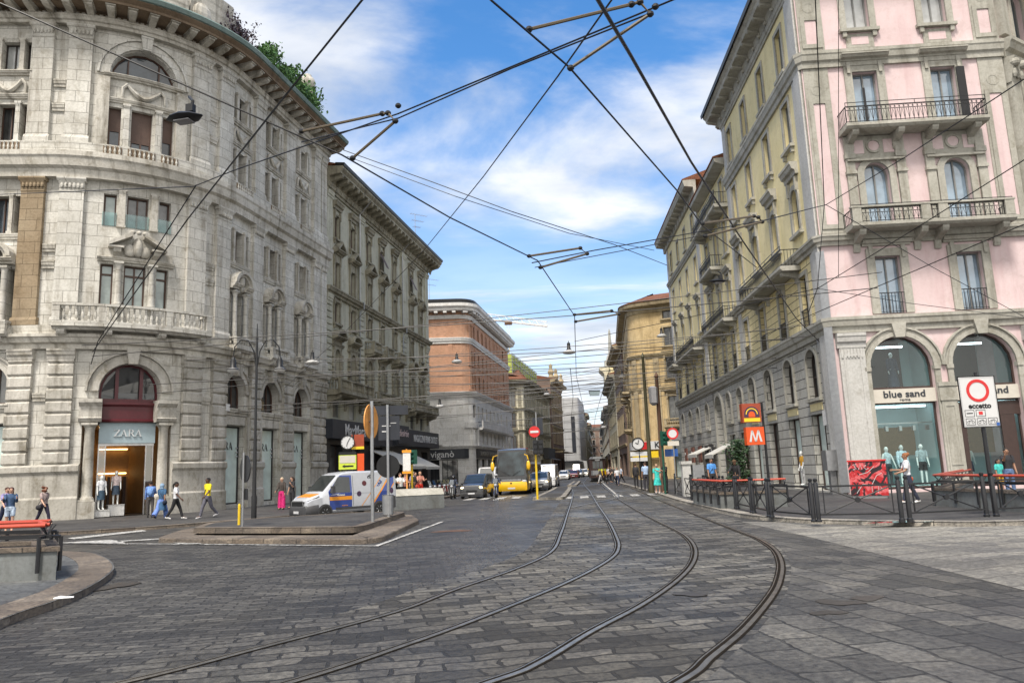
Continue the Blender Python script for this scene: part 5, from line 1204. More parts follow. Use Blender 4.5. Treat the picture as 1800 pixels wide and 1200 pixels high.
for c in AC:
    m = Pb.mb(); m.box(c-0.85, c+0.85, -0.01, 0.03, 3.95, 4.3); Pb.part('spandrel', m, 'yellow_stucco')
iron_balcony(Pb, -11.6, -2.9, 10.95, 12.05, 1.0, 'grey_stone', (-11.1, -8.7, -5.8, -3.4))
for o in pops:
    k = o['k']; c = (o['s0']+o['s1'])/2
    if k == 't': Pb.win(o, 'grey_frame', ('pane_white',), sur='grey_stone', surw=0.3, surd=0.08, sill=0.14)
    if k == 's': Pb.win(o, 'grey_frame', ('pane_white', 'pane_sky_painted'), sur='grey_stone', surw=0.36, surd=0.09, hood=('flat', 0.42, 0.5))
    if k == 'r': Pb.win(o, 'grey_frame', ('pane_sky_painted',), sur='grey_stone', surw=0.3, surd=0.1)
    if k == 'b': Pb.win(o, 'grey_frame', ('pane_sky_painted',), sur='grey_stone', surw=0.36, surd=0.1, hood=('flat', 0.36, 0.3), rail=0.95)
    if k == 's':
        m = Pb.mb(); m.box(c+0.58, c+0.95, 0.11, 0.16, 16.75, 19.6) if c > 5 else m.box(c-0.05, c+0.05, -0.2, -0.19, 17, 19); Pb.part('shutter', m, 'iron')
for c in PC:
    for sg in (-1, 1):
        m = Pb.mb(); m.box(c+sg*1.15-0.2, c+sg*1.15+0.2, -0.01, 0.14, 12.0, 16.45); m.box(c+sg*1.15-0.24, c+sg*1.15+0.24, -0.01, 0.2, 15.35, 15.6); m.box(c+sg*1.15-0.24, c+sg*1.15+0.24, -0.01, 0.2, 14.6, 14.75); Pb.part('pilaster', m, 'grey_stone')
    m = Pb.mb(); m.box(c-1.0, c+1.0, -0.01, 0.06, 15.3, 16.45); m.lathe([(0.36, 0), (0.36, 0.12), (0.26, 0.12), (0.26, 0.05)], (c, 0, 15.95), 12, 'y'); m.box(c-1.3, c+1.3, 0.0, 0.24, 15.2, 15.3); Pb.part('frieze', m, 'grey_stone')
    m = Pb.mb(); m.lathe([(0.25, 0.05), (0.25, 0.09)], (c, 0, 15.95), 12, 'y'); m.box(c-0.92, c-0.45, 0.05, 0.075, 15.6, 16.25); m.box(c+0.45, c+0.92, 0.05, 0.075, 15.6, 16.25); Pb.part('frieze_panel', m, 'pink_stucco')
    m = Pb.mb(); m.box(c-0.65, c+0.65, -0.01, 0.05, 20.95, 21.65); Pb.part('apron', m, 'grey_stone'); m = Pb.mb(); m.box(c-0.4, c+0.4, 0.045, 0.06, 21.1, 21.5); Pb.part('apron_panel', m, 'pink_stucco')
iron_balcony(Pb, 1.4, 7.75, 16.48, 17.55, 1.05, 'grey_stone', (1.85, 3.9, 5.4, 7.3), True, 0.75)
iron_balcony(Pb, 1.1, 8.2, 11.72, 12.62, 1.15, 'grey_stone', (1.6, 4.3, 5.2, 7.8), True, 0.85, (1.35, 4.35, 5.1, 7.95))
# shop windows under the two great arches
for c in (2.95, 6.5):
    o = [x for x in pops if x['k'] == 'h' and abs((x['s0']+x['s1'])/2-c) < 0.3][0]
    arch_deco(Pb, c, 1.375, 5.575, 0.42, 0.12, 'grey_stone')
    for q in (o['s0']-0.24, o['s1']+0.004):
        m = Pb.mb(); m.box(q, q+0.236, -0.2, 0.12, 0.0, 5.4); m.box(q-0.03, q+0.25, -0.1, 0.16, 5.402, 5.58); Pb.part('jamb', m, 'grey_stone')
    m = Pb.mb(); m.box(c-1.36, c+1.36, -0.3, -0.05, 4.0, 4.6); sg = Pb.part('shop_sign', m, 'pale_panel')
    fac_text(Pb, 'blue sand', 'letter_dark', c, -0.04, 4.36, 0.42, sg, font_sx=1.15, bold=0.008); fac_text(Pb, 'roma', 'letter_dark', c, -0.04, 4.12, 0.17, sg, font_sx=1.3)
    m = Pb.mb(); ring_o = outline(c-1.36, c+1.36, 4.62, 6.94, 1.36); ring_i = outline(c-1.29, c+1.29, 4.70, 6.87, 1.29); m.ring(ring_o, ring_i, -0.33, -0.24); m.ring(outline(c-1.36, c+1.36, 0.3, 3.99), outline(c-1.29, c+1.29, 0.36, 3.93), -0.33, -0.24); Pb.part('shop_window_frame', m, 'shop_brown')
    m = Pb.mb(); m.face([(q, -0.3, z) for q, z in outline(c-1.3, c+1.3, 4.65, 6.9, 1.3)]); m.face([(c-1.3, -0.3, 0.33), (c+1.3, -0.3, 0.33), (c+1.3, -0.3, 3.96), (c-1.3, -0.3, 3.96)]); Pb.part('pane', m, 'glass_teal')
    dp = -2.6
    m = Pb.mb(); a, b = c-1.6, c+1.6
    for z0, z1 in ((0.35, 3.98), (4.6, 7.1)):
        m.face([(a, dp, z0), (b, dp, z0), (b, dp, z1), (a, dp, z1)]); m.face([(a, -0.36, z0), (a, dp, z0), (a, dp, z1), (a, -0.36, z1)]); m.face([(b, -0.36, z0), (b, dp, z0), (b, dp, z1), (b, -0.36, z1)]); m.face([(a, -0.36, z0), (b, -0.36, z0), (b, dp, z0), (a, dp, z0)]); m.face([(a, -0.36, z1), (b, -0.36, z1), (b, dp, z1), (a, dp, z1)])
    si = Pb.part('shop_interior', m, 'teal_panel')
    m = Pb.mb(); m.box(a+0.2, b-0.3, dp+0.02, dp+0.2, 1.7, 3.0); Pb.part('shelf', m, 'warm_wall', si)
    m = Pb.mb(); m.box(a+0.02, b-0.5, dp+0.02, dp+0.1, 4.65, 7.0); m.box(a+0.02, a+0.06, dp+0.1, -0.4, 4.65, 7.0); m.box(a+0.06, b-0.5, dp+0.1, -0.4, 7.0, 7.05); Pb.part('back_panel', m, 'shop_brown', si)
    m = Pb.mb(); m.box(a+0.2, b-0.2, -1.3, -1.2, 3.85, 3.93); m.box(a+0.4, b-0.9, -1.3, -1.2, 6.6, 6.68)
    Pb.part('lamp_strip', m, 'lamp_cool', si)
    m = Pb.mb(); m.box(a+0.1, b-0.1, -1.02, -0.98, 3.1, 3.16)
    for k in range(5): m.bxc((a+0.45+k*0.6, -1.0, 2.9), (0.12, 0.16, 0.22))
    Pb.part('spotlight', m, 'steel', si)
m = Pb.mb(); m.box(7.0, 7.6, -0.26, -0.2, 0.36, 3.9); m.box(5.3, 5.5, -0.26, -0.2, 0.36, 3.9); m.box(5.2, 7.9, -0.27, -0.19, 3.3, 3.9); Pb.part('door_frame', m, 'shop_brown')
m = Pb.mb(); m.box(-0.95, -0.35, 0.16, 0.6, 1.15, 2.05); m.box(-0.8, -0.5, 0.2, 0.45, 0.12, 1.15); cb_ = Pb.part('meter_box', m, 'galv')
m = Pb.mb(); m.tube([(-1.1, 0.12, 3.0), (-1.15, 0.12, 6.9), (-1.4, 0.1, 7.2)], 0.04, 5); m.tube([(0.0, 0.2, 0.2), (0.02, 0.2, 11)], 0.05, 5); Pb.part('downpipe', m, 'galv')
m = Pb.mb(); m.box(-1.9, -1.35, 0.01, 0.05, 3.2, 3.9); Pb.part('street_name_plate', m, 'white_trim')
# next house past the pink front, seen along its face
pe = AP(PE, -0.1, 0); NP = Path(pe[:2], 31, [('l', 30)])
Nb = Bld('ornate_pale_house', 'pale ornate house with scrolled capital and bright windows beside the pink front', 'building', NP, NP(4, 0, 0), 6)
nops = [O(c, 1.2, a, b, r_, 0.3) for c in (2.3, 6.0) for a, b, r_ in ((21.3, 24.2, 0.6), (16.2, 19.2, 0), (11.5, 14.6, 0), (8, 10.4, 0), (1, 6.5, 0.6))]
Nb.body(0.05, 12, 27, 10, nops, 'pink_stucco')
for o in nops: Nb.win(o, 'grey_frame', ('pane_blue', 'pane_dark'), sur='grey_stone', surw=0.25, surd=0.1, sill=0.12)
for z0, z1, d1 in ((20.0, 20.9, 0.6), (7.2, 7.9, 0.4), (11, 11.5, 0.35), (26, 27, 0.9)): Nb.cornice(0.05, 12, z0, z1, d1, 'grey_stone', 0.05)
m = Nb.mb(); m.box(0.1, 0.9, 0, 0.3, 8, 18.7); m.sweep(0.05, 0.95, [(0, 18.7), (0.3, 18.7), (0.45, 19.3), (0.6, 19.9), (0, 20.0)]); m.ball((0.2, 0.5, 19.6), 0.22, 8, 6); m.ball((0.8, 0.5, 19.6), 0.22, 8, 6)
for q in (0.2, 0.5, 0.8): m.ball((q, 0.42, 19.15), (0.14, 0.12, 0.28), 6, 5)
Nb.part('pilaster', m, 'grey_stone'); m = Nb.mb(); m.box(0.2, 0.8, 0, 0.3, 21.2, 26); Nb.part('pilaster', m, 'grey_stone')
# yellow house with the long top balcony, then the further yellow palace
YB = Bld('yellow_house', 'yellow house with iron balconies on three floors and a tall arched doorway', 'building', AP, AP(-21, 0, 0), 11)
yc = [-17.6, -20.6, -23.9]
yops = [O(c, 1.0, a, b, 0, 0.25, k=k) for c in yc for a, b, k in ((19.6, 21.4, 't'), (16.0, 18.4, 's'), (11.5, 14.2, 's'), (8.0, 10.5, 'b'))]+[O(c, 1.4, 4.5, 6.6, 0.55, 0.3, k='g') for c in (-17.4, -20.8)]+[O(c, 1.9, 0.2, 3.6, 0, 0.35, k='h') for c in (-17.4, -20.8)]+[O(-24.1, 2.5, 0.15, 6.7, 1.25, 0.5, k='d')]
Y0, Y1 = -26.1, -15.93
YB.body(Y0, Y1, 21.9, 12, yops, 'yellow_stucco', 11.2, d=-0.02); m = YB.mb(); wall(m, Y0, Y1, 7.3, 11.2, yops, -0.02); YB.part('wall', m, 'yellow_block'); m = YB.mb(); wall(m, Y0, Y1, 0, 7.3, yops, -0.02); YB.part('wall', m, 'grey_block')
def ywin(B, o):
    k = o['k']
    if k in 'ts': B.win(o, 'grey_frame', ('pane_dark', 'pane_grey'), sur='grey_stone', surw=0.18, surd=0.07, sill=0.12, hood=('flat', 0.7, 0.35) if 12 < o['z0'] < 14 or 11 < o['z0'] < 12 else None)
    elif k == 'b': B.win(o, 'dark_frame', ('pane_dark',), sur='grey_stone', surw=0.2, surd=0.08, rail=0.95)
    elif k == 'g': B.win(o, 'dark_frame', ('pane_grey', 'pane_dark'), trans=5.5, sur='grey_stone', surw=0.16, surd=0.1, sill=0.08)
    elif k == 'h': B.win(o, 'shop_brown', ('pane_dark', 'pane_brown', 'shop_teal'), mull=1)
    else: B.win(o, 'grey_frame', ('pane_grey',), mull=1, trans=4.2, sur='grey_stone', surw=0.3, surd=0.14)
for o in yops: ywin(YB, o)
for z0, z1, d1 in ((7.2, 7.85, 0.32), (11.2, 11.7, 0.34)): YB.cornice(Y0, Y1-0.03, z0, z1, d1, 'grey_stone', 0.05, 'string_course')
m = YB.mb(); m.sweep(Y0+0.2, Y1, [(0, 21.9), (0.2, 21.95), (0.7, 22.15), (0.75, 22.4), (0, 22.45)]); YB.part('cornice', m, 'grey_stone'); m = YB.mb(); m.sweep(Y0+0.2, Y1, [(0.8, 22.46), (0.8, 22.54), (-5, 24.2), (-5, 22.46)]); YB.part('roof', m, 'roof_tile')
iron_balcony(YB, -24.6, -16.2, 19.0, 20.1, 0.95, 'grey_stone', (-24.2, -22, -19, -16.8)); iron_balcony(YB, -23.2, -19.0, 15.3, 16.4, 0.95, 'grey_stone', (-22.8, -19.4)); iron_balcony(YB, -24.2, -16.4, 11.05, 12.1, 0.95, 'grey_stone', (-23.7, -21, -19, -16.9))
WB = Bld('yellow_palace', 'further yellow palace with bracketed eaves and small shop signs, past the yellow house', 'building', AP, AP(-34, 0, 0), 12)
W0, W1 = -43.2, -26.13
wc = [-28.7, -32.7, -36.6, -40.7]
wops = [O(c, 1.0, a, b, r_, 0.25, k=k) for c in wc for a, b, k, r_ in ((20.7, 22.7, 't', 0), (16.7, 18.9, 't', 0), (12.5, 14.8, 's', 0), (8.0, 10.1, 'b', 0))]+[O(c, 1.4, 4.4, 6.45, 0.5, 0.3, k='g') for c in wc]+[O(c, 1.9, 0.2, 3.2, 0, 0.35, k='h') for c in wc]
WB.body(W0, W1, 23.8, 12, wops, 'yellow_stucco', 11.2, d=0.03); m = WB.mb(); wall(m, W0, W1, 7.3, 11.2, wops, 0.03); WB.part('wall', m, 'yellow_block'); m = WB.mb(); wall(m, W0, W1, 0, 7.3, wops, 0.03); m.face([(W0, 0.03, 0), (W0, 0.03, 11.2), (W0, -12, 11.2), (W0, -12, 0)]); WB.part('wall', m, 'grey_block')
for o in wops: o['rev'] += 0.0; ywin(WB, o)
for z0, z1, d1 in ((7.2, 7.85, 0.36), (11.2, 11.7, 0.36), (19.6, 20.1, 0.3)): WB.cornice(W0-0.05, W1, z0, z1, d1, 'grey_stone', 0.07, 'string_course')
for a, b in ((-27.3, -26.2), (-43.1, -42.2)): m = WB.mb(); m.box(a, b, 0.02, 0.12, 7.95, 23.5); WB.part('pilaster', m, 'grey_pilaster')
m = WB.mb(); m.sweep(W0-1.0, W1+0.1, [(0, 23.6), (0.2, 23.65), (0.25, 24.2), (0.95, 24.3), (1.05, 24.65), (1.05, 24.8), (0, 24.9)]); WB.part('cornice', m, 'grey_stone'); m = WB.mb(); m.sweep(W0-1.0, W1+0.1, [(1.1, 24.82), (1.1, 24.92), (-5, 27.0), (-5, 24.82)]); WB.part('roof', m, 'roof_tile')
q = W0+0.2
while q < W1: m = WB.mb(); console(m, q, 0.26, 0.75, 23.7, 24.29, 0.15); WB.part('modillion', m, 'grey_stone'); q += 1.3
iron_balcony(WB, -36.9, -27.6, 10.85, 11.95, 1.0, 'grey_stone', (-36.4, -33.5, -31, -28.1)); iron_balcony(WB, -42.6, -38.6, 10.95, 12.0, 1.0, 'grey_stone', (-42.2, -39))
for i, (c, mt) in enumerate(((-38.6, 'awning_brown'), (-35.0, 'awning_brown'), (-31.6, 'awning_brown'), (-28.6, 'shop_dark'), (-26.6, 'shop_dark'))):
    m = WB.mb(); m.box(c-0.6, c+0.6, 0.28, 0.4, 1.75, 3.1); sg = WB.part('shop_sign', m, mt); fac_text(WB, ('bar', 'bar', 'bar', 'moda', 'M')[i], 'sign_white', c, 0.41, 2.6, 0.4, sg)
# ochre corner house
oc = atp(1118, 88); of = atp(1107, 112); oh = math.degrees(math.atan2(oc.y-of.y, oc.x-of.x))
OP = Path((of.x+(of.x-oc.x)*((24/(of-oc).length)-1), of.y+(of.y-oc.y)*((24/(of-oc).length)-1)), oh, [('l', 24), ('a', 2.4, -25-oh), ('l', 12)], -24)
ob = 2.4*rad(-25-oh)
OB = Bld('ochre_corner_house', 'weathered ochre house with rounded corner, tiled roof and arched passage beside the yellow palace', 'building', OP, OP(ob, 0, 0), 15)
och = 19.8
oops = [O(ob+3.0, 1.2, a, b, r_, 0.28, k='w') for a, b, r_ in ((14.9, 17.0, 0), (11.2, 13.6, 0), (6.4, 9.2, 0), (18.0, 19.0, 0))]+[O(ob+4.2, 3.2, 0.2, 6.0, 1.6, 0.6, k='a')]+[O(-c, 1.0, a, b, 0, 0.28, k='s') for c in (2.0, 5, 8, 11, 14, 17, 20.5) for a, b in ((14.5, 16.6), (10.6, 13), (6.2, 8.8))]+[O(-c, 2.2, 0.2, 3.6, 0, 0.4, k='h') for c in (2.5, 6.5, 10.5, 14.5)]+[O(1.6, 2.2, 0.2, 3.2, 0, 0.4, k='h')]
OB.body(-24, ob+9, och, 3.4, oops, 'ochre_stucco')
for o in oops:
    if o['k'] in 'ws': OB.win(o, 'grey_frame', ('pane_dark', 'pane_curtain', 'pane_grey'), sur='ochre_trim', surw=0.2, surd=0.08, sill=0.12, hood=('flat', 0.5, 0.35) if o['z0'] < 14 else None)
    elif o['k'] == 'a': OB.win(o, 'shop_dark', ('pane_curtain',), mull=2, trans=4.4)
    else: OB.win(o, 'shop_dark', ('pane_dark', 'pane_brown'), mull=1)
OB.cornice(-24, ob+9, 13.7, 14.15, 0.3, 'ochre_trim', 0.05, 'string_course'); OB.cornice(-24, ob+9, 9.9, 10.3, 0.2, 'ochre_trim', 0.05, 'string_course')
m = OB.mb(); m.sweep(-24.5, ob+9, [(0, och-0.9), (0.1, och-0.9), (0.15, och-0.3), (0.8, och-0.15), (0.9, och+0.2), (0, och+0.25)]); OB.part('cornice', m, 'ochre_trim'); m = OB.mb(); m.sweep(-24.5, ob+9, [(0.95, och+0.26), (0.95, och+0.34), (-3.3, och+1.9), (-3.3, och+0.26)]); OB.part('roof', m, 'roof_tile')
for q in (0.3, 1.6, ob-0.2, ob+1.3): m = OB.mb(); m.box(q-0.35, q+0.35, 0, 0.12, 4.6, 13.6); m.ring(outline(q-0.25, q+0.25, 10.4, 13.2), outline(q-0.12, q+0.12, 10.6, 13.0), 0.11, 0.16); OB.part('pilaster', m, 'ochre_trim')
stone_balcony(OB, ob+1.9, ob+4.1, 5.6, 6.7, 0.8, 'ochre_trim', (ob+2.3, ob+3.7), (), 0.5); iron_balcony(OB, -7.2, -1.2, 10.1, 11.3, 1.0, 'ochre_trim', (-6.5, -2)); iron_balcony(OB, -6.0, -1.4, 5.7, 6.8, 1.0, 'ochre_trim', (-5.5, -2)); iron_balcony(OB, -15, -10, 10.1, 11.3, 1.0, 'ochre_trim', (-14.5, -10.5))
m = OB.mb(); m.sweep(-3.5, ob+1.2, [(0.1, 3.4), (0.5, 3.4), (0.5, 4.3), (0.1, 4.3)]); sg = OB.part('shop_sign', m, 'sign_white')
m = OB.mb(); m.sweep(1.9, 2.9, [(0.5, 3.45), (0.55, 3.45), (0.55, 4.25), (0.5, 4.25)]); OB.part('shop_logo', m, 'sign_red', sg); fac_text(OB, 'K', 'letter_dark', 3.9, 0.53, 3.85, 0.9, sg, bold=0.02)
m = OB.mb(); m.sweep(1.0, ob+1.0, [(0.45, 2.5), (0.6, 2.5), (0.6, 3.2), (0.45, 3.2)]); OB.part('kiosk_sign', m, 'sign_yellow')
m = OB.mb(); m.sweep(ob+2.6, ob+5.8, [(0.1, 4.3), (0.9, 4.25), (0.9, 4.9), (0.1, 5.0)]); OB.part('canopy', m, 'galv'); m = OB.mb(); m.box(ob+4.6, ob+5.6, 0.92, 1.0, 4.3, 4.95); OB.part('shop_logo', m, 'sign_red')
m = OB.mb(); m.face([(-9, 0.2, 3.4), (-4, 0.2, 3.4), (-4, 1.6, 2.8), (-9, 1.6, 2.8)]); m.face([(-9, 1.6, 2.8), (-4, 1.6, 2.8), (-4, 1.6, 2.6), (-9, 1.6, 2.6)]); OB.part('awning', m, 'awning')
ch = MB(); ax_ = AP(-42.3, -4.5, 0); ch.bxc((ax_[0], ax_[1], 26.0), (1.1, 0.9, 3.6)); ch.bxc((ax_[0], ax_[1], 27.9), (1.4, 1.2, 0.18)); ch.bxc((ax_[0], ax_[1], 28.2), (0.9, 0.7, 0.4)); WB.part('chimney', ch, 'far_grey')
# far right row
def rpath(px0, Y0_, px1, Y1_):
    a = atp(px0, Y0_); b = atp(px1, Y1_); d_ = a-b
    return Path((a.x, a.y), math.degrees(math.atan2((b-a).y, (b-a).x)), [('l', (a-b).length)]), (a-b).length
T_, l_ = rpath(1090, 134, 1104.5, 113)
house('brown_house', 'dark brown narrow house with deep eaves between ochre house and spired corner', T_, 0, l_, 19.4, 10, 'brown_wall', 'ochre_trim', [(15, 17.2, 0), (11, 13.4, 0), (6.8, 9.4, 0)], [2+3*k for k in range(6)], 31, hoods=None, eave=1.3, corns=(4.6,), shops=((1, 9, 3.6, 0), (10, 19, 3.6, 0)))
T_, l_ = rpath(1075, 172, 1089, 136)
HC = house('cream_corner_house', 'cream house with obelisk spire on its far corner turret, far right of the tram', T_, 0, l_, 17.8, 10, 'cream_wall', 'green_trim', [(13.6, 16, 0), (9.6, 12, 0), (5.6, 8, 0)], [2+2.9*k for k in range(12)], 32, hoods=None, eave=1.1, corns=(4.6, 12.6), shops=((1, 12, 3.6, 0), (14, 30, 3.6, 0)))
m = HC.mb(); m.sweep(-1.5, 5.5, [(0.0, 17.9), (0.6, 17.9), (0.6, 22.0), (1.2, 22.6), (1.6, 23.0), (1.6, 23.6), (-5, 23.6), (-5, 17.9)]); HC.part('turret', m, 'cream_wall')
m = HC.mb(); m.box(0.2, 3.2, -3, 0.3, 23.62, 25.2); m.lathe([(1.3, 25.2), (1.0, 26.0), (0.9, 26.4), (0.55, 26.8), (0.25, 32), (0.0, 32.8)], (1.7, -1.2, 0), 4); HC.part('spire', m, 'far_grey'); m = HC.mb(); m.box(5.7, 14, -6, -0.4, 18.3, 23.4); HC.part('attic_floor', m, 'yellow_stucco')
T_, l_ = rpath(1061, 330, 1074, 174)
for i, (a, b, h, wm) in enumerate(((l_-40, l_, 15, 'brown_wall'), (l_-82, l_-40.3, 17, 'ochre_stucco'), (0, l_-82.3, 15.5, 'far_grey'))):
    house('street_house', ('brown house beyond the spired corner house', 'tall ochre house far off beyond the brown one', 'grey terrace at the vanishing end of the street, on the right')[i].replace(', on the right', ', opposite the pale house'), T_, a, b, h, 12, wm, 'far_grey', [(5+3.3*k, 7.1+3.3*k, 0) for k in range(3)], [a+2+3.4*k for k in range(int((b-a-2)/3.4))], 40+i, hoods=None, corns=(4.4,), eave=0.9, shops=((a+1, b-1, 3.5, 0),))
e_ = atp(1050, 345); TE = Path((e_.x-20, e_.y), 0, [('l', 60)])
house('street_house', 'brown house closing the view at the end of the street', TE, 0, 45, 19, 10, 'brown_wall', 'far_grey', [(5+3.3*k, 7.1+3.3*k, 0) for k in range(4)], [2+3.4*k for k in range(12)], 50, hoods=None, eave=0.8)
# ------------------------------------------------------------------ people
CM = {}
def cm(c, ro=0.85):
    k = tuple(round(x, 3) for x in c)+(ro,)
    if k not in CM: CM[k] = plain('cloth_%d' % len(CM), c, ro, var=0.38, sc=12)
    return CM[k]
plain('skin_light', (0.52, 0.31, 0.22), 0.5, var=0.06); plain('skin_dark', (0.11, 0.055, 0.035), 0.5, var=0.06); plain('skin_mid', (0.33, 0.18, 0.115), 0.5, var=0.06); plain('mannequin_white', (0.72, 0.74, 0.73), 0.3, var=0.03)
def skin_mesh(pts, edges, radii, name):
    me = bpy.data.meshes.new(name); me.from_pydata(pts, edges, []); o = bpy.data.objects.new(name, me); COL.objects.link(o)
    md = o.modifiers.new('skin', 'SKIN'); md.use_smooth_shade = True
    if not me.skin_vertices: me.skin_vertices.new() if hasattr(me.skin_vertices, 'new') else None
    for i, r in enumerate(radii):
        me.skin_vertices[0].data[i].radius = (r, r); me.skin_vertices[0].data[i].use_root = (i == 0)
    o.modifiers.new('sub', 'SUBSURF').levels = 1; o.modifiers['sub'].render_levels = 1
    out = bpy.data.meshes.new_from_object(o.evaluated_get(bpy.context.evaluated_depsgraph_get()))
    bpy.data.objects.remove(o); bpy.data.meshes.remove(me); return out
def person(label, loc, face, h=1.7, skin='skin_light', hair=((0.03, 0.02, 0.015), 'short'), top=((0.5, 0.5, 0.5), 'tee'), bot=((0.03, 0.03, 0.04), 'trousers'), shoes=(0.02, 0.02, 0.02), lh=0, lk=0, rh=0, rk=0, la=5, le=12, ra=5, re=12, lo=8, ro=8, group='people in the street', sit=False, bag=None, name='person', cat='person', lean=0, parts=True, z=None):
    # angles in degrees: hip and knee swing per leg, shoulder and elbow flex per arm, lo/ro = arm held away from the side; face = compass of the gaze, 0 = +Y
    k = h/1.72; V = Vector
    def rx(v, a): a = rad(a); return V((v.x, v.y*math.cos(a)-v.z*math.sin(a), v.y*math.sin(a)+v.z*math.cos(a)))
    if sit: lh, rh, lk, rk = 82, 80, 84, 78
    pel = V((0, 0, 0.93)); low = None
    J = {}
    for sd, hh, kk in ((-1, lh, lk), (1, rh, rk)):
        hip = V((sd*0.09, 0, 0.90)); th = rx(V((sd*0.012, 0, -0.42)), hh); kn = hip+th
        sh = rx(V((0, 0, -0.41)), hh-kk); an = kn+sh; ft = an+rx(V((0, 0.17, -0.05)), min(0, (hh-kk)*0.45))
        J[sd] = (hip, kn, an, ft)
    low = min(min(J[sd][2].z-0.08, J[sd][3].z-0.02) for sd in J) if not sit else 0.0
    up = -low
    for sd in J: J[sd] = tuple(p+V((0, 0, up)) for p in J[sd])
    P = lambda x, y, z_: rx(V((x, y, z_-0.93)), -lean)+V((0, 0, 0.93+up))
    ch, nk, hb, ht = P(0, 0, 1.27), P(0, -0.005, 1.46), P(0, 0.012, 1.55), P(0, 0.012, 1.65)
    A = {}
    for sd, aa, ee, oo in ((-1, la, le, lo), (1, ra, re, ro)):
        s_ = P(sd*0.165, 0, 1.40); u = rx(V((sd*math.sin(rad(oo))*0.29, 0, -math.cos(rad(oo))*0.29)), aa); e = s_+u
        f = rx(V((sd*math.sin(rad(oo*0.4))*0.25, 0, -0.25)), aa+ee); w_ = e+f; d_ = f.normalized(); A[sd] = (s_, e, w_, w_+d_*0.075, d_)
    pts = [V((0, 0, 0.93+up)), ch, nk, hb, ht]; ed = [(0, 1), (1, 2), (2, 3), (3, 4)]; rd = [0.115, 0.115, 0.055, 0.082, 0.088]
    for sd in (-1, 1):
        b = len(pts); pts += list(J[sd]); ed += [(0, b), (b, b+1), (b+1, b+2), (b+2, b+3)]; rd += [0.085, 0.055, 0.04, 0.036]
        b = len(pts); pts += list(A[sd][:4]); ed += [(1, b), (b, b+1), (b+1, b+2), (b+2, b+3)]; rd += [0.058, 0.042, 0.03, 0.032]
    me = skin_mesh([p*k for p in pts], ed, [r*k for r in rd], 'body')
    me.materials.clear(); me.materials.append(MT[skin])
    root = thing(name, label, cat, loc, -rad(face), group)
    ex = MB(); ex.M = Matrix.Scale(k, 4)
    hc = (hb+ht)/2
    # face and hands joined to the body mesh
    ex.ball(hc+V((0, 0.0, 0.01)), (0.079, 0.096, 0.118), 12, 8); ex.ball(hc+V((0, 0.092, -0.008)), (0.013, 0.02, 0.02), 6, 4)
    for sd in (-1, 1): ex.ball(hc+V((sd*0.088, 0.0, 0.0)), (0.012, 0.02, 0.03), 6, 4)
    for sd in (-1, 1):
        w_, t_, d_ = A[sd][2], A[sd][3], A[sd][4]; sx = V((sd*-1.0, 0, 0)); fw = d_.cross(sx).normalized()
        for q in range(4): a = t_+fw*(q-1.5)*0.017; ex.tube([a-d_*0.02, a+d_*(0.035+0.008*(1 if q in (1, 2) else 0))+sx*0.006, a+d_*(0.065+0.01*(1 if q in (1, 2) else 0))+sx*0.022], [0.0085, 0.008, 0.006], 5)
        a = w_+d_*0.03+fw*0.025*(1 if d_.z < 0 else 1); ex.tube([a, a+d_*0.03+fw*0.022, a+d_*0.055+fw*0.026+sx*0.01], [0.01, 0.009, 0.007], 5)
    ex.m = 1
    for sd in (-1, 1): ex.ball(hc+V((sd*0.032, 0.088, 0.018)), (0.014, 0.009, 0.008), 6, 4)
    ex.m = 2; ex.ball(hc+V((0, 0.086, -0.05)), (0.022, 0.008, 0.006), 6, 4)
    o2 = ex.build('face', [MT[skin], MT['iron'], MT['burgundy'] if skin != 'mannequin_white' else MT[skin]], None, fix=True, smooth=60)
    bm = bmesh.new(); bm.from_mesh(me)
    me2 = o2.data; off = len(bm.verts); bm.from_mesh(me2); bm.to_mesh(me); bm.free()
    for mt in list(me2.materials)[1:]: me.materials.append(mt)
    bpy.data.objects.remove(o2); me.shade_smooth()
    bo = bpy.data.objects.new('body', me); COL.objects.link(bo); bo.parent = root
    def add(nm, mb, mat, sm=50):
        mb2 = mb.build(nm, mat, root, smooth=sm); return mb2
    def nmb(): m = MB(); m.M = Matrix.Scale(k, 4); return m
    def ell(c, a, b, ax=None, n=12): return [tuple(c+V((a*math.cos(2*PI*i/n), b*math.sin(2*PI*i/n), 0))) for i in range(n)]
    tc, tk = top
    if tk != 'none':
        m = nmb(); zb = 0.86 if tk != 'dress' else 0.5
        rows = [(0.86, 0.165, 0.115), (0.95, 0.155, 0.11), (1.1, 0.148, 0.105), (1.27, 0.18, 0.12), (1.38, 0.185, 0.105), (1.44, 0.12, 0.075), (1.475, 0.066, 0.062)]
        if tk == 'dress': rows = [(0.46, 0.24, 0.21), (0.7, 0.21, 0.17)]+rows
        if tk == 'robe': rows = [(0.16, 0.26, 0.24), (0.5, 0.23, 0.2), (0.7, 0.2, 0.17)]+rows
        m.loft([ell(P(0, 0, z_), a, b) for z_, a, b in rows])
        for sd in (-1, 1):
            s_, e, w_ = A[sd][:3]; sh = P(sd*0.13, 0, 1.41)
            if tk in ('tee', 'dress'): m.tube([sh, s_, s_.lerp(e, 0.75)], [0.075, 0.07, 0.066], 8)
            elif tk in ('long', 'robe'): m.tube([sh, s_, e, w_], [0.075, 0.07, 0.058, 0.046], 8)
        add({'tee': 'shirt', 'long': 'jacket', 'dress': 'dress', 'robe': 'robe', 'vest': 'vest'}[tk], m, cm(tc))
    bc, bk = bot
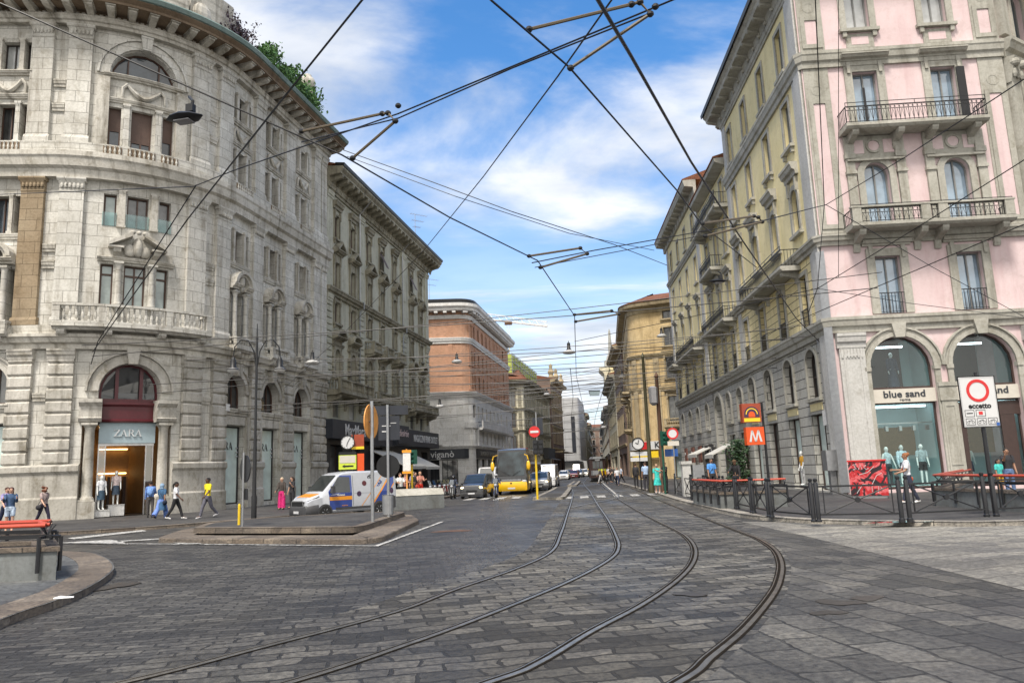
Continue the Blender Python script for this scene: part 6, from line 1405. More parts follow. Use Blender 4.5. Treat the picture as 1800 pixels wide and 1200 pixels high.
    if bk != 'none':
        m = nmb()
        if bk in ('trousers', 'shorts', 'wide'):
            m.loft([ell(V((0, 0, z_+up)), a, b) for z_, a, b in ((0.83, 0.16, 0.115), (0.9, 0.165, 0.12), (0.98, 0.152, 0.11))])
            for sd in (-1, 1):
                hp, kn, an, ft = J[sd]
                if bk == 'shorts': m.tube([hp+V((0, 0, 0.03)), hp.lerp(kn, 0.7)], [0.1, 0.085], 9)
                else: m.tube([hp+V((0, 0, 0.03)), hp.lerp(kn, 0.5), kn, kn.lerp(an, 0.5), an+(kn-an)*0.04], [0.1, 0.088, 0.068, 0.062, 0.055] if bk == 'trousers' else [0.105, 0.11, 0.11, 0.115, 0.12], 9)
        elif bk == 'skirt': m.loft([ell(V((0, 0, z_+up)), a, b) for z_, a, b in ((0.5, 0.2, 0.18), (0.75, 0.18, 0.15), (0.98, 0.15, 0.11))])
        add({'trousers': 'trousers', 'wide': 'trousers', 'shorts': 'shorts', 'skirt': 'skirt'}[bk], m, cm(bc))
    if shoes:
        for sd in (-1, 1):
            an, ft = J[sd][2], J[sd][3]; m = nmb(); d_ = (ft-an); d_.z *= 0.3; d_ = d_.normalized()
            m.tube([an-d_*0.05+V((0, 0, -0.035)), an+d_*0.05+V((0, 0, -0.03)), an+d_*0.13+V((0, 0, -0.045)), an+d_*0.2+V((0, 0, -0.05))], [0.036, 0.046, 0.042, 0.024], 8); add('shoe', m, cm(shoes, 0.5))
    if hair:
        hcol, hk = hair; m = nmb()
        if hk == 'hat': m.ball(hc+V((0, -0.005, 0.06)), (0.1, 0.115, 0.07)); m.lathe([(0.1, 0.03), (0.17, 0.035), (0.17, 0.045), (0.1, 0.05)], hc, 12); add('hat', m, cm(hcol))
        elif hk == 'helmet': m.ball(hc+V((0, 0.0, 0.025)), (0.125, 0.14, 0.135), 12, 8); add('helmet', m, cm(hcol, 0.3)); m = nmb(); m.ball(hc+V((0, 0.055, 0.005)), (0.1, 0.098, 0.055), 12, 6); add('visor', m, MT['bus_black'])
        elif hk == 'scarf': m.ball(hc+V((0, -0.02, 0.012)), (0.108, 0.108, 0.13)); m.ball(hc+V((0, -0.03, -0.1)), (0.1, 0.09, 0.09)); add('headscarf', m, cm(hcol))
        else:
            m.ball(hc+V((0, -0.016, 0.04)), (0.089, 0.104, 0.094), 12, 8)
            if hk == 'long': m.tube([hc+V((0, -0.07, 0.03)), hc+V((0, -0.095, -0.1)), hc+V((0, -0.085, -0.25))], [0.085, 0.085, 0.05], 8)
            if hk == 'pony': m.tube([hc+V((0, -0.1, 0.04)), hc+V((0, -0.15, -0.04)), hc+V((0, -0.13, -0.2))], [0.04, 0.04, 0.015], 6)
            if hk == 'bun': m.ball(hc+V((0, -0.1, 0.08)), 0.06)
            if hk == 'curly':
                for q in range(14): m.ball(hc+V((0.09*math.sin(q*2.4), -0.03+0.08*math.cos(q*2.4), 0.02+0.09*math.sin(q*1.3))), 0.055, 6, 4)
            add('hair', m, cm(hcol))
    if bag:
        col, kind = bag; m = nmb()
        if kind == 'back': m.ball(P(0, -0.2, 1.2), (0.15, 0.1, 0.2)); m.tube([P(0.1, 0.1, 1.2), P(0.1, 0, 1.47), P(0.1, -0.15, 1.3)], 0.018, 5); m.tube([P(-0.1, 0.1, 1.2), P(-0.1, 0, 1.47), P(-0.1, -0.15, 1.3)], 0.018, 5); add('backpack', m, cm(col))
        elif kind == 'hip': m.ball(P(0.21, -0.06, 0.82), (0.09, 0.16, 0.12)); m.tube([P(0.2, -0.1, 0.95), P(0, -0.12, 1.25), P(-0.12, 0, 1.46), P(0, 0.13, 1.2), P(0.2, 0.05, 0.93)], 0.014, 5); add('shoulder_bag', m, cm(col))
        elif kind == 'tote': w_ = A[1][3]; m.bxc(w_+V((0, 0, -0.22)), (0.09, 0.28, 0.3)); m.tube([w_+V((0, -0.1, -0.07)), w_, w_+V((0, 0.1, -0.07))], 0.01, 4); add('carrier_bag', m, cm(col))
    return root
def ground(px, py, z=PV): v = gp(px, py, z); return (v.x, v.y, z)
walkA = dict(lh=24, lk=8, rh=-20, rk=12, la=-18, le=18, ra=20, re=25)
walkB = dict(rh=22, rk=6, lh=-18, lk=26, ra=-16, re=16, la=18, le=30)
SK, SD, SM = 'skin_light', 'skin_dark', 'skin_mid'
WH, BK, BL_, NV, GR = (0.62, 0.63, 0.66), (0.016, 0.016, 0.019), (0.13, 0.25, 0.58), (0.02, 0.03, 0.07), (0.18, 0.18, 0.19)
person('woman in denim jacket and pale shorts looking at her phone by the stair parapet', ground(15, 935), 150, 1.66, SK, ((0.06, 0.02, 0.02), 'long'), ((0.04, 0.08, 0.16), 'long'), ((0.45, 0.55, 0.68), 'shorts'), (0.4, 0.3, 0.25), ra=40, re=75, la=38, le=80, lh=8, rh=-6)
person('person in dark top half hidden behind the woman in a denim jacket', ground(8, 928), 120, 1.72, SK, ((0.05, 0.02, 0.015), 'short'), ((0.25, 0.22, 0.4), 'tee'), (NV, 'trousers'), **walkA)
person('woman with curly red-brown hair, taupe shirt and dark trousers walking past the stone plinth', ground(75, 922), 110, 1.68, SK, ((0.12, 0.04, 0.02), 'curly'), ((0.32, 0.25, 0.24), 'tee'), ((0.03, 0.025, 0.05), 'trousers'), bag=((0.02, 0.02, 0.025), 'hip'), **walkA)
person('man in blue shirt and grey trousers stepping into the shop doorway', ground(263, 909), -20, 1.72, SM, ((0.02, 0.015, 0.012), 'short'), ((0.13, 0.24, 0.55), 'long'), ((0.07, 0.065, 0.065), 'trousers'), bag=((0.16, 0.3, 0.6), 'back'), ra=30, re=60, lh=6, rh=-6)
person('woman in blue headscarf and long denim tunic over patterned blue trousers', ground(283, 912), 10, 1.62, SM, ((0.2, 0.3, 0.42), 'scarf'), ((0.035, 0.10, 0.20), 'dress'), ((0.13, 0.22, 0.55), 'wide'), bag=((0.02, 0.03, 0.06), 'hip'), **walkB)
person('woman with long plait, white shirt and black trousers walking to the pavement corner', ground(308, 912), 80, 1.68, SD, ((0.012, 0.01, 0.01), 'pony'), (WH, 'tee'), (BK, 'trousers'), (0.6, 0.6, 0.6), **walkA)
person('man in bright yellow shirt and camouflage trousers walking along the marble wall', ground(364, 910), 215, 1.8, SD, ((0.012, 0.01, 0.01), 'short'), ((0.75, 0.60, 0.015), 'tee'), ((0.10, 0.10, 0.13), 'trousers'), (0.5, 0.5, 0.52), bag=((0.02, 0.02, 0.02), 'hip'), **walkB)
person('woman in black patterned blouse and wide magenta trousers in front of the van', ground(495, 895), 190, 1.66, SK, ((0.5, 0.42, 0.3), 'short'), ((0.05, 0.04, 0.035), 'long'), ((0.55, 0.02, 0.16), 'wide'), ra=15, re=40)
person('young woman in black top with long dark hair beside the woman in magenta trousers', ground(513, 893), 215, 1.68, SK, ((0.03, 0.02, 0.015), 'long'), (BK, 'tee'), ((0.03, 0.03, 0.035), 'trousers'), la=20, le=120)
person('worker in black suit standing inside the clothes shop door', (-19.6, 43.4, 0.16), 150, 1.72, SK, ((0.03, 0.02, 0.015), 'short'), (BK, 'long'), (BK, 'trousers'), la=25, le=70, ra=25, re=70)
person('shopper in dark clothes deeper inside the clothes shop', (-18.6, 43.9, 0.16), 120, 1.7, SK, ((0.05, 0.03, 0.02), 'long'), ((0.03, 0.025, 0.025), 'long'), (BK, 'trousers'))
person('woman in white top and orange waist bag walking by the blue-tinted shop window', ground(1601, 884), 285, 1.66, SM, ((0.25, 0.10, 0.04), 'bun'), (WH, 'tee'), ((0.03, 0.035, 0.06), 'trousers'), (0.65, 0.65, 0.65), bag=((0.75, 0.10, 0.01), 'hip'), ra=22, re=70, la=15, le=60, rh=12, lh=-12, lk=10)
person('child in turquoise and yellow shirt sitting behind the stair parapet', ground(1762, 868), 170, 1.3, SM, ((0.015, 0.012, 0.01), 'pony'), ((0.05, 0.42, 0.38), 'tee'), ((0.55, 0.30, 0.02), 'shorts'))
person('person in black printed shirt holding a selfie stick near the shop door', ground(1779, 872), 190, 1.68, SM, ((0.015, 0.012, 0.01), 'short'), ((0.02, 0.02, 0.024), 'tee'), ((0.10, 0.16, 0.30), 'trousers'), ra=60, re=80)
person('heavy man in sky blue polo shirt with a cross strap behind the red-railed stair', ground(1254, 866), 170, 1.78, SM, ((0.05, 0.04, 0.035), 'short'), ((0.08, 0.27, 0.66), 'tee'), ((0.03, 0.03, 0.035), 'trousers'), bag=((0.02, 0.02, 0.02), 'hip'))
person('person in black with a brown cap leaning on the red-railed parapet', ground(1297, 870), 210, 1.68, SM, ((0.10, 0.06, 0.03), 'hat'), (BK, 'long'), (BK, 'trousers'), ra=50, re=20, lean=12)
person('woman in turquoise dress on the pavement by the traffic light', ground(1157, 866), 200, 1.62, SK, ((0.3, 0.2, 0.12), 'short'), ((0.04, 0.50, 0.46), 'dress'), (BK, 'none'), (0.6, 0.6, 0.6))
person('person in black reading a large map beside the woman in turquoise', ground(1171, 866), 240, 1.7, SK, ((0.2, 0.13, 0.08), 'short'), (BK, 'tee'), (BK, 'trousers'), la=40, le=70, ra=40, re=70)
person('man in light blue shirt standing by the tall green pole', ground(1137, 862), 0, 1.76, SK, ((0.05, 0.03, 0.02), 'short'), ((0.36, 0.48, 0.68), 'tee'), ((0.03, 0.03, 0.04), 'trousers'))
person('man in dark jacket further along the shop fronts by the pole', ground(1119, 856), 20, 1.72, SK, ((0.05, 0.03, 0.02), 'short'), ((0.03, 0.03, 0.035), 'long'), (BK, 'trousers'))
person('man in white shirt and dark jeans crossing the tram tracks', ground(1086, 853, 0), 190, 1.62, SK, ((0.05, 0.03, 0.02), 'short'), (WH, 'tee'), (NV, 'trousers'), **walkA)
person('dark figure walking in front of the tram', ground(1062, 850, 0), 80, 1.62, SK, ((0.03, 0.02, 0.015), 'short'), ((0.035, 0.015, 0.015), 'long'), (BK, 'trousers'), **walkB)
person('person in pale trousers beside the dark figure at the tram', ground(1056, 849, 0), 260, 1.6, SK, ((0.03, 0.02, 0.015), 'short'), ((0.05, 0.05, 0.06), 'long'), ((0.5, 0.5, 0.5), 'trousers'), **walkA)
for i, (px, py, c, lb) in enumerate(((1071, 847, (0.5, 0.5, 0.5), 'person in pale shirt among the group behind the tram'), (1075, 847, (0.04, 0.03, 0.03), 'person in dark coat among the group behind the tram'), (1080, 848, (0.06, 0.05, 0.05), 'person in brown jacket among the group behind the tram'), (1093, 849, (0.45, 0.5, 0.6), 'person in bluish shirt on the far pavement past the tram'))):
    person(lb, ground(px, py), 180+30*i, 1.6, SK, ((0.03, 0.02, 0.015), 'short'), (c, 'tee'), (BK, 'trousers'), **walkA)
person('woman in red trousers and pale top holding a red bag at the scooter row', ground(739, 879), 150, 1.7, SK, ((0.35, 0.2, 0.12), 'short'), ((0.45, 0.2, 0.15), 'tee'), ((0.55, 0.03, 0.015), 'trousers'), bag=((0.35, 0.05, 0.03), 'hip'), ra=30, re=80, la=30, le=80)
person('woman in a long black dress next to the woman in red trousers', ground(731, 879), 160, 1.68, SK, ((0.03, 0.02, 0.015), 'long'), (BK, 'robe'), (BK, 'none'))
person('man in lilac shirt behind the woman in black at the cafe edge', ground(727, 878), 200, 1.72, SK, ((0.2, 0.15, 0.1), 'short'), ((0.3, 0.27, 0.45), 'tee'), (GR, 'trousers'))
for i, (px, c, lb) in enumerate(((690, (0.36, 0.38, 0.36), 'seated cafe guest in pale grey under the awning'), (704, (0.6, 0.62, 0.62), 'seated cafe guest in white leaning over the parapet'), (713, (0.45, 0.22, 0.2), 'seated cafe guest in rose next to the orange stop post'), (679, (0.03, 0.03, 0.035), 'seated cafe guest in black behind the round sign'))):
    person(lb, ground(px, 888-i), 200-50*i, 1.66, SK, ((0.05, 0.03, 0.02), 'short'), (c, 'tee'), (BK, 'trousers'), ra=40, re=50, la=30, le=60)
def mannq(label, p, face, top, bot, h=1.75, **k):
    return person(label, p, face, h, 'mannequin_white', None, top, bot, None, group='mannequins in the shop windows', name='mannequin', cat='mannequin', **k)
def shp(s, d, z): return AP(s, d, z)
mannq('mannequin in pale camisole and dark trousers, closest to the graffiti cabinet', shp(2.25, -0.95, 0.37), 175, ((0.4, 0.5, 0.55), 'vest'), ((0.04, 0.04, 0.05), 'trousers'), 1.72, lo=20, ro=14)
mannq('mannequin in loose pale blue top, middle of the window trio', shp(3.0, -1.15, 0.37), 180, ((0.45, 0.58, 0.66), 'long'), ((0.05, 0.05, 0.08), 'shorts'), 1.78)
mannq('mannequin in speckled blouse and black shorts, next to the stone pier', shp(3.75, -0.9, 0.37), 190, ((0.25, 0.32, 0.35), 'tee'), (BK, 'shorts'), 1.78, rh=10, rk=12)
mannq('mannequin in long dark gown standing in the first-floor arch', shp(3.1, -1.3, 4.62), 180, ((0.035, 0.045, 0.075), 'robe'), (BK, 'none'), 1.75)
mannq('mannequin in sun hat and navy skirt behind the road sign', shp(5.75, -0.9, 0.37), 195, ((0.5, 0.55, 0.5), 'vest'), ((0.02, 0.03, 0.08), 'skirt'), 1.7)
mannq('mannequin in mustard top behind the yellow side window', shp(-6.5, -0.25, 0.35), 270, ((0.42, 0.22, 0.02), 'tee'), ((0.5, 0.5, 0.5), 'trousers'), 1.75)
for s, z_, f in ((-2.05, 0.46, 130),):
    mannq('mannequin in white tee and denim skirt on a low pale block in the marble doorway', ZP(s, -0.28, 0.5), f, (WH, 'tee'), ((0.035, 0.07, 0.11), 'skirt'), 1.72)
mannq('mannequin in pale pink tee on the taller block in the marble doorway', ZP(-1.3, -0.9, 0.72), 150, ((0.5, 0.42, 0.42), 'tee'), ((0.03, 0.05, 0.08), 'skirt'), 1.72)
for (s, d, h_, lb) in ((-2.05, -0.28, 0.35, 'low pale display block in the marble doorway'), (-1.3, -0.9, 0.57, 'taller pale display block in the marble doorway')):
    p = ZP(s, d, 0.15); m = MB(); m.box(-0.38, 0.38, -0.3, 0.3, 0, h_-0.02); m.box(-0.4, 0.4, -0.32, 0.32, h_-0.018, h_); o = m.build('display_block', MT['white_render']); o.location = p; o.rotation_euler = (0, 0, rad(40)); tag(o, lb, 'display block', 'display blocks in the shop doorway')
# ------------------------------------------------------------------ vehicles
plain('van_white', (0.42, 0.44, 0.475), 0.25, var=0.04, coat=0.6); plain('van_blue', (0.025, 0.055, 0.25), 0.28, var=0.05, coat=0.6); plain('van_orange', (0.75, 0.29, 0.015), 0.3, var=0.04, coat=0.4); plain('bumper_grey', (0.045, 0.046, 0.05), 0.6)
plain('bus_yellow', (0.78, 0.46, 0.008), 0.25, var=0.05, coat=0.6); plain('bus_black', (0.022, 0.023, 0.025), 0.2, coat=0.8); plain('car_dark', (0.035, 0.037, 0.04), 0.25, coat=0.8); plain('car_silver', (0.32, 0.33, 0.34), 0.28, 0.5, coat=0.6); plain('car_white', (0.6, 0.61, 0.62), 0.25, coat=0.6); plain('car_red', (0.12, 0.015, 0.015), 0.25, coat=0.6); plain('tyre', (0.014, 0.014, 0.014), 0.8); plain('rim_metal', (0.42, 0.43, 0.44), 0.35, 0.8); plain('moto_blue', (0.03, 0.07, 0.22), 0.3, coat=0.5); plain('plate', (0.55, 0.56, 0.58), 0.5); plain('head_lens', (0.55, 0.57, 0.6), 0.12, 0.3, coat=1.0); plain('tail_red', (0.3, 0.01, 0.01), 0.2)
def hull(mb, st):
    # stations (x, z bottom, z shoulder, z top, half width low, half width top) -> closed body rings
    rows = []
    for x, zb, zs, zt, wb, wt in st:
        r = min(0.09, (zt-zs)*0.4+0.005)
        half = [(wb*0.93, zb), (wb, zb+0.09), (wb, zs), (wt+(wb-wt)*0.12, zt-r), (wt-r*0.6, zt-r*0.25), (wt*0.55, zt)]
        rows.append([(x, -y, z) for y, z in half]+[(x, y, z) for y, z in half[::-1]])
    mb.loft(rows)
def wheel(par, x, y, r, w_, sd, hub='rim_metal'):
    m = MB(); m.lathe([(r*0.62, -w_/2), (r*0.93, -w_/2), (r, -w_*0.32), (r, w_*0.32), (r*0.93, w_/2), (r*0.62, w_/2)], (x, y, r), 20, 'y'); t = m.build('wheel', MT['tyre'], par, smooth=40)
    m = MB(); e = sd*w_*0.5; m.lathe([(r*0.66, e*0.6), (r*0.64, e*0.98), (r*0.56, e*0.9), (r*0.5, e*0.55), (r*0.2, e*0.75), (r*0.16, e*0.95), (0.01, e*0.97)], (x, y, r), 20, 'y')
    for k in range(6):
        t_ = 2*PI*k/6; m.tube([(x+r*0.2*math.cos(t_), y+e*0.8, r+r*0.2*math.sin(t_)), (x+r*0.55*math.cos(t_), y+e*0.85, r+r*0.55*math.sin(t_))], r*0.07, 5)
    m.build('rim', MT[hub], t, smooth=40)
def vehicle(name, label, cat, loc, head, st, body, wh, glass, side, scale=1.0, group=None, lights=True, hood_z=0.7, plate_z=0.35, bumper=None, lit=False, mirrors=True, wr=0.33):
    # x runs forward; head = direction of travel in plan degrees from +X
    root = thing(name, label, cat, loc, rad(head), group); root.scale = (scale,)*3
    m = MB(); hull(m, st); b = m.build('body', MT[body], root, smooth=35)
    W = max(s[4] for s in st)
    for x in wh:
        for sd in (-1, 1):
            wheel(root, x, sd*(W-0.06), wr, 0.2, sd)
            m = MB(); m.lathe([(wr*1.16, -0.01), (wr*1.16, 0.012)], (x, sd*(W+0.002), wr*1.02), 20, 'y'); m.build('wheel_arch', MT['bumper_grey'], root)
    for nm, q, mt in glass:
        m = MB(); m.face(q); mid = sum((Vector(p) for p in q), Vector())/len(q)
        m.build(nm, MT[mt], root)
    for sdef in side:
        nm, pts, mt, off = sdef[:4]
        for sd in (-1, 1):
            if len(sdef) == 5:
                m = MB()
                for Q1 in slices(pts, 0, 0.2):
                    for Q0 in slices(Q1, 1, 0.1): m.face([(x, sd*(sideY(sdef[4], x, z)+off), z) for x, z in Q0])
                m.build(nm, MT[mt], root); continue
            m = MB(); P = [(x, sd*(y+off), z) for x, y, z in pts]; Q = [(x, sd*(y-0.02), z) for x, y, z in pts]
            A = [m.vt(*p) for p in P]; B_ = [m.vt(*p) for p in Q]; m.fi(A)
            for i in range(len(A)): j = (i+1) % len(A); m.fi((A[i], A[j], B_[j], B_[i]))
            m.build(nm, MT[mt], root)
    return root, W
def sideY(st, x, z):
    a = [s for s in st if s[0] <= x]; b = [s for s in st if s[0] >= x]
    s0 = max(a, key=lambda s: s[0]) if a else min(st, key=lambda s: s[0]); s1 = min(b, key=lambda s: s[0]) if b else s0
    t = 0 if s1[0] == s0[0] else (x-s0[0])/(s1[0]-s0[0]); zb, zs, zt, wb, wt = [s0[i]*(1-t)+s1[i]*t for i in range(1, 6)]
    if z <= zs: return wb
    r = min(0.09, (zt-zs)*0.4+0.005); u = min(1.0, (z-zs)/max(1e-3, zt-r-zs)); return wb*(1-u)+(wt+(wb-wt)*0.12)*u
# --- the parked delivery van: nose at +x
vst = [(2.48, 0.35, 0.62, 0.80, 0.62, 0.5), (2.40, 0.24, 0.80, 0.95, 0.86, 0.72), (2.2, 0.24, 0.92, 1.06, 0.97, 0.80), (1.75, 0.26, 1.02, 1.20, 1.01, 0.86), (1.62, 0.26, 1.06, 1.30, 1.01, 0.87), (0.80, 0.28, 1.18, 2.10, 1.02, 0.84), (0.55, 0.28, 1.2, 2.20, 1.02, 0.86), (0.0, 0.28, 1.2, 2.25, 1.02, 0.88), (-2.35, 0.28, 1.2, 2.24, 1.02, 0.88), (-2.48, 0.32, 1.2, 2.16, 1.0, 0.86)]
def vq(P, st, e): return [(x, sideY(st, x, z)+e, z) for x, z in P]
def sp(nm, P, mt, e=0.006, st=vst): return (nm, [(x, z) for x, z in P], mt, e, st)
def clipax(P, ax, c, above):
    out = []
    for i, a in enumerate(P):
        b = P[(i+1) % len(P)]; ia, ib = (a[ax] >= c) == above, (b[ax] >= c) == above
        if ia: out.append(a)
        if ia != ib: t = (c-a[ax])/(b[ax]-a[ax]); out.append((a[0]+(b[0]-a[0])*t, a[1]+(b[1]-a[1])*t))
    return out
def slices(P, ax, step):
    lo, hi = min(p[ax] for p in P), max(p[ax] for p in P); k = math.floor(lo/step)
    while k*step < hi:
        Q = clipax(clipax(P, ax, k*step, True), ax, (k+1)*step, False)
        if len(Q) > 2: yield Q
        k += 1
vs_ = [sp('side_window', [(1.33, 1.22), (0.20, 1.22), (0.20, 1.95), (0.72, 2.0), (0.82, 1.96)], 'car_glass', 0.008), sp('front_door', [(1.30, 0.42), (0.1, 0.42), (0.1, 2.05), (0.72, 2.05), (1.36, 1.28)], 'van_blue', 0.003), sp('door_band', [(1.31, 0.86), (0.09, 0.86), (0.09, 1.04), (1.33, 1.04)], 'van_orange', 0.008),
       sp('livery_stripe', [(-1.05, 0.5), (-1.62, 0.5), (-2.36, 1.55), (-2.36, 2.14), (-2.28, 2.16)], 'van_blue', 0.004), sp('livery_line', [(-0.98, 0.5), (-1.08, 0.5), (-2.33, 2.16), (-2.23, 2.16)], 'van_orange', 0.006), sp('livery_line', [(-0.42, 0.5), (-0.46, 0.5), (-1.70, 2.0), (-1.66, 2.0)], 'van_orange', 0.006), sp('livery_line', [(-1.66, 0.72), (-1.72, 0.72), (-2.38, 1.62), (-2.38, 1.52)], 'van_orange', 0.006),
       sp('sill_moulding', [(1.0, 0.40), (-1.05, 0.40), (-1.05, 0.52), (1.0, 0.52)], 'bumper_grey', 0.02), sp('corner_moulding', [(-1.98, 0.3), (-2.45, 0.34), (-2.45, 0.92), (-1.98, 0.92)], 'bumper_grey', 0.012), sp('panel_seam', [(0.04, 0.55), (0.02, 0.55), (0.02, 2.02), (0.04, 2.02)], 'bumper_grey', 0.004), sp('panel_seam', [(-0.02, 1.16), (-1.0, 1.16), (-1.0, 1.145), (-0.02, 1.145)], 'car_silver', 0.006), sp('emblem', [(-0.62+0.13*math.cos(t), 1.62+0.13*math.sin(t)) for t in [2*PI*i/14 for i in range(14)]], 'burgundy', 0.006), sp('emblem', [(-0.3+0.13*math.cos(t), 1.12+0.13*math.sin(t)) for t in [2*PI*i/14 for i in range(14)]], 'sign_purple', 0.006), sp('emblem', [(-2.2+0.11*math.cos(t), 1.2+0.15*math.sin(t)) for t in [2*PI*i/14 for i in range(14)]], 'sign_purple', 0.008)]
FX = lambda z: 1.62-(z-1.30)*(0.82/0.80)
vg = [('windscreen', [(1.585+0.02, -0.82, 1.33), (1.605, 0.82, 1.33), (0.86, 0.74, 2.07), (0.86, -0.74, 2.07)], 'car_glass')]
vh = 222.0
ca, sa = math.cos(rad(vh)), math.sin(rad(vh)); VS = 0.86
fw = gp(570, 912, 0.0); ax_, ay_ = 1.55*VS, 0.91*VS
vloc = (fw.x-(ax_*ca-ay_*sa), fw.y-(ax_*sa+ay_*ca), 0.0)
VAN, _ = vehicle('delivery_van', 'white delivery van with blue and orange livery parked beside the traffic island', 'van', vloc, vh, vst, 'van_white', (1.55, -1.45), vg, vs_, VS)
m = MB(); hull(m, [(2.56, 0.22, 0.42, 0.55, 0.66, 0.6), (2.50, 0.16, 0.55, 0.66, 0.88, 0.80), (2.2, 0.16, 0.62, 0.74, 1.0, 0.96), (1.9, 0.18, 0.66, 0.72, 1.035, 1.01)]); m.build('front_bumper', MT['bumper_grey'], VAN, smooth=40)
m = MB(); m.box(2.44, 2.515, -0.62, 0.62, 0.62, 0.86); m.build('grille', MT['iron'], VAN)
m = MB(); m.ring([(0.66, 0.60), (-0.66, 0.60), (-0.6, 0.9), (0.6, 0.9)], [(0.6, 0.64), (-0.6, 0.64), (-0.55, 0.86), (0.55, 0.86)], 0, 0.03); 
m2 = MB(); m2.v = [(2.505+y*0.4, x, z) for x, y, z in m.v]; m2.uv = m.uv; m2.f = m.f; m2.mi = m.mi; m2.build('grille_frame', MT['rim_metal'], VAN)
m = MB(); m.box(2.55, 2.575, -0.26, 0.26, 0.30, 0.42); m.build('number_plate', MT['plate'], VAN)
for sd in (-1, 1):
    m = MB(); A = [(2.42, sd*0.60, 0.86), (2.36, sd*0.82, 0.90), (2.02, sd*0.955, 1.04), (1.86, sd*0.965, 1.12), (2.1, sd*0.86, 1.10), (2.36, sd*0.62, 0.98)]; m.loft([[(x+0.012, y+sd*0.012, z+0.008) for x, y, z in A], [(x-0.08, y-sd*0.08, z-0.05) for x, y, z in A]]); m.build('headlight', MT['head_lens'], VAN)
    m = MB(); m.bxc((1.22, sd*1.16, 1.38), (0.16, 0.2, 0.34)); m.tube([(1.25, sd*0.95, 1.28), (1.22, sd*1.12, 1.28)], 0.04, 6); m.build('wing_mirror', MT['bumper_grey'], VAN)
m = MB(); m.loft([[(2.19, -0.66, 1.075), (2.19, 0.66, 1.075), (1.72, 0.7, 1.215), (1.72, -0.7, 1.215)], [(2.19, -0.66, 1.05), (2.19, 0.66, 1.05), (1.72, 0.7, 1.19), (1.72, -0.7, 1.19)]]); m.build('bonnet_panel', MT['van_orange'], VAN)
def side_text(par, txt, mat, x, z, y, size, ang=0.0, sx=1.0, bold=0.0):
    # readable on the +y (left) flank seen from outside: reading direction is -x there
    M = Matrix.Translation((x, y, z)) @ Matrix.Rotation(PI, 4, 'Z') @ Matrix.Rotation(-ang, 4, 'Y')
    o = lettering(txt, mat, M, size, None, 0.004, sx, bold); o.parent = par; return o
side_text(VAN, 'VedettA2', 'van_blue', -1.32, 1.36, 0.985, 0.24, rad(53), bold=0.006); side_text(VAN, 'security', 'van_orange', -1.9, 1.2, 0.99, 0.13, rad(53)); side_text(VAN, 'Vedetta2', 'sign_white', 0.72, 1.11, 1.032, 0.12, 0, 1.0, 0.004); side_text(VAN, 'sicurezza', 'van_orange', 0.5, 0.6, 1.032, 0.09); side_text(VAN, '(2)', 'iron', -0.95, 1.92, 0.935, 0.24, rad(40), bold=0.01)
# --- coach
def coach():
    st = [(6.04, 0.35, 0.95, 1.25, 1.14, 1.08), (5.95, 0.3, 1.0, 1.45, 1.25, 1.18), (5.40, 0.3, 1.0, 3.38, 1.27, 1.10), (5.0, 0.3, 1.0, 3.5, 1.27, 1.15), (-5.9, 0.3, 1.0, 3.5, 1.27, 1.15), (-6.0, 0.4, 1.0, 3.3, 1.2, 1.1)]
    loc = gp(900, 869, 0.0); hd = -97.0
    side = [('side_window', [(5.3, 1.25, 1.5), (-5.7, 1.25, 1.5), (-5.7, 1.18, 3.1), (4.9, 1.18, 3.1)], 'car_glass', 0.015), ('side_panel', [(5.6, 1.27, 0.4), (-5.8, 1.27, 0.4), (-5.8, 1.27, 1.0), (5.6, 1.27, 1.0)], 'bus_yellow', 0.006)]
    c, s_ = math.cos(rad(hd)), math.sin(rad(hd)); k = 0.93
    r, W = vehicle('coach', 'yellow and black touring coach waiting at the zebra stripes', 'bus', (loc.x-6*k*c, loc.y-6*k*s_, 0), hd, st, 'bus_black', (3.9, -3.2), [('windscreen', [(6.0, -1.02, 1.42), (6.0, 1.02, 1.42), (5.48, 0.98, 3.22), (5.48, -0.98, 3.22)], 'bus_glass')], side, k, wr=0.5)
    m = MB(); hull(m, [(6.14, 0.4, 0.6, 0.85, 1.0, 0.95), (6.06, 0.28, 0.8, 1.0, 1.2, 1.15), (5.5, 0.28, 0.85, 1.05, 1.3, 1.28)]); m.build('front_bumper', MT['bus_yellow'], r, smooth=40)
    m = MB(); m.box(6.05, 6.1, -0.75, 0.75, 1.0, 1.16); m.build('grille', MT['galv'], r); m = MB(); m.box(6.12, 6.16, -0.28, 0.28, 0.42, 0.54); m.build('number_plate', MT['plate'], r)
    for sd in (-1, 1):
        m = MB(); m.ball((6.0, sd*0.98, 0.98), (0.1, 0.22, 0.12), 10, 6); m.build('headlight', MT['head_lens'], r)
        m = MB(); m.tube([(5.8, sd*1.05, 3.0), (6.25, sd*1.3, 2.9), (6.3, sd*1.38, 2.6)], 0.04, 5); m.ball((6.3, sd*1.38, 2.15), (0.12, 0.16, 0.38), 8, 6); m.build('wing_mirror', MT['bus_yellow'], r, smooth=40)
    m = MB(); m.ball((6.13, -0.02, 0.85), (0.03, 0.08, 0.08), 8, 6); m.build('badge', MT['iron'], r)
    for sd in (-1, 1): m = MB(); m.tube([(6.04, sd*0.1, 1.44), (5.95, sd*0.7, 1.8)], 0.015, 4); m.build('wiper', MT['iron'], r)
coach()
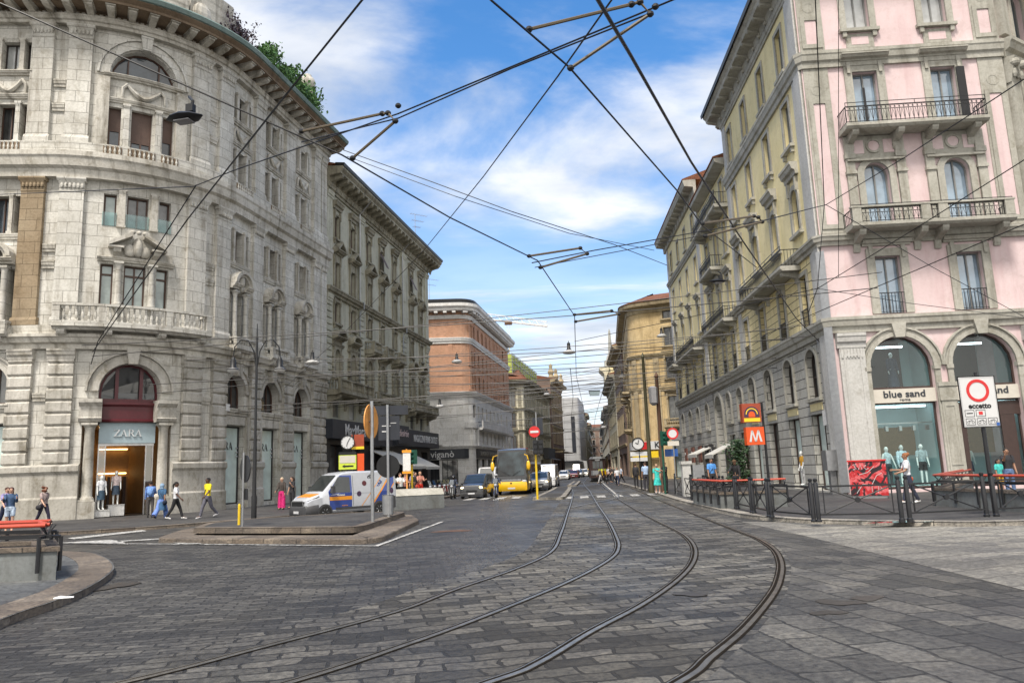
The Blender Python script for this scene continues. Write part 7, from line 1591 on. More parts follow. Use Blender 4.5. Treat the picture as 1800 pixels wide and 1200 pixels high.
# --- cars; front ends towards the camera
def car(label, px, py, hd, body, L_=4.3, W=1.75, H=1.5, kind='hatch', scale=0.86, lit=False, cat='car', group='traffic in the street', name='parked_car', plate=True):
    w2 = W/2; h = L_/2
    if kind == 'van': st = [(h, 0.3, 0.6, 0.75, w2*0.8, w2*0.7), (h-0.1, 0.2, 0.75, 0.95, w2*0.95, w2*0.8), (h-0.9, 0.22, 0.9, 1.12, w2, w2*0.86), (h-1.75, 0.22, 1.0, H-0.08, w2, w2*0.84), (h-2.1, 0.22, 1.0, H, w2, w2*0.86), (-h+0.1, 0.24, 1.0, H, w2, w2*0.86), (-h, 0.3, 1.0, H-0.12, w2*0.97, w2*0.82)]; wt = (h-0.9, h-1.72, 1.14, H-0.12)
    else: st = [(h, 0.28, 0.5, 0.62, w2*0.78, w2*0.7), (h-0.12, 0.18, 0.6, 0.78, w2*0.95, w2*0.8), (h-1.05, 0.2, 0.78, 0.95, w2, w2*0.84), (h-1.8, 0.2, 0.85, H-0.05, w2, w2*0.72), (h-2.3, 0.2, 0.85, H, w2, w2*0.74), (-h+0.75, 0.2, 0.85, H-0.05, w2, w2*0.74), (-h+0.12, 0.22, 0.8, 0.98, w2*0.95, w2*0.8), (-h, 0.3, 0.6, 0.8, w2*0.85, w2*0.75)]; wt = (h-1.05, h-1.78, 0.97, H-0.1)
    p = gp(px, py, 0.0); c, s_ = math.cos(rad(hd)), math.sin(rad(hd))
    glass = [('windscreen', [(wt[0]+0.03, -w2*0.8, wt[2]), (wt[0]+0.03, w2*0.8, wt[2]), (wt[1]+0.035, w2*0.66, wt[3]), (wt[1]+0.035, -w2*0.66, wt[3])], 'car_glass')]
    z0, z1 = (1.02, H-0.2) if kind == 'van' else (0.9, H-0.16); xb = -h+0.3 if kind == 'van' and H < 2 else (h-2.6 if kind == 'van' else -h+0.95)
    P = [(wt[0]-0.35, z0), (xb, z0), (xb+0.1, z1), (wt[1]-0.05, z1)]
    side = [('side_window', [(x, sideY(st, x, z), z) for x, z in P], 'car_glass', 0.01)]
    r, _ = vehicle(name, label, cat, (p.x-h*scale*c, p.y-h*scale*s_, 0), hd, st, body, (h-0.85, -h+0.85), glass, side, scale, group, wr=0.31)
    for sd in (-1, 1):
        m = MB(); zz_ = 0.78 if kind == 'van' else 0.64; m.ball((h-0.1, sd*w2*0.74, zz_), (0.1, w2*0.18, 0.09), 10, 6); m.build('headlight', MT['headlight_on' if lit else 'head_lens'], r)
        m = MB(); m.ball((wt[0]-0.45, sd*(w2+0.1), z0+0.06), (0.08, 0.11, 0.08), 8, 5); m.build('wing_mirror', MT[body], r)
    m = MB(); hull(m, [(h+0.04, 0.24, 0.34, 0.42, w2*0.7, w2*0.66), (h-0.02, 0.16, 0.36, 0.46, w2*0.93, w2*0.9), (h-0.35, 0.16, 0.36, 0.46, w2*1.01, w2*0.99)]); m.build('front_bumper', MT['bumper_grey' if body in ('car_dark', 'car_silver') else body], r, smooth=40)
    m = MB(); m.box(h-0.02, h+0.03, -w2*0.45, w2*0.45, 0.5, 0.6); m.build('grille', MT['iron'], r)
    if plate: m = MB(); m.box(h+0.04, h+0.055, -0.25, 0.25, 0.32, 0.42); m.build('number_plate', MT['plate'], r)
    return r
car('dark grey small van with lit headlights stopped before the zebra stripes', 829, 876, -99, 'car_dark', 4.2, 1.83, 1.78, 'van', 0.88, True, 'van', name='small_van')
car('tall white van queueing behind the dark small van', 853, 864, -96, 'car_white', 5.3, 2.0, 2.4, 'van', 0.86, cat='van', name='tall_van')
car('silver people carrier beside the coach next to the yellow pole', 948, 862, -96, 'car_silver', 4.4, 1.8, 1.7, 'van', 0.9, True, name='people_carrier')
car('white van with red side panels behind the silver people carrier', 961, 856, -98, 'car_white', 5.3, 2.0, 2.5, 'van', 0.86, cat='van', name='tall_van')
car('white hatchback leading the far queue by the second refuge', 990, 843, -98, 'car_white', 4.2, 1.75, 1.5, 'hatch', 0.95, True, name='small_car')
car('dark red car in the far queue behind the white hatchback', 1008, 840, -99, 'car_red', 4.3, 1.75, 1.5, 'hatch', 0.95, name='small_car')
car('silver car in the far queue next to the dark red car', 1017, 838.5, -99, 'car_silver', 4.3, 1.75, 1.5, 'hatch', 0.95, name='small_car')
car('white car in the far queue close to the tram', 1026, 837.5, -99, 'car_white', 4.3, 1.75, 1.55, 'hatch', 0.95, True, name='small_car')
car('yellow taxi at the tail of the far queue by the tram', 1034.5, 836.5, -99, 'bus_yellow', 4.3, 1.75, 1.5, 'hatch', 0.95, name='small_car')
car('dark car between white hatchback and wrapped block', 998, 838, -98, 'car_dark', 4.3, 1.75, 1.5, 'hatch', 0.95, True, name='small_car')
car('white box van far up the street before the wrapped block', 1013, 834.5, -98, 'car_white', 5.3, 2.0, 2.6, 'van', 1.0, cat='van', name='tall_van')
# --- tram
tp = gp(1052, 846, 0.0)
def tram():
    hd = math.degrees(math.atan2(-(180-96), -(18.5-9.3))); L_ = 14; c, s_ = math.cos(rad(hd)), math.sin(rad(hd))
    r = thing('tram', 'old orange and cream tram running towards the camera down the right track', 'tram', (tp.x-L_/2*c, tp.y-L_/2*s_, 0), rad(hd)); r.scale = (1, 0.95, 0.9)
    m = MB(); m.loft([[(x, y*q, z) for y, z in ((-1.15, 0.5), (-1.15, 2.9), (-0.9, 3.1), (0.9, 3.1), (1.15, 2.9), (1.15, 0.5))] for x, q in ((7.0, 0.55), (6.7, 0.85), (5.9, 1.0), (-5.9, 1.0), (-7.0, 0.6))]); m.build('body', MT['shop_brown'], r)
    m = MB(); m.loft([[(x, y*q, z) for y, z in ((-1.2, 2.95), (-0.9, 3.25), (0.9, 3.25), (1.2, 2.95))] for x, q in ((7.2, 0.5), (6.6, 0.9), (-6.6, 0.9), (-7.2, 0.5))]); m.build('roof', MT['galv'], r)
    m = MB(); m.loft([[(7.06, -0.62, 0.85), (7.06, 0.1, 0.85), (7.06, 0.1, 1.45), (7.06, -0.62, 1.45)], [(6.7, -0.95, 0.85), (6.7, 0.1, 0.85), (6.7, 0.1, 1.45), (6.7, -0.95, 1.45)]]); m.build('apron', MT['galv'], r)
    m = MB(); m.loft([[(7.07, 0.1, 0.8), (7.07, 0.64, 0.8), (7.07, 0.64, 1.35), (7.07, 0.1, 1.35)], [(6.7, 0.1, 0.8), (6.7, 1.0, 0.8), (6.7, 1.0, 1.35), (6.7, 0.1, 1.35)]]); m.build('apron', MT['bus_yellow'], r)
    m = MB(); m.loft([[(7.07, 0.1, 1.36), (7.07, 0.62, 1.36), (7.07, 0.62, 1.62), (7.07, 0.1, 1.62)], [(6.7, 0.1, 1.36), (6.7, 0.98, 1.36), (6.7, 0.98, 1.62), (6.7, 0.1, 1.62)]]); m.build('cream_band', MT['lime'], r)
    for a, b in ((-0.6, -0.22), (-0.15, 0.2), (0.27, 0.62)): m = MB(); m.face([(7.03, a, 1.7), (7.03, b, 1.7), (7.0, b, 2.65), (7.0, a, 2.65)]); m.build('front_window', MT['car_glass'], r)
    m = MB(); m.box(6.9, 7.1, -0.3, 0.3, 2.72, 2.95); m.build('destination_board', MT['sign_white'], r)
    for sd in (-1, 1): m = MB(); m.face([(5.8, sd*1.16, 1.6), (-5.8, sd*1.16, 1.6), (-5.8, sd*1.16, 2.6), (5.8, sd*1.16, 2.6)]); m.build('side_window', MT['car_glass'], r)
    m = MB(); m.box(-6.2, 6.8, -0.9, 0.9, 0.15, 0.5); m.build('bogie', MT['iron'], r)
    m = MB(); m.tube([(-1, -0.5, 3.25), (1, -0.4, 3.9), (-0.5, 0, 4.7)], 0.04, 4); m.tube([(-1, 0.5, 3.25), (1, 0.4, 3.9), (-0.5, 0, 4.7)], 0.04, 4); m.box(-0.6, -0.4, -0.7, 0.7, 4.7, 4.76); m.build('pantograph', MT['iron'], r)
tram()
# --- motorcycles and scooters
def bike(label, loc, hd, body='moto_blue', scooter=False, scale=0.88, group=None, name='motorcycle', screen=True):
    r = thing(name, label, 'scooter' if scooter else 'motorcycle', loc, rad(hd), group); r.scale = (scale,)*3
    R_ = 0.24 if scooter else 0.31
    for x in (0.68, -0.66):
        m = MB(); m.lathe([(R_*0.72, -0.05), (R_*0.95, -0.055), (R_, -0.02), (R_, 0.02), (R_*0.95, 0.055), (R_*0.72, 0.05)], (x, 0, R_), 16, 'y'); t = m.build('wheel', MT['tyre'], r, smooth=40)
        m = MB(); m.lathe([(R_*0.74, -0.02), (R_*0.74, 0.02), (R_*0.66, 0.02), (R_*0.66, -0.02)], (x, 0, R_), 16, 'y')
        for k in range(5): a = 2*PI*k/5; m.tube([(x, 0, R_), (x+R_*0.7*math.cos(a), 0, R_+R_*0.7*math.sin(a))], 0.018, 4)
        m.build('rim', MT['rim_metal'], t)
    m = MB(); m.tube([(0.68, -0.06, R_), (0.5, -0.07, 0.75), (0.42, 0, 1.0)], 0.028, 6); m.tube([(0.68, 0.06, R_), (0.5, 0.07, 0.75), (0.42, 0, 1.0)], 0.028, 6); m.build('fork', MT['galv'], r)
    m = MB()
    if scooter:
        m.loft([[(0.5, -0.2, 0.35), (0.5, 0.2, 0.35), (0.42, 0.22, 0.9), (0.42, -0.22, 0.9)], [(0.42, -0.2, 0.33), (0.42, 0.2, 0.33), (0.36, 0.2, 0.9), (0.36, -0.2, 0.9)]]); m.box(-0.1, 0.45, -0.19, 0.19, 0.28, 0.36)
        m.loft([[(x, y*w_, z0+(z1-z0)*u) for y, u in ((-1, 0), (1, 0), (0.9, 1), (-0.9, 1))] for x, w_, z0, z1 in ((0.02, 0.12, 0.34, 0.66), (-0.3, 0.19, 0.4, 0.74), (-0.75, 0.17, 0.5, 0.78), (-0.95, 0.08, 0.62, 0.78))])
    else:
        m.loft([[(x, y*w_, z0+(z1-z0)*u) for y, u in ((-1, 0), (1, 0), (0.8, 1), (-0.8, 1))] for x, w_, z0, z1 in ((0.4, 0.12, 0.55, 0.92), (0.1, 0.16, 0.6, 0.98), (-0.15, 0.11, 0.62, 0.82), (-0.6, 0.1, 0.66, 0.82), (-0.95, 0.06, 0.78, 0.88))]); m.box(-0.2, 0.32, -0.16, 0.16, 0.25, 0.6)
    m.build('fairing', MT[body], r, smooth=45)
    m = MB(); m.loft([[(x, y*w_, z0+(0.1)*u) for y, u in ((-1, 0), (1, 0), (0.8, 1), (-0.8, 1))] for x, w_, z0 in ((0.05, 0.1, 0.74), (-0.3, 0.15, 0.76), (-0.8, 0.13, 0.82))]); m.build('saddle', MT['black_paint'], r, smooth=45)
    m = MB(); m.tube([(0.36, -0.36, 1.06), (0.42, -0.15, 1.04), (0.42, 0.15, 1.04), (0.36, 0.36, 1.06)], 0.018, 5); m.build('handlebar', MT['iron'], r)
    m = MB(); m.ball((0.52, 0, 0.92), (0.09, 0.12, 0.1), 10, 6); m.build('headlight', MT['head_lens'], r)
    if screen: m = MB(); m.face([(0.5, -0.16, 1.05), (0.5, 0.16, 1.05), (0.36, 0.14, 1.4), (0.36, -0.14, 1.4)]); m.build('windshield', MT['glass'], r)
    for sd in (-1, 1): m = MB(); m.tube([(0.4, sd*0.25, 1.05), (0.38, sd*0.34, 1.24)], 0.01, 4); m.ball((0.38, sd*0.36, 1.28), (0.02, 0.07, 0.05), 6, 4); m.build('wing_mirror', MT['iron'], r)
    m = MB(); m.tube([(-0.1, 0.1, 0.2), (-0.15, 0.35, 0.0)], 0.015, 4); m.tube([(-0.3, -0.15, 0.3), (-0.85, -0.18, 0.38)], 0.045, 7); m.build('exhaust', MT['rim_metal'], r)
    return r
for px, py, hd, bd, sc_, lb, rl in ((795, 877, -97, 'car_dark', True, 'dark scooter ridden towards the zebra stripes beside the parked scooter row', 'rider in dark blue jacket and helmet on the dark scooter'), (872, 875, -93, 'moto_blue', False, 'blue motorcycle ridden in front of the coach', 'rider in black with grey helmet on the blue motorcycle')):
    p = gp(px, py, 0); bike(lb, (p.x, p.y+0.8, 0), hd, bd, sc_)
    q = person(rl, (p.x+0.02, p.y+1.0, -0.12), 180, 1.62, SK, ((0.3, 0.31, 0.33) if not sc_ else (0.03, 0.03, 0.035), 'helmet'), ((0.03, 0.04, 0.07), 'long'), (NV if sc_ else BK, 'trousers'), sit=True, ra=35, re=35, la=35, le=35, lo=18, ro=18, lean=6)
lbs = ['silver-wheeled black scooter parked closest to the woman in red trousers', 'second parked scooter of the row, black with small windshield', 'middle parked scooter of the row outside the dark shops', 'dark red parked scooter near the lit shop door', 'last dark red scooter of the row, beside the scooter rider', 'dark red scooter parked behind the row near the sign of the corner shop']
SCO = None
for i, (px, py) in enumerate(((748, 877), (757, 876), (766, 875), (775, 873), (783, 872), (770, 868))):
    p = gp(px, py, 0)
    if i in (0, 3): SCO = bike(lbs[i], (p.x, p.y, 0.0), -35-4*i, 'bus_black' if i == 0 else 'car_red', True, 0.88, 'scooters parked in a row', 'parked_scooter')
    else: dup(SCO, (p.x, p.y, 0.0), rad(-35-5*i), lbs[i])
# ------------------------------------------------------------------ street furniture
def thing_mesh(name, label, cat, mb, mat, loc, rz=0.0, group=None, smooth=None):
    o = mb.build(name, MT[mat], None, smooth=smooth); o.location = loc; o.rotation_euler = (0, 0, rz); return tag(o, label, cat, group)
def part(mb, nm, mat, root, smooth=None): return mb.build(nm, MT[mat], root, smooth=smooth)
def face_cam(p): return math.atan2(p[1], p[0])-PI/2       # rz that turns local -y towards the camera
# black barrier panels with crossed bars along the kerb
def barrier(a, b, label):
    a, b = Vector(a), Vector(b); L_ = (b-a).length; rz = math.atan2(b.y-a.y, b.x-a.x)
    r = thing('barrier_panel', label, 'barrier', (a.x, a.y, PV), rz, 'black barrier panels along the kerb')
    for x in (0, L_):
        m = MB(); m.lathe([(0.075, 0), (0.075, 0.05), (0.055, 0.07), (0.055, 0.96), (0.035, 0.99), (0.035, 1.0), (0.055, 1.03), (0.05, 1.07), (0.01, 1.09)], (x, 0, 0), 12); part(m, 'post', 'black_paint', r, 40)
    m = MB(); i0, i1 = 0.16, L_-0.16
    m.box(0.05, L_-0.05, -0.022, 0.022, 0.855, 0.9); m.box(0.05, L_-0.05, -0.022, 0.022, 0.16, 0.2)
    for x in (i0, i1): m.box(x-0.014, x+0.014, -0.014, 0.014, 0.2, 0.86)
    m.tube([(i0, 0, 0.2), (i1, 0, 0.86)], 0.018, 5); m.tube([(i0, 0, 0.86), (i1, 0, 0.2)], 0.018, 5); part(m, 'cross_frame', 'black_paint', r)
    m = MB(); m.lathe([(0.07, -0.03), (0.07, 0.03)], ((i0+i1)/2, 0, 0.53), 12, 'y'); part(m, 'boss', 'black_paint', r); return r
FN = [((1752, 907), (1845, 902), 'black barrier panel past the big white road sign at the picture edge'), ((1600, 914.5), (1735, 907.5), 'black barrier panel in front of the stair parapet, ending at the white road sign'), ((1440, 917), (1586, 915), 'widest black barrier panel, in front of the red graffiti cabinet'), ((1357, 909.5), (1431, 917), 'black barrier panel turning the kerb corner beside the red-railed stair'), ((1326, 902), (1352, 908.5), 'black barrier panel in front of the stair wall corner'), ((1297, 894), (1322, 901), 'black barrier panel with the stair wall directly behind, second of the curve'), ((1274, 888), (1294, 893.3), 'black barrier panel at the stair wall end towards the far street'), ((1243, 881), (1268, 886.8), 'black barrier panel beyond the stair, under the blue polo man'), ((1218, 876), (1239, 880.5), 'black barrier panel before the pale stone planter'), ((1204, 872), (1216, 875.5), 'black barrier panel between planter and prohibition sign'), ((1188, 867.5), (1202, 871.5), 'farthest black barrier panel, by the people with the map')]
for a, b, lb in FN: barrier(gp(*a, PV), gp(*b, PV), lb)
# subway stair parapets
def parapet(label, pts, h=0.55, th=0.32, rails=True, seg=0.95, cap='kerb_stone', redz=0.93):
    P = [Vector(p[:2]) for p in pts]; o = P[0]
    r = thing('stair_parapet', label, 'parapet', (o.x, o.y, PV), 0, 'subway stair parapets with red rails')
    loc = [p-o for p in P]
    part(ribbon(loc, [(-th/2, -0.12), (-th/2, h-0.08), (th/2, h-0.08), (th/2, -0.12)]), 'granite_wall', 'granite_block', r)
    part(ribbon(loc, [(-th/2-0.04, h-0.078), (-th/2-0.04, h), (th/2+0.04, h), (th/2+0.04, h-0.078)]), 'coping', cap, r)
    if rails:
        part(ribbon(loc, [(-0.07, 0.70), (-0.07, 0.77), (0.07, 0.77), (0.07, 0.70), (-0.07, 0.70)]), 'top_beam', 'black_paint', r)
        for off in (-0.13, 0.13):
            q = [Vector((p.x, p.y, redz)) for p in loc]; nn = []
            for i, p in enumerate(q):
                t = (q[min(i+1, len(q)-1)]-q[max(i-1, 0)]).normalized(); nn.append(p+Vector((-t.y, t.x, 0))*off)
            m = MB(); m.tube(nn, 0.032, 8); part(m, 'red_handrail', 'red_paint', r, 50)
        for a, b in zip(loc, loc[1:]):
            n = max(1, int((b-a).length/seg)); t = (b-a).normalized(); nv = Vector((-t.y, t.x))
            for k in range(n+1):
                p = a.lerp(b, k/n)
                m = MB(); q = p-nv*(th/2+0.05)*(1 if True else 0); m.tube([(q.x, q.y, 0.12), (q.x, q.y, 0.72)], 0.035, 6); m.tube([(q.x, q.y, 0.72), (p.x, p.y, 0.73)], 0.03, 5)
                for off in (-0.13, 0.13): m.tube([(p.x, p.y, 0.76), (p.x+nv.x*off, p.y+nv.y*off, redz)], 0.014, 5)
                part(m, 'rail_post', 'black_paint', r)
    return r
parapet('granite stair parapet with red rails behind the curve of black barriers', [gp(1226, 884, PV), gp(1274, 893, PV), gp(1383, 889, PV)])
parapet('granite stair parapet with red rails in front of the glazed shop corner', [gp(1705, 868, PV), gp(1656, 888, PV), gp(1830, 901, PV)])
g0 = gp(90, 1018, PV)
parapet('granite stair parapet with red rails on the near corner pavement', [(g0.x-6.5, g0.y+0.2), (g0.x-0.22, g0.y+0.16), (g0.x-1.25, g0.y+1.75), (g0.x-7.0, g0.y+2.3)], 0.56, 0.34)
m = MB(); g_ = gp(724, 890, PV); thing_mesh('stair_parapet', 'concrete stair parapet with pale sloped top behind the parked van', 'parapet', m, 'granite_block', (0, 0, 0)) if False else None
r = thing('stair_parapet', 'concrete stair parapet with pale sloped metal top behind the parked van', 'parapet', (g_.x, g_.y, 0), rad(20), 'subway stair parapets'); m = MB(); m.box(-1.6, 1.6, -0.2, 2.5, 0, 0.66); part(m, 'granite_wall', 'granite_block', r); m = MB(); m.loft([[(-1.6, -0.22, 0.662), (1.6, -0.22, 0.662), (1.6, 0.1, 0.95), (-1.6, 0.1, 0.95)], [(-1.6, 2.5, 0.662), (1.6, 2.5, 0.662), (1.6, 2.4, 0.95), (-1.6, 2.4, 0.95)]]); part(m, 'sloped_top', 'grey_stone', r)
# double-armed lamp post
lp = gp(381/1+66, 911, PV); lp = gp(446, 912, PV)
r = thing('street_lamp', 'tall dark lamp post with two hooked arms in front of the marble palace', 'street lamp', (lp.x, lp.y, PV), rad(12))
m = MB(); m.lathe([(0.11, 0), (0.11, 0.9), (0.085, 1.0), (0.07, 3.2), (0.055, 3.3), (0.05, 7.6), (0.03, 7.7), (0.015, 8.2)], (0, 0, 0), 12); part(m, 'pole', 'iron', r, 40)
for sd in (-1, 1):
    m = MB(); m.tube([(0, 0, 6.2), (sd*0.12, 0, 7.0), (sd*0.35, 0, 7.45), (sd*0.65, 0, 7.5), (sd*0.9, 0, 7.2), (sd*0.95, 0, 6.75)], 0.028, 6); a = part(m, 'lamp_arm', 'iron', r)
    m = MB(); m.lathe([(0.05, 6.75), (0.12, 6.6), (0.13, 6.35), (0.27, 6.2)], (sd*0.95, 0, 0), 12); part(m, 'lamp_hood', 'iron', a, 40); m = MB(); m.ball((sd*0.95, 0, 6.2), (0.25, 0.25, 0.12), 12, 6); part(m, 'lamp_globe', 'lamp_white', a, 50)
# lamps slung from cables
def sling(label, px, py, Y, sz=0.5):
    p = at(px, py, Y); r = thing('hanging_lamp', label, 'lamp', p, 0, 'lamps slung over the street'); r.scale = (sz/0.5,)*3
    m = MB(); m.lathe([(0.03, 0.75), (0.03, 0.62), (0.12, 0.6), (0.14, 0.15), (0.26, 0.02)], (0, 0, 0), 12); part(m, 'lamp_hood', 'iron', r, 40); m = MB(); m.lathe([(0.27, 0.02), (0.5, -0.1), (0.46, -0.22), (0.2, -0.28)], (0, 0, 0), 16); part(m, 'reflector', 'lamp_white', r, 40)
for lb, px, py, Y, sz in (('white bell lamp slung over the middle of the street above the coach', 1000, 616, 52, 0.45), ('white bell lamp hanging in front of the brick building', 803, 633, 58, 0.42), ('white bell lamp at the ochre house front, beside its upper window', 1163, 588, 60, 0.42), ('small bell lamp far off above the tram', 1061, 749, 130, 0.5), ('white bell lamp hanging below the cornice of the cream corner house', 1094, 660, 95, 0.45), ('white bell lamp beside the grey-green palace above the shop fascia', 773, 712, 64, 0.4), ('white bell lamp at the marble palace edge, over the street side bays', 549, 634, 44, 0.42), ('white bell lamp near the netted scaffold', 961, 691, 110, 0.5), ('white bell lamp beside the yellow house balcony', 1112, 649, 100, 0.5)): sling(lb, px, py, Y, sz)
def led(label, px, py, Y, rz, k=1.0):
    p = at(px, py, Y); r = thing('flood_lamp', label, 'lamp', p, rz, 'flat lamps slung on cables'); r.scale = (k,)*3
    m = MB(); rows = []
    for x, w_, h in ((-0.36, 0.02, 0.01), (-0.2, 0.15, 0.05), (0.0, 0.2, 0.08), (0.2, 0.16, 0.06), (0.36, 0.02, 0.01)): rows.append([(x, w_*math.cos(t), h*math.sin(t)) for t in [2*PI*i/10 for i in range(10)]])
    m.loft(rows); part(m, 'housing', 'iron', r, 40); m = MB(); m.bxc((0, 0, -0.075), (0.3, 0.2, 0.02)); part(m, 'lens', 'lens_grey', r); m = MB(); m.tube([(0.12, 0, 0.06), (0.16, 0, 0.3), (0.05, 0.05, 0.42)], 0.03, 5); m.bxc((0.12, 0, 0.16), (0.14, 0.1, 0.14)); part(m, 'clamp', 'iron', r)
led('flat dark floodlight slung on cables before the marble palace', 324, 207, 14.5, rad(-12), 1.15); led('flat dark floodlight slung on cables before the yellow facade', 1262, 494, 22, rad(8), 0.75)
p = at(1045, 691, 60); r = thing('box_lamp', 'pale green box lamp slung over the street beyond the bell lamp', 'lamp', p); m = MB(); m.loft([[(-0.42, -0.2, 0.15), (0.42, -0.2, 0.15), (0.42, 0.2, 0.15), (-0.42, 0.2, 0.15)], [(-0.36, -0.16, -0.18), (0.36, -0.16, -0.18), (0.36, 0.16, -0.18), (-0.36, 0.16, -0.18)]]); part(m, 'housing', 'zara_panel', r); m = MB(); m.bxc((0, 0, 0.19), (0.9, 0.44, 0.05)); part(m, 'lid', 'iron', r)
# --- signs
def flat_txt(txt, mat, x, z, y, size, par, **k):
    o = lettering(txt, mat, Matrix.Translation((x, y, z)) @ Matrix.Identity(4), size, None, 0.004, **k); o.parent = par; return o
def disc(m, c, r, y0, y1, n=24): m.lathe([(r, y0), (r, y1)], c, n, 'y')
# road sign "eccetto"
p = gp(1753, 907, PV); r = thing('road_sign', 'large white road sign with red ring and the word eccetto on a dark pole', 'road sign', p, 0)
m = MB(); m.lathe([(0.055, 0), (0.05, 3.6)], (0, 0.06, 0), 10); part(m, 'pole', 'black_paint', r, 40)
ow_ = -0.06; m = MB(); m.box(ow_-0.45, ow_+0.45, -0.02, 0.0, 2.22, 3.48); pl = part(m, 'sign_plate', 'sign_white', r)
m = MB(); m.ring([(ow_-0.47, 2.2), (ow_+0.47, 2.2), (ow_+0.47, 3.5), (ow_-0.47, 3.5)], [(ow_-0.435, 2.24), (ow_+0.435, 2.24), (ow_+0.435, 3.46), (ow_-0.435, 3.46)], -0.026, 0.012); part(m, 'sign_edge', 'iron', r)
m = MB(); n = 28; m.ring([(ow_+0.29*math.cos(2*PI*k/n), 3.13+0.29*math.sin(2*PI*k/n)) for k in range(n)], [(ow_+0.215*math.cos(2*PI*k/n), 3.13+0.215*math.sin(2*PI*k/n)) for k in range(n)], -0.021, -0.028); part(m, 'red_ring', 'sign_red', pl)
flat_txt('eccetto', 'iron', ow_, 2.74, -0.024, 0.19, pl, bold=0.006)
m = MB()
for x, z in ((-0.28, 2.56), (0.0, 2.56), (-0.28, 2.35), (0.0, 2.35), (0.28, 2.35)): m.ring([(ow_+x-0.12, z-0.085), (ow_+x+0.12, z-0.085), (ow_+x+0.12, z+0.085), (ow_+x-0.12, z+0.085)], [(ow_+x-0.11, z-0.075), (ow_+x+0.11, z-0.075), (ow_+x+0.11, z+0.075), (ow_+x-0.11, z+0.075)], -0.021, -0.026)
for x in (-0.28, 0.0, 0.28):
    for d_ in (-0.055, 0.055): m.ring([(ow_+x+d_+0.035*math.cos(2*PI*k/10), 2.335+0.035*math.sin(2*PI*k/10)) for k in range(10)], [(ow_+x+d_+0.027*math.cos(2*PI*k/10), 2.335+0.027*math.sin(2*PI*k/10)) for k in range(10)], -0.021, -0.026)
    m.prism([(ow_+x-0.06, 2.36), (ow_+x+0.05, 2.38), (ow_+x+0.04, 2.395), (ow_+x-0.06, 2.37)], -0.021, -0.026)
m.box(ow_-0.36, ow_-0.2, -0.026, -0.021, 2.55, 2.575); part(m, 'pictogram', 'iron', pl); m = MB(); m.box(ow_-0.05, ow_+0.05, -0.026, -0.021, 2.52, 2.6); part(m, 'pictogram', 'sign_red', pl); m = MB(); m.box(ow_+0.36, ow_+0.44, -0.03, -0.027, 2.23, 2.31); part(m, 'sticker', 'sign_blue', pl)
# metro sign
p = at(1349, 872, 32.5); p.z = PV; r = thing('metro_sign', 'orange metro sign with white M under a brown arch sign on one pole', 'metro sign', p, rad(4))
m = MB(); m.lathe([(0.06, 0), (0.05, 4.05)], (0.12, 0, 0), 10); part(m, 'pole', 'iron', r, 40)
m = MB(); m.box(-0.72, 0.06, -0.14, 0.14, 2.25, 3.0); q = part(m, 'metro_box', 'sign_orange', r)
m = MB(); c = -0.33; 
for P in ([(-0.28, -0.24), (-0.19, -0.24), (-0.10, 0.24), (-0.17, 0.24)], [(0.28, -0.24), (0.19, -0.24), (0.10, 0.24), (0.17, 0.24)], [(-0.17, 0.24), (-0.10, 0.24), (0.035, -0.24), (-0.035, -0.24)], [(0.17, 0.24), (0.10, 0.24), (-0.035, -0.24), (0.035, -0.24)]): m.prism([(c+x, 2.62+z) for x, z in P], -0.14, -0.150)
part(m, 'lettering', 'sign_white', q)
m = MB(); m.box(-0.82, 0.0, -0.14, 0.14, 3.2, 4.0); q = part(m, 'arch_sign', 'sign_brown', r); m = MB(); m.box(-0.76, -0.06, -0.148, -0.141, 3.23, 3.38); part(m, 'sign_band', 'sign_yellow', q)
def archp(w_, h, z0): return [(-0.41-w_, z0), (-0.41+w_, z0)]+[(-0.41+w_*math.cos(PI*k/10), z0+h+w_*math.sin(PI*k/10)) for k in range(11)]
for w_, h, mt, y in ((0.33, 0.12, 'sign_purple', -0.146), (0.14, 0.1, 'sign_orange', -0.152)): m = MB(); m.prism(archp(w_, h, 3.42), -0.141, y); part(m, 'arch_panel', mt, q)
m = MB(); R_ = [(-0.41+0.265*math.cos(PI*k/10), 3.54+0.265*math.sin(PI*k/10)) for k in range(11)]; R2_ = [(-0.41+0.225*math.cos(PI*k/10), 3.54+0.225*math.sin(PI*k/10)) for k in range(10, -1, -1)]; m.prism(R_+R2_, -0.1465, -0.151); part(m, 'arch_line', 'sign_yellow', q)
# electrical cabinet with graffiti
m_, t_, b_ = nodes('graffiti'); oc_ = coord(t_); f_ = ramp(t_, noise(t_, oc_, 2.4, 4, 0.55, 1.8), 0.46, 0.54); f2_ = ramp(t_, noise(t_, mapping(t_, oc_, (1, 1, 1), 0, (5, 3, 1)), 1.7, 3, 0.5, 2.2), 0.50, 0.54)
t_.links.new(mixc(t_, f2_, mixc(t_, f_, (0.42, 0.015, 0.02), (0.60, 0.12, 0.13)), (0.02, 0.012, 0.016)), b_.inputs['Base Color']); b_.inputs['Roughness'].default_value = 0.45
p = gp(1530, 875, PV); r = thing('utility_cabinet', 'red utility cabinet covered in white and black graffiti on the pavement', 'cabinet', p, face_cam(p)); m = MB(); m.box(-0.66, 0.66, -0.2, 0.22, 0.1, 1.4); part(m, 'cabinet_box', 'graffiti', r); m = MB(); m.box(-0.69, 0.69, -0.23, 0.25, 1.402, 1.46); part(m, 'lid', 'sign_red', r); m = MB(); m.box(-0.6, 0.6, -0.17, 0.2, 0, 0.098); part(m, 'base', 'galv', r)
m = MB()
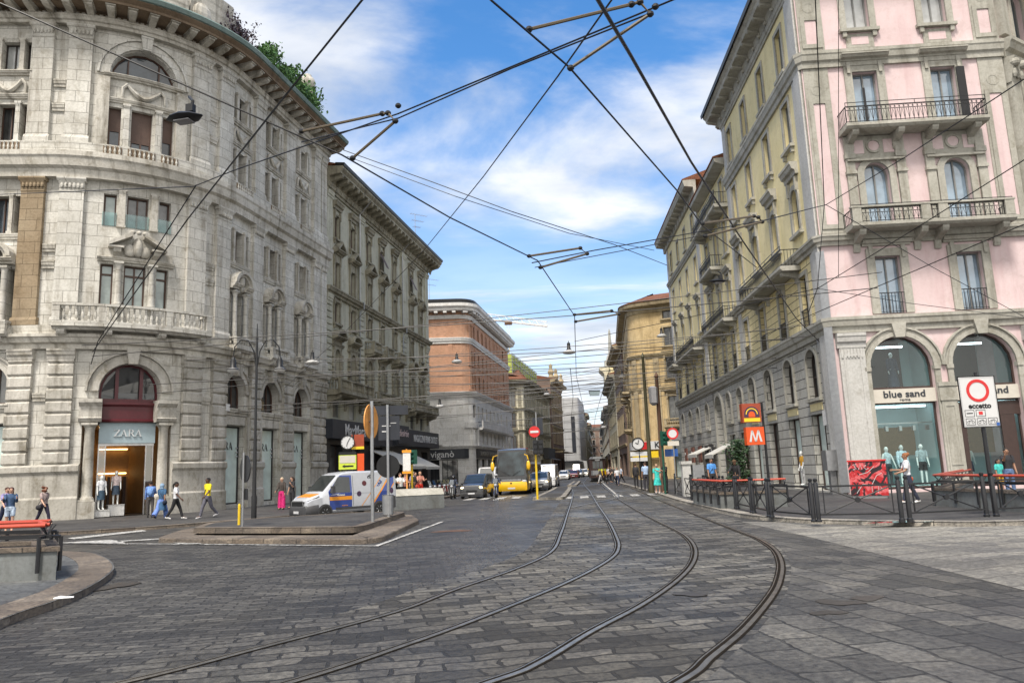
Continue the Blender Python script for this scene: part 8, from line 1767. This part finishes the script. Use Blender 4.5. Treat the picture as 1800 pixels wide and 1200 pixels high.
for P in ([(-0.5, 1.28), (-0.38, 1.3), (-0.44, 1.2), (-0.36, 1.14), (-0.5, 1.1)], [(-0.3, 1.1), (-0.24, 1.3), (-0.18, 1.1)], [(-0.02, 1.26), (-0.12, 1.2), (-0.04, 1.1), (0.06, 1.13)], [(-0.3, 0.9), (0, 0.98), (0.25, 1.2)], [(0.1, 0.5), (0.3, 0.85), (0.5, 0.95)], [(-0.45, 0.2), (-0.2, 0.55), (0.1, 0.5), (0.1, 0.25)], [(0.3, 0.2), (0.35, 0.5), (0.48, 0.3)]): m.tube([(x, -0.205, z) for x, z in P], 0.012, 4)
part(m, 'graffiti_line', 'sign_white', r)
# post with turned disc sign on the island, yellow marker
p = gp(426, 925, ISL); r = thing('road_sign', 'round road sign seen from its dark back on a grey post, beside a yellow marker', 'road sign', p, rad(-50)); m = MB(); m.lathe([(0.035, 0), (0.035, 2.3)], (0, 0, 0), 8); part(m, 'pole', 'galv', r); m = MB(); disc(m, (0, 0, 1.78), 0.43, 0.04, 0.07); part(m, 'sign_disc', 'black_paint', r); m = MB(); m.box(-0.2, 0.2, 0.04, 0.08, 0.82, 1.16); part(m, 'sign_plate', 'black_paint', r)
p = gp(420, 922, ISL); m = MB(); m.lathe([(0.045, 0), (0.045, 0.62), (0.02, 0.68)], (0, 0, 0), 8); thing_mesh('marker_post', 'short yellow and white marker post beside the turned disc sign', 'marker post', m, 'yellow_pole', p)
# post with orange round plate
p = gp(655, 917, ISL); r = thing('round_mirror', 'grey post carrying a big orange-backed round traffic mirror', 'traffic mirror', p, rad(78)); m = MB(); m.lathe([(0.055, 0), (0.055, 3.75)], (0, 0, 0), 10); part(m, 'pole', 'galv', r, 40)
m = MB(); m.lathe([(0.56, 0.0), (0.56, 0.03), (0.48, 0.07), (0.3, 0.10), (0.02, 0.12)], (0.25, 0.12, 3.12), 24, 'y'); part(m, 'mirror_back', 'mirror_orange', r, 40); m = MB(); m.tube([(0, 0, 3.1), (0.1, 0.2, 3.12), (0.25, 0.2, 3.12)], 0.03, 5); part(m, 'bracket', 'galv', r)
# direction sign post with bin
p = gp(683, 908, ISL); r = thing('direction_sign', 'grey post with dark blue direction boards and a round dark plate seen from behind', 'direction sign', p, face_cam(p)); m = MB(); m.lathe([(0.05, 0), (0.05, 3.85)], (0, 0, 0), 10); part(m, 'pole', 'galv', r, 40)
m = MB(); m.box(-0.72, 0.72, 0.06, 0.1, 3.5, 3.82); part(m, 'direction_board', 'shop_navy', r); m = MB(); m.box(-0.32, 0.42, 0.06, 0.1, 2.62, 3.46); q = part(m, 'direction_board', 'shop_navy', r); m = MB(); m.box(-0.2, 0.0, 0.05, 0.058, 2.9, 2.94); m.box(-0.2, 0.1, 0.05, 0.058, 3.1, 3.13); m.box(0.1, 0.3, 0.05, 0.058, 3.2, 3.22); part(m, 'board_line', 'sign_white', q); m = MB(); disc(m, (0.0, 0.08, 1.72), 0.40, 0, 0.03); part(m, 'sign_disc', 'iron', r)
p = gp(684, 907, ISL); m = MB(); m.lathe([(0.17, 0.06), (0.19, 0.08), (0.2, 0.72), (0.21, 0.74), (0.18, 0.75), (0.17, 0.3)], (0, -0.22, 0), 16); o = thing_mesh('litter_bin', 'grey ribbed litter bin at the foot of the direction sign post', 'litter bin', m, 'galv', p)
# traffic signals
def signal(label, px, py, pole, hd, z0=2.0, h=2.6, mt='tl_green', zg=PV, Y=None):
    p = gp(px, py, zg); r = thing('traffic_light', label, 'traffic light', p, face_cam(p)+hd); m = MB(); m.lathe([(0.06, 0), (0.06, h)], (0, 0, 0), 10); part(m, 'pole', pole, r, 40)
    for dx, y in ((0.0, -0.12), (0.28, 0.0)):
        m = MB(); m.box(dx-0.13, dx+0.13, y-0.1, y+0.1, z0, z0+0.75)
        for k in range(3): m.lathe([(0.1, -0.25), (0.1, -0.1)], (dx, y, z0+0.13+k*0.25), 12, 'y')
        part(m, 'signal_head', mt, r)
    return r
signal('green traffic light on a yellow pole by the cafe parapet', 725, 886, 'yellow_pole', rad(-60), 2.1, 2.5); signal('dark green traffic light by the far barrier, next to the prohibition sign', 1170, 868, 'tl_green', rad(40), 2.6, 3.4)
rs = signal('black traffic light with a no-entry disc on a yellow pole at the refuge', 945, 877, 'yellow_pole', rad(0), 2.35, 2.4, 'black_paint', 0.14)
m = MB(); m.lathe([(0.04, 2.4), (0.04, 4.6)], (0.1, 0, 0), 8); part(m, 'upper_pole', 'galv', rs); m = MB(); disc(m, (-0.02, -0.1, 3.55), 0.30, 0, 0.03); q = part(m, 'no_entry_disc', 'sign_red', rs); m = MB(); m.box(-0.24, 0.2, -0.112, -0.101, 3.49, 3.61); part(m, 'no_entry_bar', 'sign_white', q); m = MB(); m.box(-0.1, 0.45, 0.06, 0.1, 3.4, 4.3); part(m, 'back_board', 'shop_navy', rs)
# stop board, clock sign, totem
p = gp(716, 887, PV); r = thing('stop_sign', 'orange-framed bus stop timetable board near the green traffic light', 'stop sign', p, face_cam(p)); m = MB(); m.lathe([(0.04, 0), (0.04, 2.9)], (0, 0, 0), 8); part(m, 'pole', 'mirror_orange', r); m = MB(); m.box(-0.2, 0.2, -0.06, -0.03, 1.75, 2.7); part(m, 'timetable', 'white_trim', r); m = MB(); m.box(-0.24, 0.24, -0.08, 0, 2.71, 2.85); m.box(-0.24, 0.24, -0.08, 0, 1.62, 1.74); part(m, 'stop_frame', 'van_orange', r)
p = at(611, 870, 40); p.z = PV; r = thing('clock_sign', 'street clock with brown arch box above a lime advertising panel behind the van', 'street clock', p, face_cam(p)); m = MB(); m.lathe([(0.06, 0), (0.06, 3.9)], (0.3, 0.1, 0), 8); part(m, 'pole', 'iron', r)
m = MB(); disc(m, (0, -0.02, 3.35), 0.37, -0.05, 0.05); q = part(m, 'clock_face', 'sign_white', r); m = MB(); m.ring([(0.37*math.cos(2*PI*k/24), 3.35+0.37*math.sin(2*PI*k/24)) for k in range(24)], [(0.33*math.cos(2*PI*k/24), 3.35+0.33*math.sin(2*PI*k/24)) for k in range(24)], -0.05, -0.09)
for a, l_ in ((rad(60), 0.26), (rad(-105), 0.22)): m.tube([(0, -0.08, 3.35), (l_*math.cos(a), -0.08, 3.35+l_*math.sin(a))], 0.018, 4)
for k in range(12): a = 2*PI*k/12; m.tube([(0.27*math.cos(a), -0.075, 3.35+0.27*math.sin(a)), (0.31*math.cos(a), -0.075, 3.35+0.31*math.sin(a))], 0.012, 3)
part(m, 'clock_hand', 'iron', q); m = MB(); m.box(0.2, 0.85, 0.06, 0.3, 3.05, 3.75); part(m, 'arch_sign', 'sign_brown', r); m = MB(); m.box(0.2, 0.85, 0.04, 0.058, 2.98, 3.12); part(m, 'sign_band', 'sign_yellow', r)
m = MB(); m.box(-0.45, 0.45, 0, 0.12, 1.95, 2.85); q = part(m, 'advert_panel', 'lime', r); m = MB(); m.box(-0.45, 0.45, -0.012, 0, 2.7, 2.85); part(m, 'advert_header', 'iron', q); m = MB(); m.box(-0.4, 0.4, -0.012, -0.001, 2.28, 2.66); part(m, 'advert_field', 'pale_panel', q); m = MB(); m.prism([(-0.28, 2.12), (-0.15, 2.2), (-0.15, 2.16), (0.3, 2.16), (0.3, 2.08), (-0.15, 2.08), (-0.15, 2.04)], 0, -0.014); part(m, 'arrow', 'iron', q); m = MB(); m.box(0.5, 0.85, 0.1, 0.2, 0.4, 2.75); part(m, 'totem', 'sign_orange', r)
p = gp(1190, 868, PV); r = thing('road_sign', 'round white prohibition sign with red ring by the far barrier', 'road sign', p, face_cam(p)); m = MB(); m.lathe([(0.035, 0), (0.035, 3.6)], (0, 0.04, 0), 8); part(m, 'pole', 'galv', r); m = MB(); disc(m, (0, -0.02, 3.2), 0.31, -0.02, 0.02); q = part(m, 'sign_disc', 'sign_white', r); m = MB(); n = 24; m.ring([(0.31*math.cos(2*PI*k/n), 3.2+0.31*math.sin(2*PI*k/n)) for k in range(n)], [(0.22*math.cos(2*PI*k/n), 3.2+0.22*math.sin(2*PI*k/n)) for k in range(n)], -0.041, -0.05); part(m, 'red_ring', 'sign_red', q); m = MB(); m.box(-0.3, 0.3, -0.03, 0, 2.55, 2.8); part(m, 'sign_plate', 'pale_panel', r)
p = gp(1128, 860, PV); r = thing('clock_sign', 'round street clock with white direction plates on the far pavement', 'street clock', p, face_cam(p)); m = MB(); m.lathe([(0.05, 0), (0.05, 3.2)], (0, 0, 0), 8); part(m, 'pole', 'iron', r); m = MB(); disc(m, (-0.05, -0.1, 3.0), 0.40, -0.05, 0.1); q = part(m, 'clock_face', 'sign_white', r); m = MB(); m.ring([(-0.05+0.42*math.cos(2*PI*k/20), 3.0+0.42*math.sin(2*PI*k/20)) for k in range(20)], [(-0.05+0.35*math.cos(2*PI*k/20), 3.0+0.35*math.sin(2*PI*k/20)) for k in range(20)], -0.15, -0.18); m.tube([(-0.05, -0.17, 3.0), (-0.22, -0.17, 3.08)], 0.025, 4); m.tube([(-0.05, -0.17, 3.0), (0, -0.17, 3.26)], 0.025, 4); part(m, 'clock_rim', 'iron', q); m = MB(); m.box(-0.6, 0.7, -0.04, 0, 2.2, 2.48); m.box(-0.6, 0.7, -0.04, 0, 1.85, 2.1); part(m, 'direction_board', 'sign_white', r)
def pole(label, px, py, Y, ptop, r0, r1, mat, lantern=None):
    p = gp(px, py, PV); tz = at(px, ptop, p.y).z; t = at(ptop[0], ptop[1], p.y) if isinstance(ptop, tuple) else None; r = thing('tram_pole', label, 'pole', p, 0, 'poles carrying the tram cables'); m = MB(); m.lathe([(r0*1.3, 0), (r0*1.3, 0.4), (r0, 0.5), (r1, tz-PV), (r1*1.4, tz-PV+0.05), (0.02, tz-PV+0.3)], (0, 0, 0), 10); part(m, 'pole_shaft', mat, r, 40)
    if lantern: m = MB(); m.lathe([(0.1, lantern+1.0), (0.28, lantern+0.9), (0.26, lantern), (0.1, lantern-0.15)], (-0.3, -0.2, 0), 6); part(m, 'lantern', 'lens_grey', r)
pole('tall mossy green tram pole standing at the pavement edge by the crossing', 1146, 866, 46, 628, 0.13, 0.08, 'olive_pole'); pole('dark rusty tram pole with a small lantern beside the yellow palace', 1168, 864, 46, 662, 0.15, 0.10, 'rust', 5.2)
p = gp(1174, 867, PV); p.x += 0.35; m = MB(); m.box(-0.35, 0.35, -0.3, -0.27, 2.0, 2.4); o = thing_mesh('direction_sign', 'small blue street sign below the dark green traffic light', 'direction sign', m, 'sign_blue', p, face_cam(p)); o['group'] = 'pavement signs'
p = gp(1209, 872, PV); r = thing('stone_planter', 'pale tall stone pier with a glass-topped box behind the far barrier', 'pier', p, 0); m = MB(); m.box(-0.2, 0.2, -0.2, 0.2, 0, 1.55); m.box(-0.26, 0.26, -0.26, 0.26, 1.552, 1.7); part(m, 'pier_shaft', 'grey_pilaster', r); m = MB(); m.box(0.3, 0.85, -0.2, 0.2, 0.9, 1.5); part(m, 'vending_box', 'galv', r)
# awnings and plants along the yellow fronts, cafe awning on the other side
def awn(label, T, s0, s1, z0, z1, d, mat):
    m = MB(T); m.sweep(s0, s1, [(0.1, z1), (0.1, z1+0.06), (d, z0+0.06), (d, z0-0.2), (d-0.03, z0-0.2), (d-0.03, z0)]); b = T((s0+s1)/2, 0, z1); r = thing('awning', label, 'awning', b); m.build('canvas', MT[mat], r, b)
    m = MB(T)
    for q in (s0+0.1, s1-0.1): m.tube([(q, 0.1, z1-0.5), (q, d-0.05, z0)], 0.02, 4)
    m.build('awning_arm', MT['iron'], r, b)
awn('pale awning over the small shops with brown signs on the yellow palace', AP, -30.5, -26.5, 2.35, 2.95, 1.6, 'awning'); awn('pale awning beside the climbing plant at the arched doorway', AP, -22.6, -19.6, 2.2, 2.95, 1.7, 'awning'); awn('cream cafe awning spread from the dark shop front over the seated guests', GP, 9.5, 15.5, 2.35, 3.9, 3.4, 'awning'); awn('second cream cafe awning past the bus stop board', GP, 17.0, 22.0, 2.3, 3.7, 3.0, 'awning')
def foliage(mb, n, smp, size, rr):
    for _ in range(n):
        c = Vector(smp(rr)); u = Vector((rr.gauss(0, 1), rr.gauss(0, 1), rr.gauss(0, 1))).normalized(); v = u.orthogonal().normalized(); k = size*rr.uniform(0.6, 1.4)
        mb.face([tuple(c-u*k*0.5), tuple(c+v*k*0.35), tuple(c+u*k*0.6), tuple(c-v*k*0.35)])
rr = random.Random(5)
bx = Vector(AP(-16.9, 0.55, 0)); r = thing('climbing_plant', 'dense dark green plant column against the yellow house beside the doorway', 'plant', (bx.x, bx.y, PV)); m = MB()
foliage(m, 1500, lambda q: (q.gauss(0, 0.28)*(1.15 if (q.random() < 0.7) else 0.7), q.gauss(0, 0.5), 0.25+2.75*q.random()), 0.17, rr); m.build('foliage', MT['leaf_dark'], r, fix=False); m = MB(); m.lathe([(0.2, 0), (0.22, 0.3), (0.05, 0.3), (0.03, 2.4)], (0, 0, 0), 8); m.build('stem', MT['rust'], r)
bx = Vector(ZP(12.4, 0.5, 28.4)); r = thing('roof_hedge', 'green hedge tumbling over the roof edge of the marble palace', 'hedge', bx); m = MB()
def hs_(q):
    s = q.uniform(6.0, 14.4); hgt = 2.3*(0.75+0.2*math.sin(s*1.9)+0.15*math.sin(s*4.3))*(1 if s > 6.8 else 0.6); P = Vector(ZP(s, 0.75+q.gauss(0, 0.45), 28.3+hgt*q.random()**0.8)); return P-bx
foliage(m, 9000, hs_, 0.24, rr); m.build('foliage', MT['leaf_green'], r, fix=False); m = MB()
for s in np.arange(6.2, 14.3, 0.8): P = Vector(ZP(float(s), 0.1, 28.35))-bx; m.tube([P, P+Vector((0.1, 0, 0.8))], 0.04, 4)
m.build('stem', MT['rust'], r)
bx = Vector(ZP(4.9, 0.5, 28.4)); r = thing('roof_shrub', 'purple-leaved shrub on the roof terrace of the marble palace', 'shrub', bx); m = MB(); st = MB()
for k in range(34):
    a, e, l_ = rr.uniform(0, 6.28), rr.uniform(0.5, 1.45), rr.uniform(1.3, 2.5); d_ = Vector((math.cos(a)*math.cos(e), math.sin(a)*math.cos(e), math.sin(e))); P = [Vector((0, 0, 0.3))+d_*l_*t for t in (0.1, 0.5, 1)]; st.tube(P, [0.03, 0.02, 0.008], 4)
    foliage(m, 46, lambda q: P[0].lerp(P[2], 0.25+0.75*q.random())+Vector((q.gauss(0, 0.12), q.gauss(0, 0.12), q.gauss(0, 0.12))), 0.15, rr)
m.build('foliage', MT['leaf_purple'], r, fix=False); st.build('stem', MT['rust'], r)
P = ZP(13.9, 0.55, 28.8); r = thing('roof_urn', 'pale stone urn at the roof corner of the marble palace behind the hedge', 'urn', P); m = MB(); m.box(-0.5, 0.5, -0.5, 0.5, 0, 1.5); m.lathe([(0.3, 1.5), (0.2, 1.7), (0.5, 2.0), (0.62, 2.4), (0.5, 2.7), (0.35, 2.8), (0.3, 3.0), (0.05, 3.15)], (0, 0, 0), 14); m.build('urn_body', MT['zara_trim'], r, smooth=40)
# roof antennas
def antenna(label, px, pyb, pyt, Y, n):
    b = at(px, pyb, Y); t = at(px, pyt, Y); h = t.z-b.z; r = thing('roof_antenna', label, 'antenna', b, rad(35), 'roof antennas'); m = MB(); m.tube([(0, 0, -1.0), (0, 0, h)], 0.03, 5); part(m, 'mast', 'galv', r); m = MB()
    for k in range(n):
        z = h*(0.98-0.28*k); L_ = 1.4-0.4*k; m.tube([(-L_*0.4, 0, z), (L_, 0, z)], 0.02, 4)
        for q in np.linspace(-L_*0.35, L_, 7): m.tube([(float(q), -0.25, z), (float(q), 0.25, z)], 0.01, 3)
    part(m, 'aerial', 'galv', r)
antenna('tall television aerial on the grey-green palace roof', 730, 415, 376, 78, 3); antenna('thin aerial on the brick block roof', 755, 525, 490, 98, 2); antenna('small aerial on the netted scaffold roof', 922, 666, 652, 140, 2)
g_ = gp(112, 1051, PV); m = MB(); m.loft([[(x, y*w_, z*w_+0.004) for y, z in ((-0.04, 0), (-0.02, 0.03), (0.02, 0.035), (0.04, 0))] for x, w_ in ((-0.13, 0.5), (-0.05, 1.0), (0.04, 0.6), (0.13, 0.5))]); thing_mesh('crumpled_paper', 'crumpled white paper lying on the brown kerb stones', 'litter', m, 'sign_white', g_, 0.3)
# ------------------------------------------------------------------ overhead wires
def wire(label, pts, r=0.014, sag=0.0, mat='cable', nm='overhead_wire', cat='cable'):
    P = [at(*p) if not isinstance(p, Vector) else p for p in pts]; out = []
    for i, (a, b) in enumerate(zip(P, P[1:])):
        n = 8 if sag else 2
        for k in range(n): t = k/n; out.append(a.lerp(b, t)-Vector((0, 0, sag*4*t*(1-t))))
    out.append(P[-1]); c = out[0]
    m = MB(); m.tube([p-c for p in out], r, 5); o = m.build(nm, MT[mat], None); o.location = c; return tag(o, label, cat, 'overhead tram wires and span cables')
def arm(label, pts, r=0.03, knobs=()):
    P = [at(*p) for p in pts]; c = P[0]; t_ = thing('pull_off_arm', label, 'tram wire arm', c, 0, 'wire pull-off arms'); m = MB(); m.tube([p-c for p in P], r, 6); part(m, 'arm_rod', 'insulator', t_); m = MB()
    for q in list(P)+[at(*k) for k in knobs]: m.ball(q-c, (r*2.2, r*2.2, r*1.8), 8, 5)
    part(m, 'clamp', 'cable', t_)
H6_ = lambda px, py, z: (lambda g: g)(gp(px, py, z))
wire('heavy contact wire entering at the top left and curving past the floodlight up the street', [(0, 6, 9.5), (600, 272, 10.6), (790, 382, 13), (945, 458, 16), (1010, 555, 22), (1013, 660, 38), (1032, 745, 70), (1043, 795, 140)], 0.013)
wire('second contact wire falling from the sky towards the yellow house', [(862, 0, 6.9), (1000, 118, 8.2), (1190, 335, 12), (1235, 397, 14), (1330, 470, 22)], 0.013)
wire('thick twisted feeder cable from the top of the sky down to the yellow facade', [(1048, -5, 6.5), (1110, 100, 8.2), (1215, 285, 13), (1310, 430, 21), (1400, 560, 31), (1440, 600, 33.4)], 0.022)
wire('straight cable from the top of the sky down past the marble palace corner', [(640, -4, 7.5), (500, 170, 9), (330, 385, 13), (163, 618, 20)], 0.013); wire('companion cable just below, reaching the low insulators before the marble doorway', [(345, 325, 14), (172, 600, 19.5), (160, 640, 20)], 0.012)
wire('upper span cable running from the marble front up through the double arm', [(0, 342, 22), (340, 328, 16), (410, 300, 14), (700, 200, 10.5), (1135, 20, 8), (1195, -5, 7.6)], 0.012); wire('lower span cable parallel under the upper one', [(530, 250, 12), (700, 208, 10.4), (900, 120, 9), (1140, 25, 7.9)], 0.011)
wire('thin diagonal cable from the top of the sky to the dark shop sign', [(1078, -4, 7), (980, 135, 9), (850, 310, 15), (745, 440, 24), (600, 590, 38), (500, 682, 46)], 0.011)
wire('slack pair cable drooping between marble palace roof and yellow palace', [(598, 262, 54), (760, 320, 50), (900, 372, 50), (1080, 430, 56), (1172, 466, 70)], 0.03); wire('second slack cable just under the drooping one', [(610, 275, 54), (800, 345, 50), (1000, 410, 54), (1150, 440, 64)], 0.025)
wire('span cable from the corner insulator of the pink building to the near arm', [(935, 462, 16), (1045, 440, 17), (1340, 388, 20), (1452, 360, 22)], 0.013); wire('cable rising from the corner insulator to the picture edge over the upper balcony', [(1452, 360, 22), (1590, 277, 17), (1810, 133, 12)], 0.012); wire('cable from the corner insulator down across the pink windows', [(1452, 360, 22), (1640, 470, 24), (1810, 562, 26)], 0.011)
wire('cable rising from the lower insulator across the stone balcony', [(1437, 507, 22), (1620, 395, 18), (1810, 275, 14)], 0.012); wire('lowest rising cable across the pink windows to the picture edge', [(1340, 590, 24), (1480, 530, 22), (1810, 390, 15)], 0.012); wire('cable hung straight down by the corner of the pink building', [(1433, -5, 15), (1449, 360, 22), (1437, 507, 22), (1420, 552, 23)], 0.013); wire('thin vertical cable in front of the pink wall', [(1474, -5, 18), (1474, 487, 24)], 0.009)
wire('flat cable across the pink front above the shop arches', [(1437, 507, 23), (1600, 533, 25), (1810, 560, 27)], 0.010); wire('cable from the far palace to the lower insulator', [(1010, 600, 34), (1200, 560, 28), (1437, 507, 22)], 0.012)
wire('cable linking the pull-off arm to the yellow balcony', [(940, 470, 16.5), (1265, 408, 18), (1452, 360, 22)], 0.010)
# span cables from front to front, in order up the street
spl = ['level with the lamp post arms', 'just above the shop arches of the marble palace', 'crossing the arch windows beside the lamp post', 'at the mid-height of the marble arches', 'over the parked van', 'over the dark fashion signs', 'above the zebra stripes', 'above the small dark van', 'above the coach', 'over the silver people carrier', 'past the brick block corner', 'over the far queue of cars', 'before the letting board', 'near the scaffold', 'above the tram', 'just past the tram', 'at the wrapped block', 'far beyond the wrapped block']
def xl(Y):
    if Y < 57: return ZP(5.5+max(0, (Y-45)/0.98), 0, 0)[0] if Y > 45 else -18
    if Y < 86: return GP((Y-57.5)/0.986, 0, 0)[0]
    return -5+0.0*Y+max(0, (Y-96))*0.15
def xr(Y): return 14.4+(Y-33.6)*0.053 if Y < 78 else 14.6+(Y-86)*0.11
for i, (Y, zl, zr, sg) in enumerate(((30, 7.6, 8.2, 0.25), (36, 6.6, 7.4, 0.2), (40, 8.4, 7.9, 0.3), (43, 6.0, 6.8, 0.25), (48, 8.8, 8.0, 0.35), (53, 7.0, 7.6, 0.3), (58, 9.6, 9.0, 0.3), (63, 7.2, 8.4, 0.3), (69, 10.2, 9.6, 0.35), (76, 7.4, 8.6, 0.3), (90, 12.2, 13.5, 0.5), (97, 8.0, 9.4, 0.4), (108, 12.5, 14, 0.5), (122, 9, 10, 0.5), (138, 11, 12.5, 0.5), (155, 9, 10, 0.5), (180, 11, 12, 0.6), (215, 10, 11, 0.6))):
    a = Vector((xl(Y)-0.2, Y+1.5, zl)); b = Vector((xr(Y)+0.2, Y-1.0, zr))
    wire('thin span cable across the street '+spl[i], [a, b], 0.012+0.00022*Y, sg)
    if Y < 160: wire('second thin span cable across the street '+spl[i], [a+Vector((0, 0.8, -0.35)), b+Vector((0, -0.5, 0.5))], 0.010+0.0002*Y, sg*0.7)
for j, k in enumerate((0, 1)):
    P = [Vector((p.x-(0.7 if j == 0 else 0.7), p.y, 6.2)) for p in RLC[2 if j else 0] if p.y > 34]
    wire(('contact wire over the left track far up the street', 'contact wire over the right track far up the street')[j].replace('left track', 'track beside the refuge').replace('right track', 'tram\'s own track'), [p+Vector((1.4*(0.5 if j == 0 else -0.0)+0.35, 0, 0)) for p in P[::4]], 0.016)
arm('bent pull-off arm against the sky near the marble palace roof', [(530, 231, 11.3), (672, 200, 10.6), (682, 199, 10.5), (695, 213, 10.4), (620, 278, 10.7)], 0.022, ((700, 186, 10.5),)); arm('large bent pull-off arm at the top of the sky', [(930, 52, 7.6), (1110, 8, 7.8), (1125, 4, 7.8), (1143, 25, 7.8), (1003, 120, 8.1)], 0.020, ((1152, 12, 7.8),)); arm('bent pull-off arm in front of the yellow facade windows', [(1235, 393, 14), (1325, 380, 15), (1333, 382, 15), (1340, 390, 15), (1240, 415, 14)], 0.022)
arm('bent pull-off arm low in the sky above the coach', [(930, 450, 16), (1020, 436, 16.5), (1032, 446, 16.6), (950, 470, 16.2)], 0.024); arm('small bent pull-off arm over the street middle', [(1010, 553, 22), (1075, 546, 22.5), (1088, 552, 22.6), (1012, 565, 22)], 0.026)
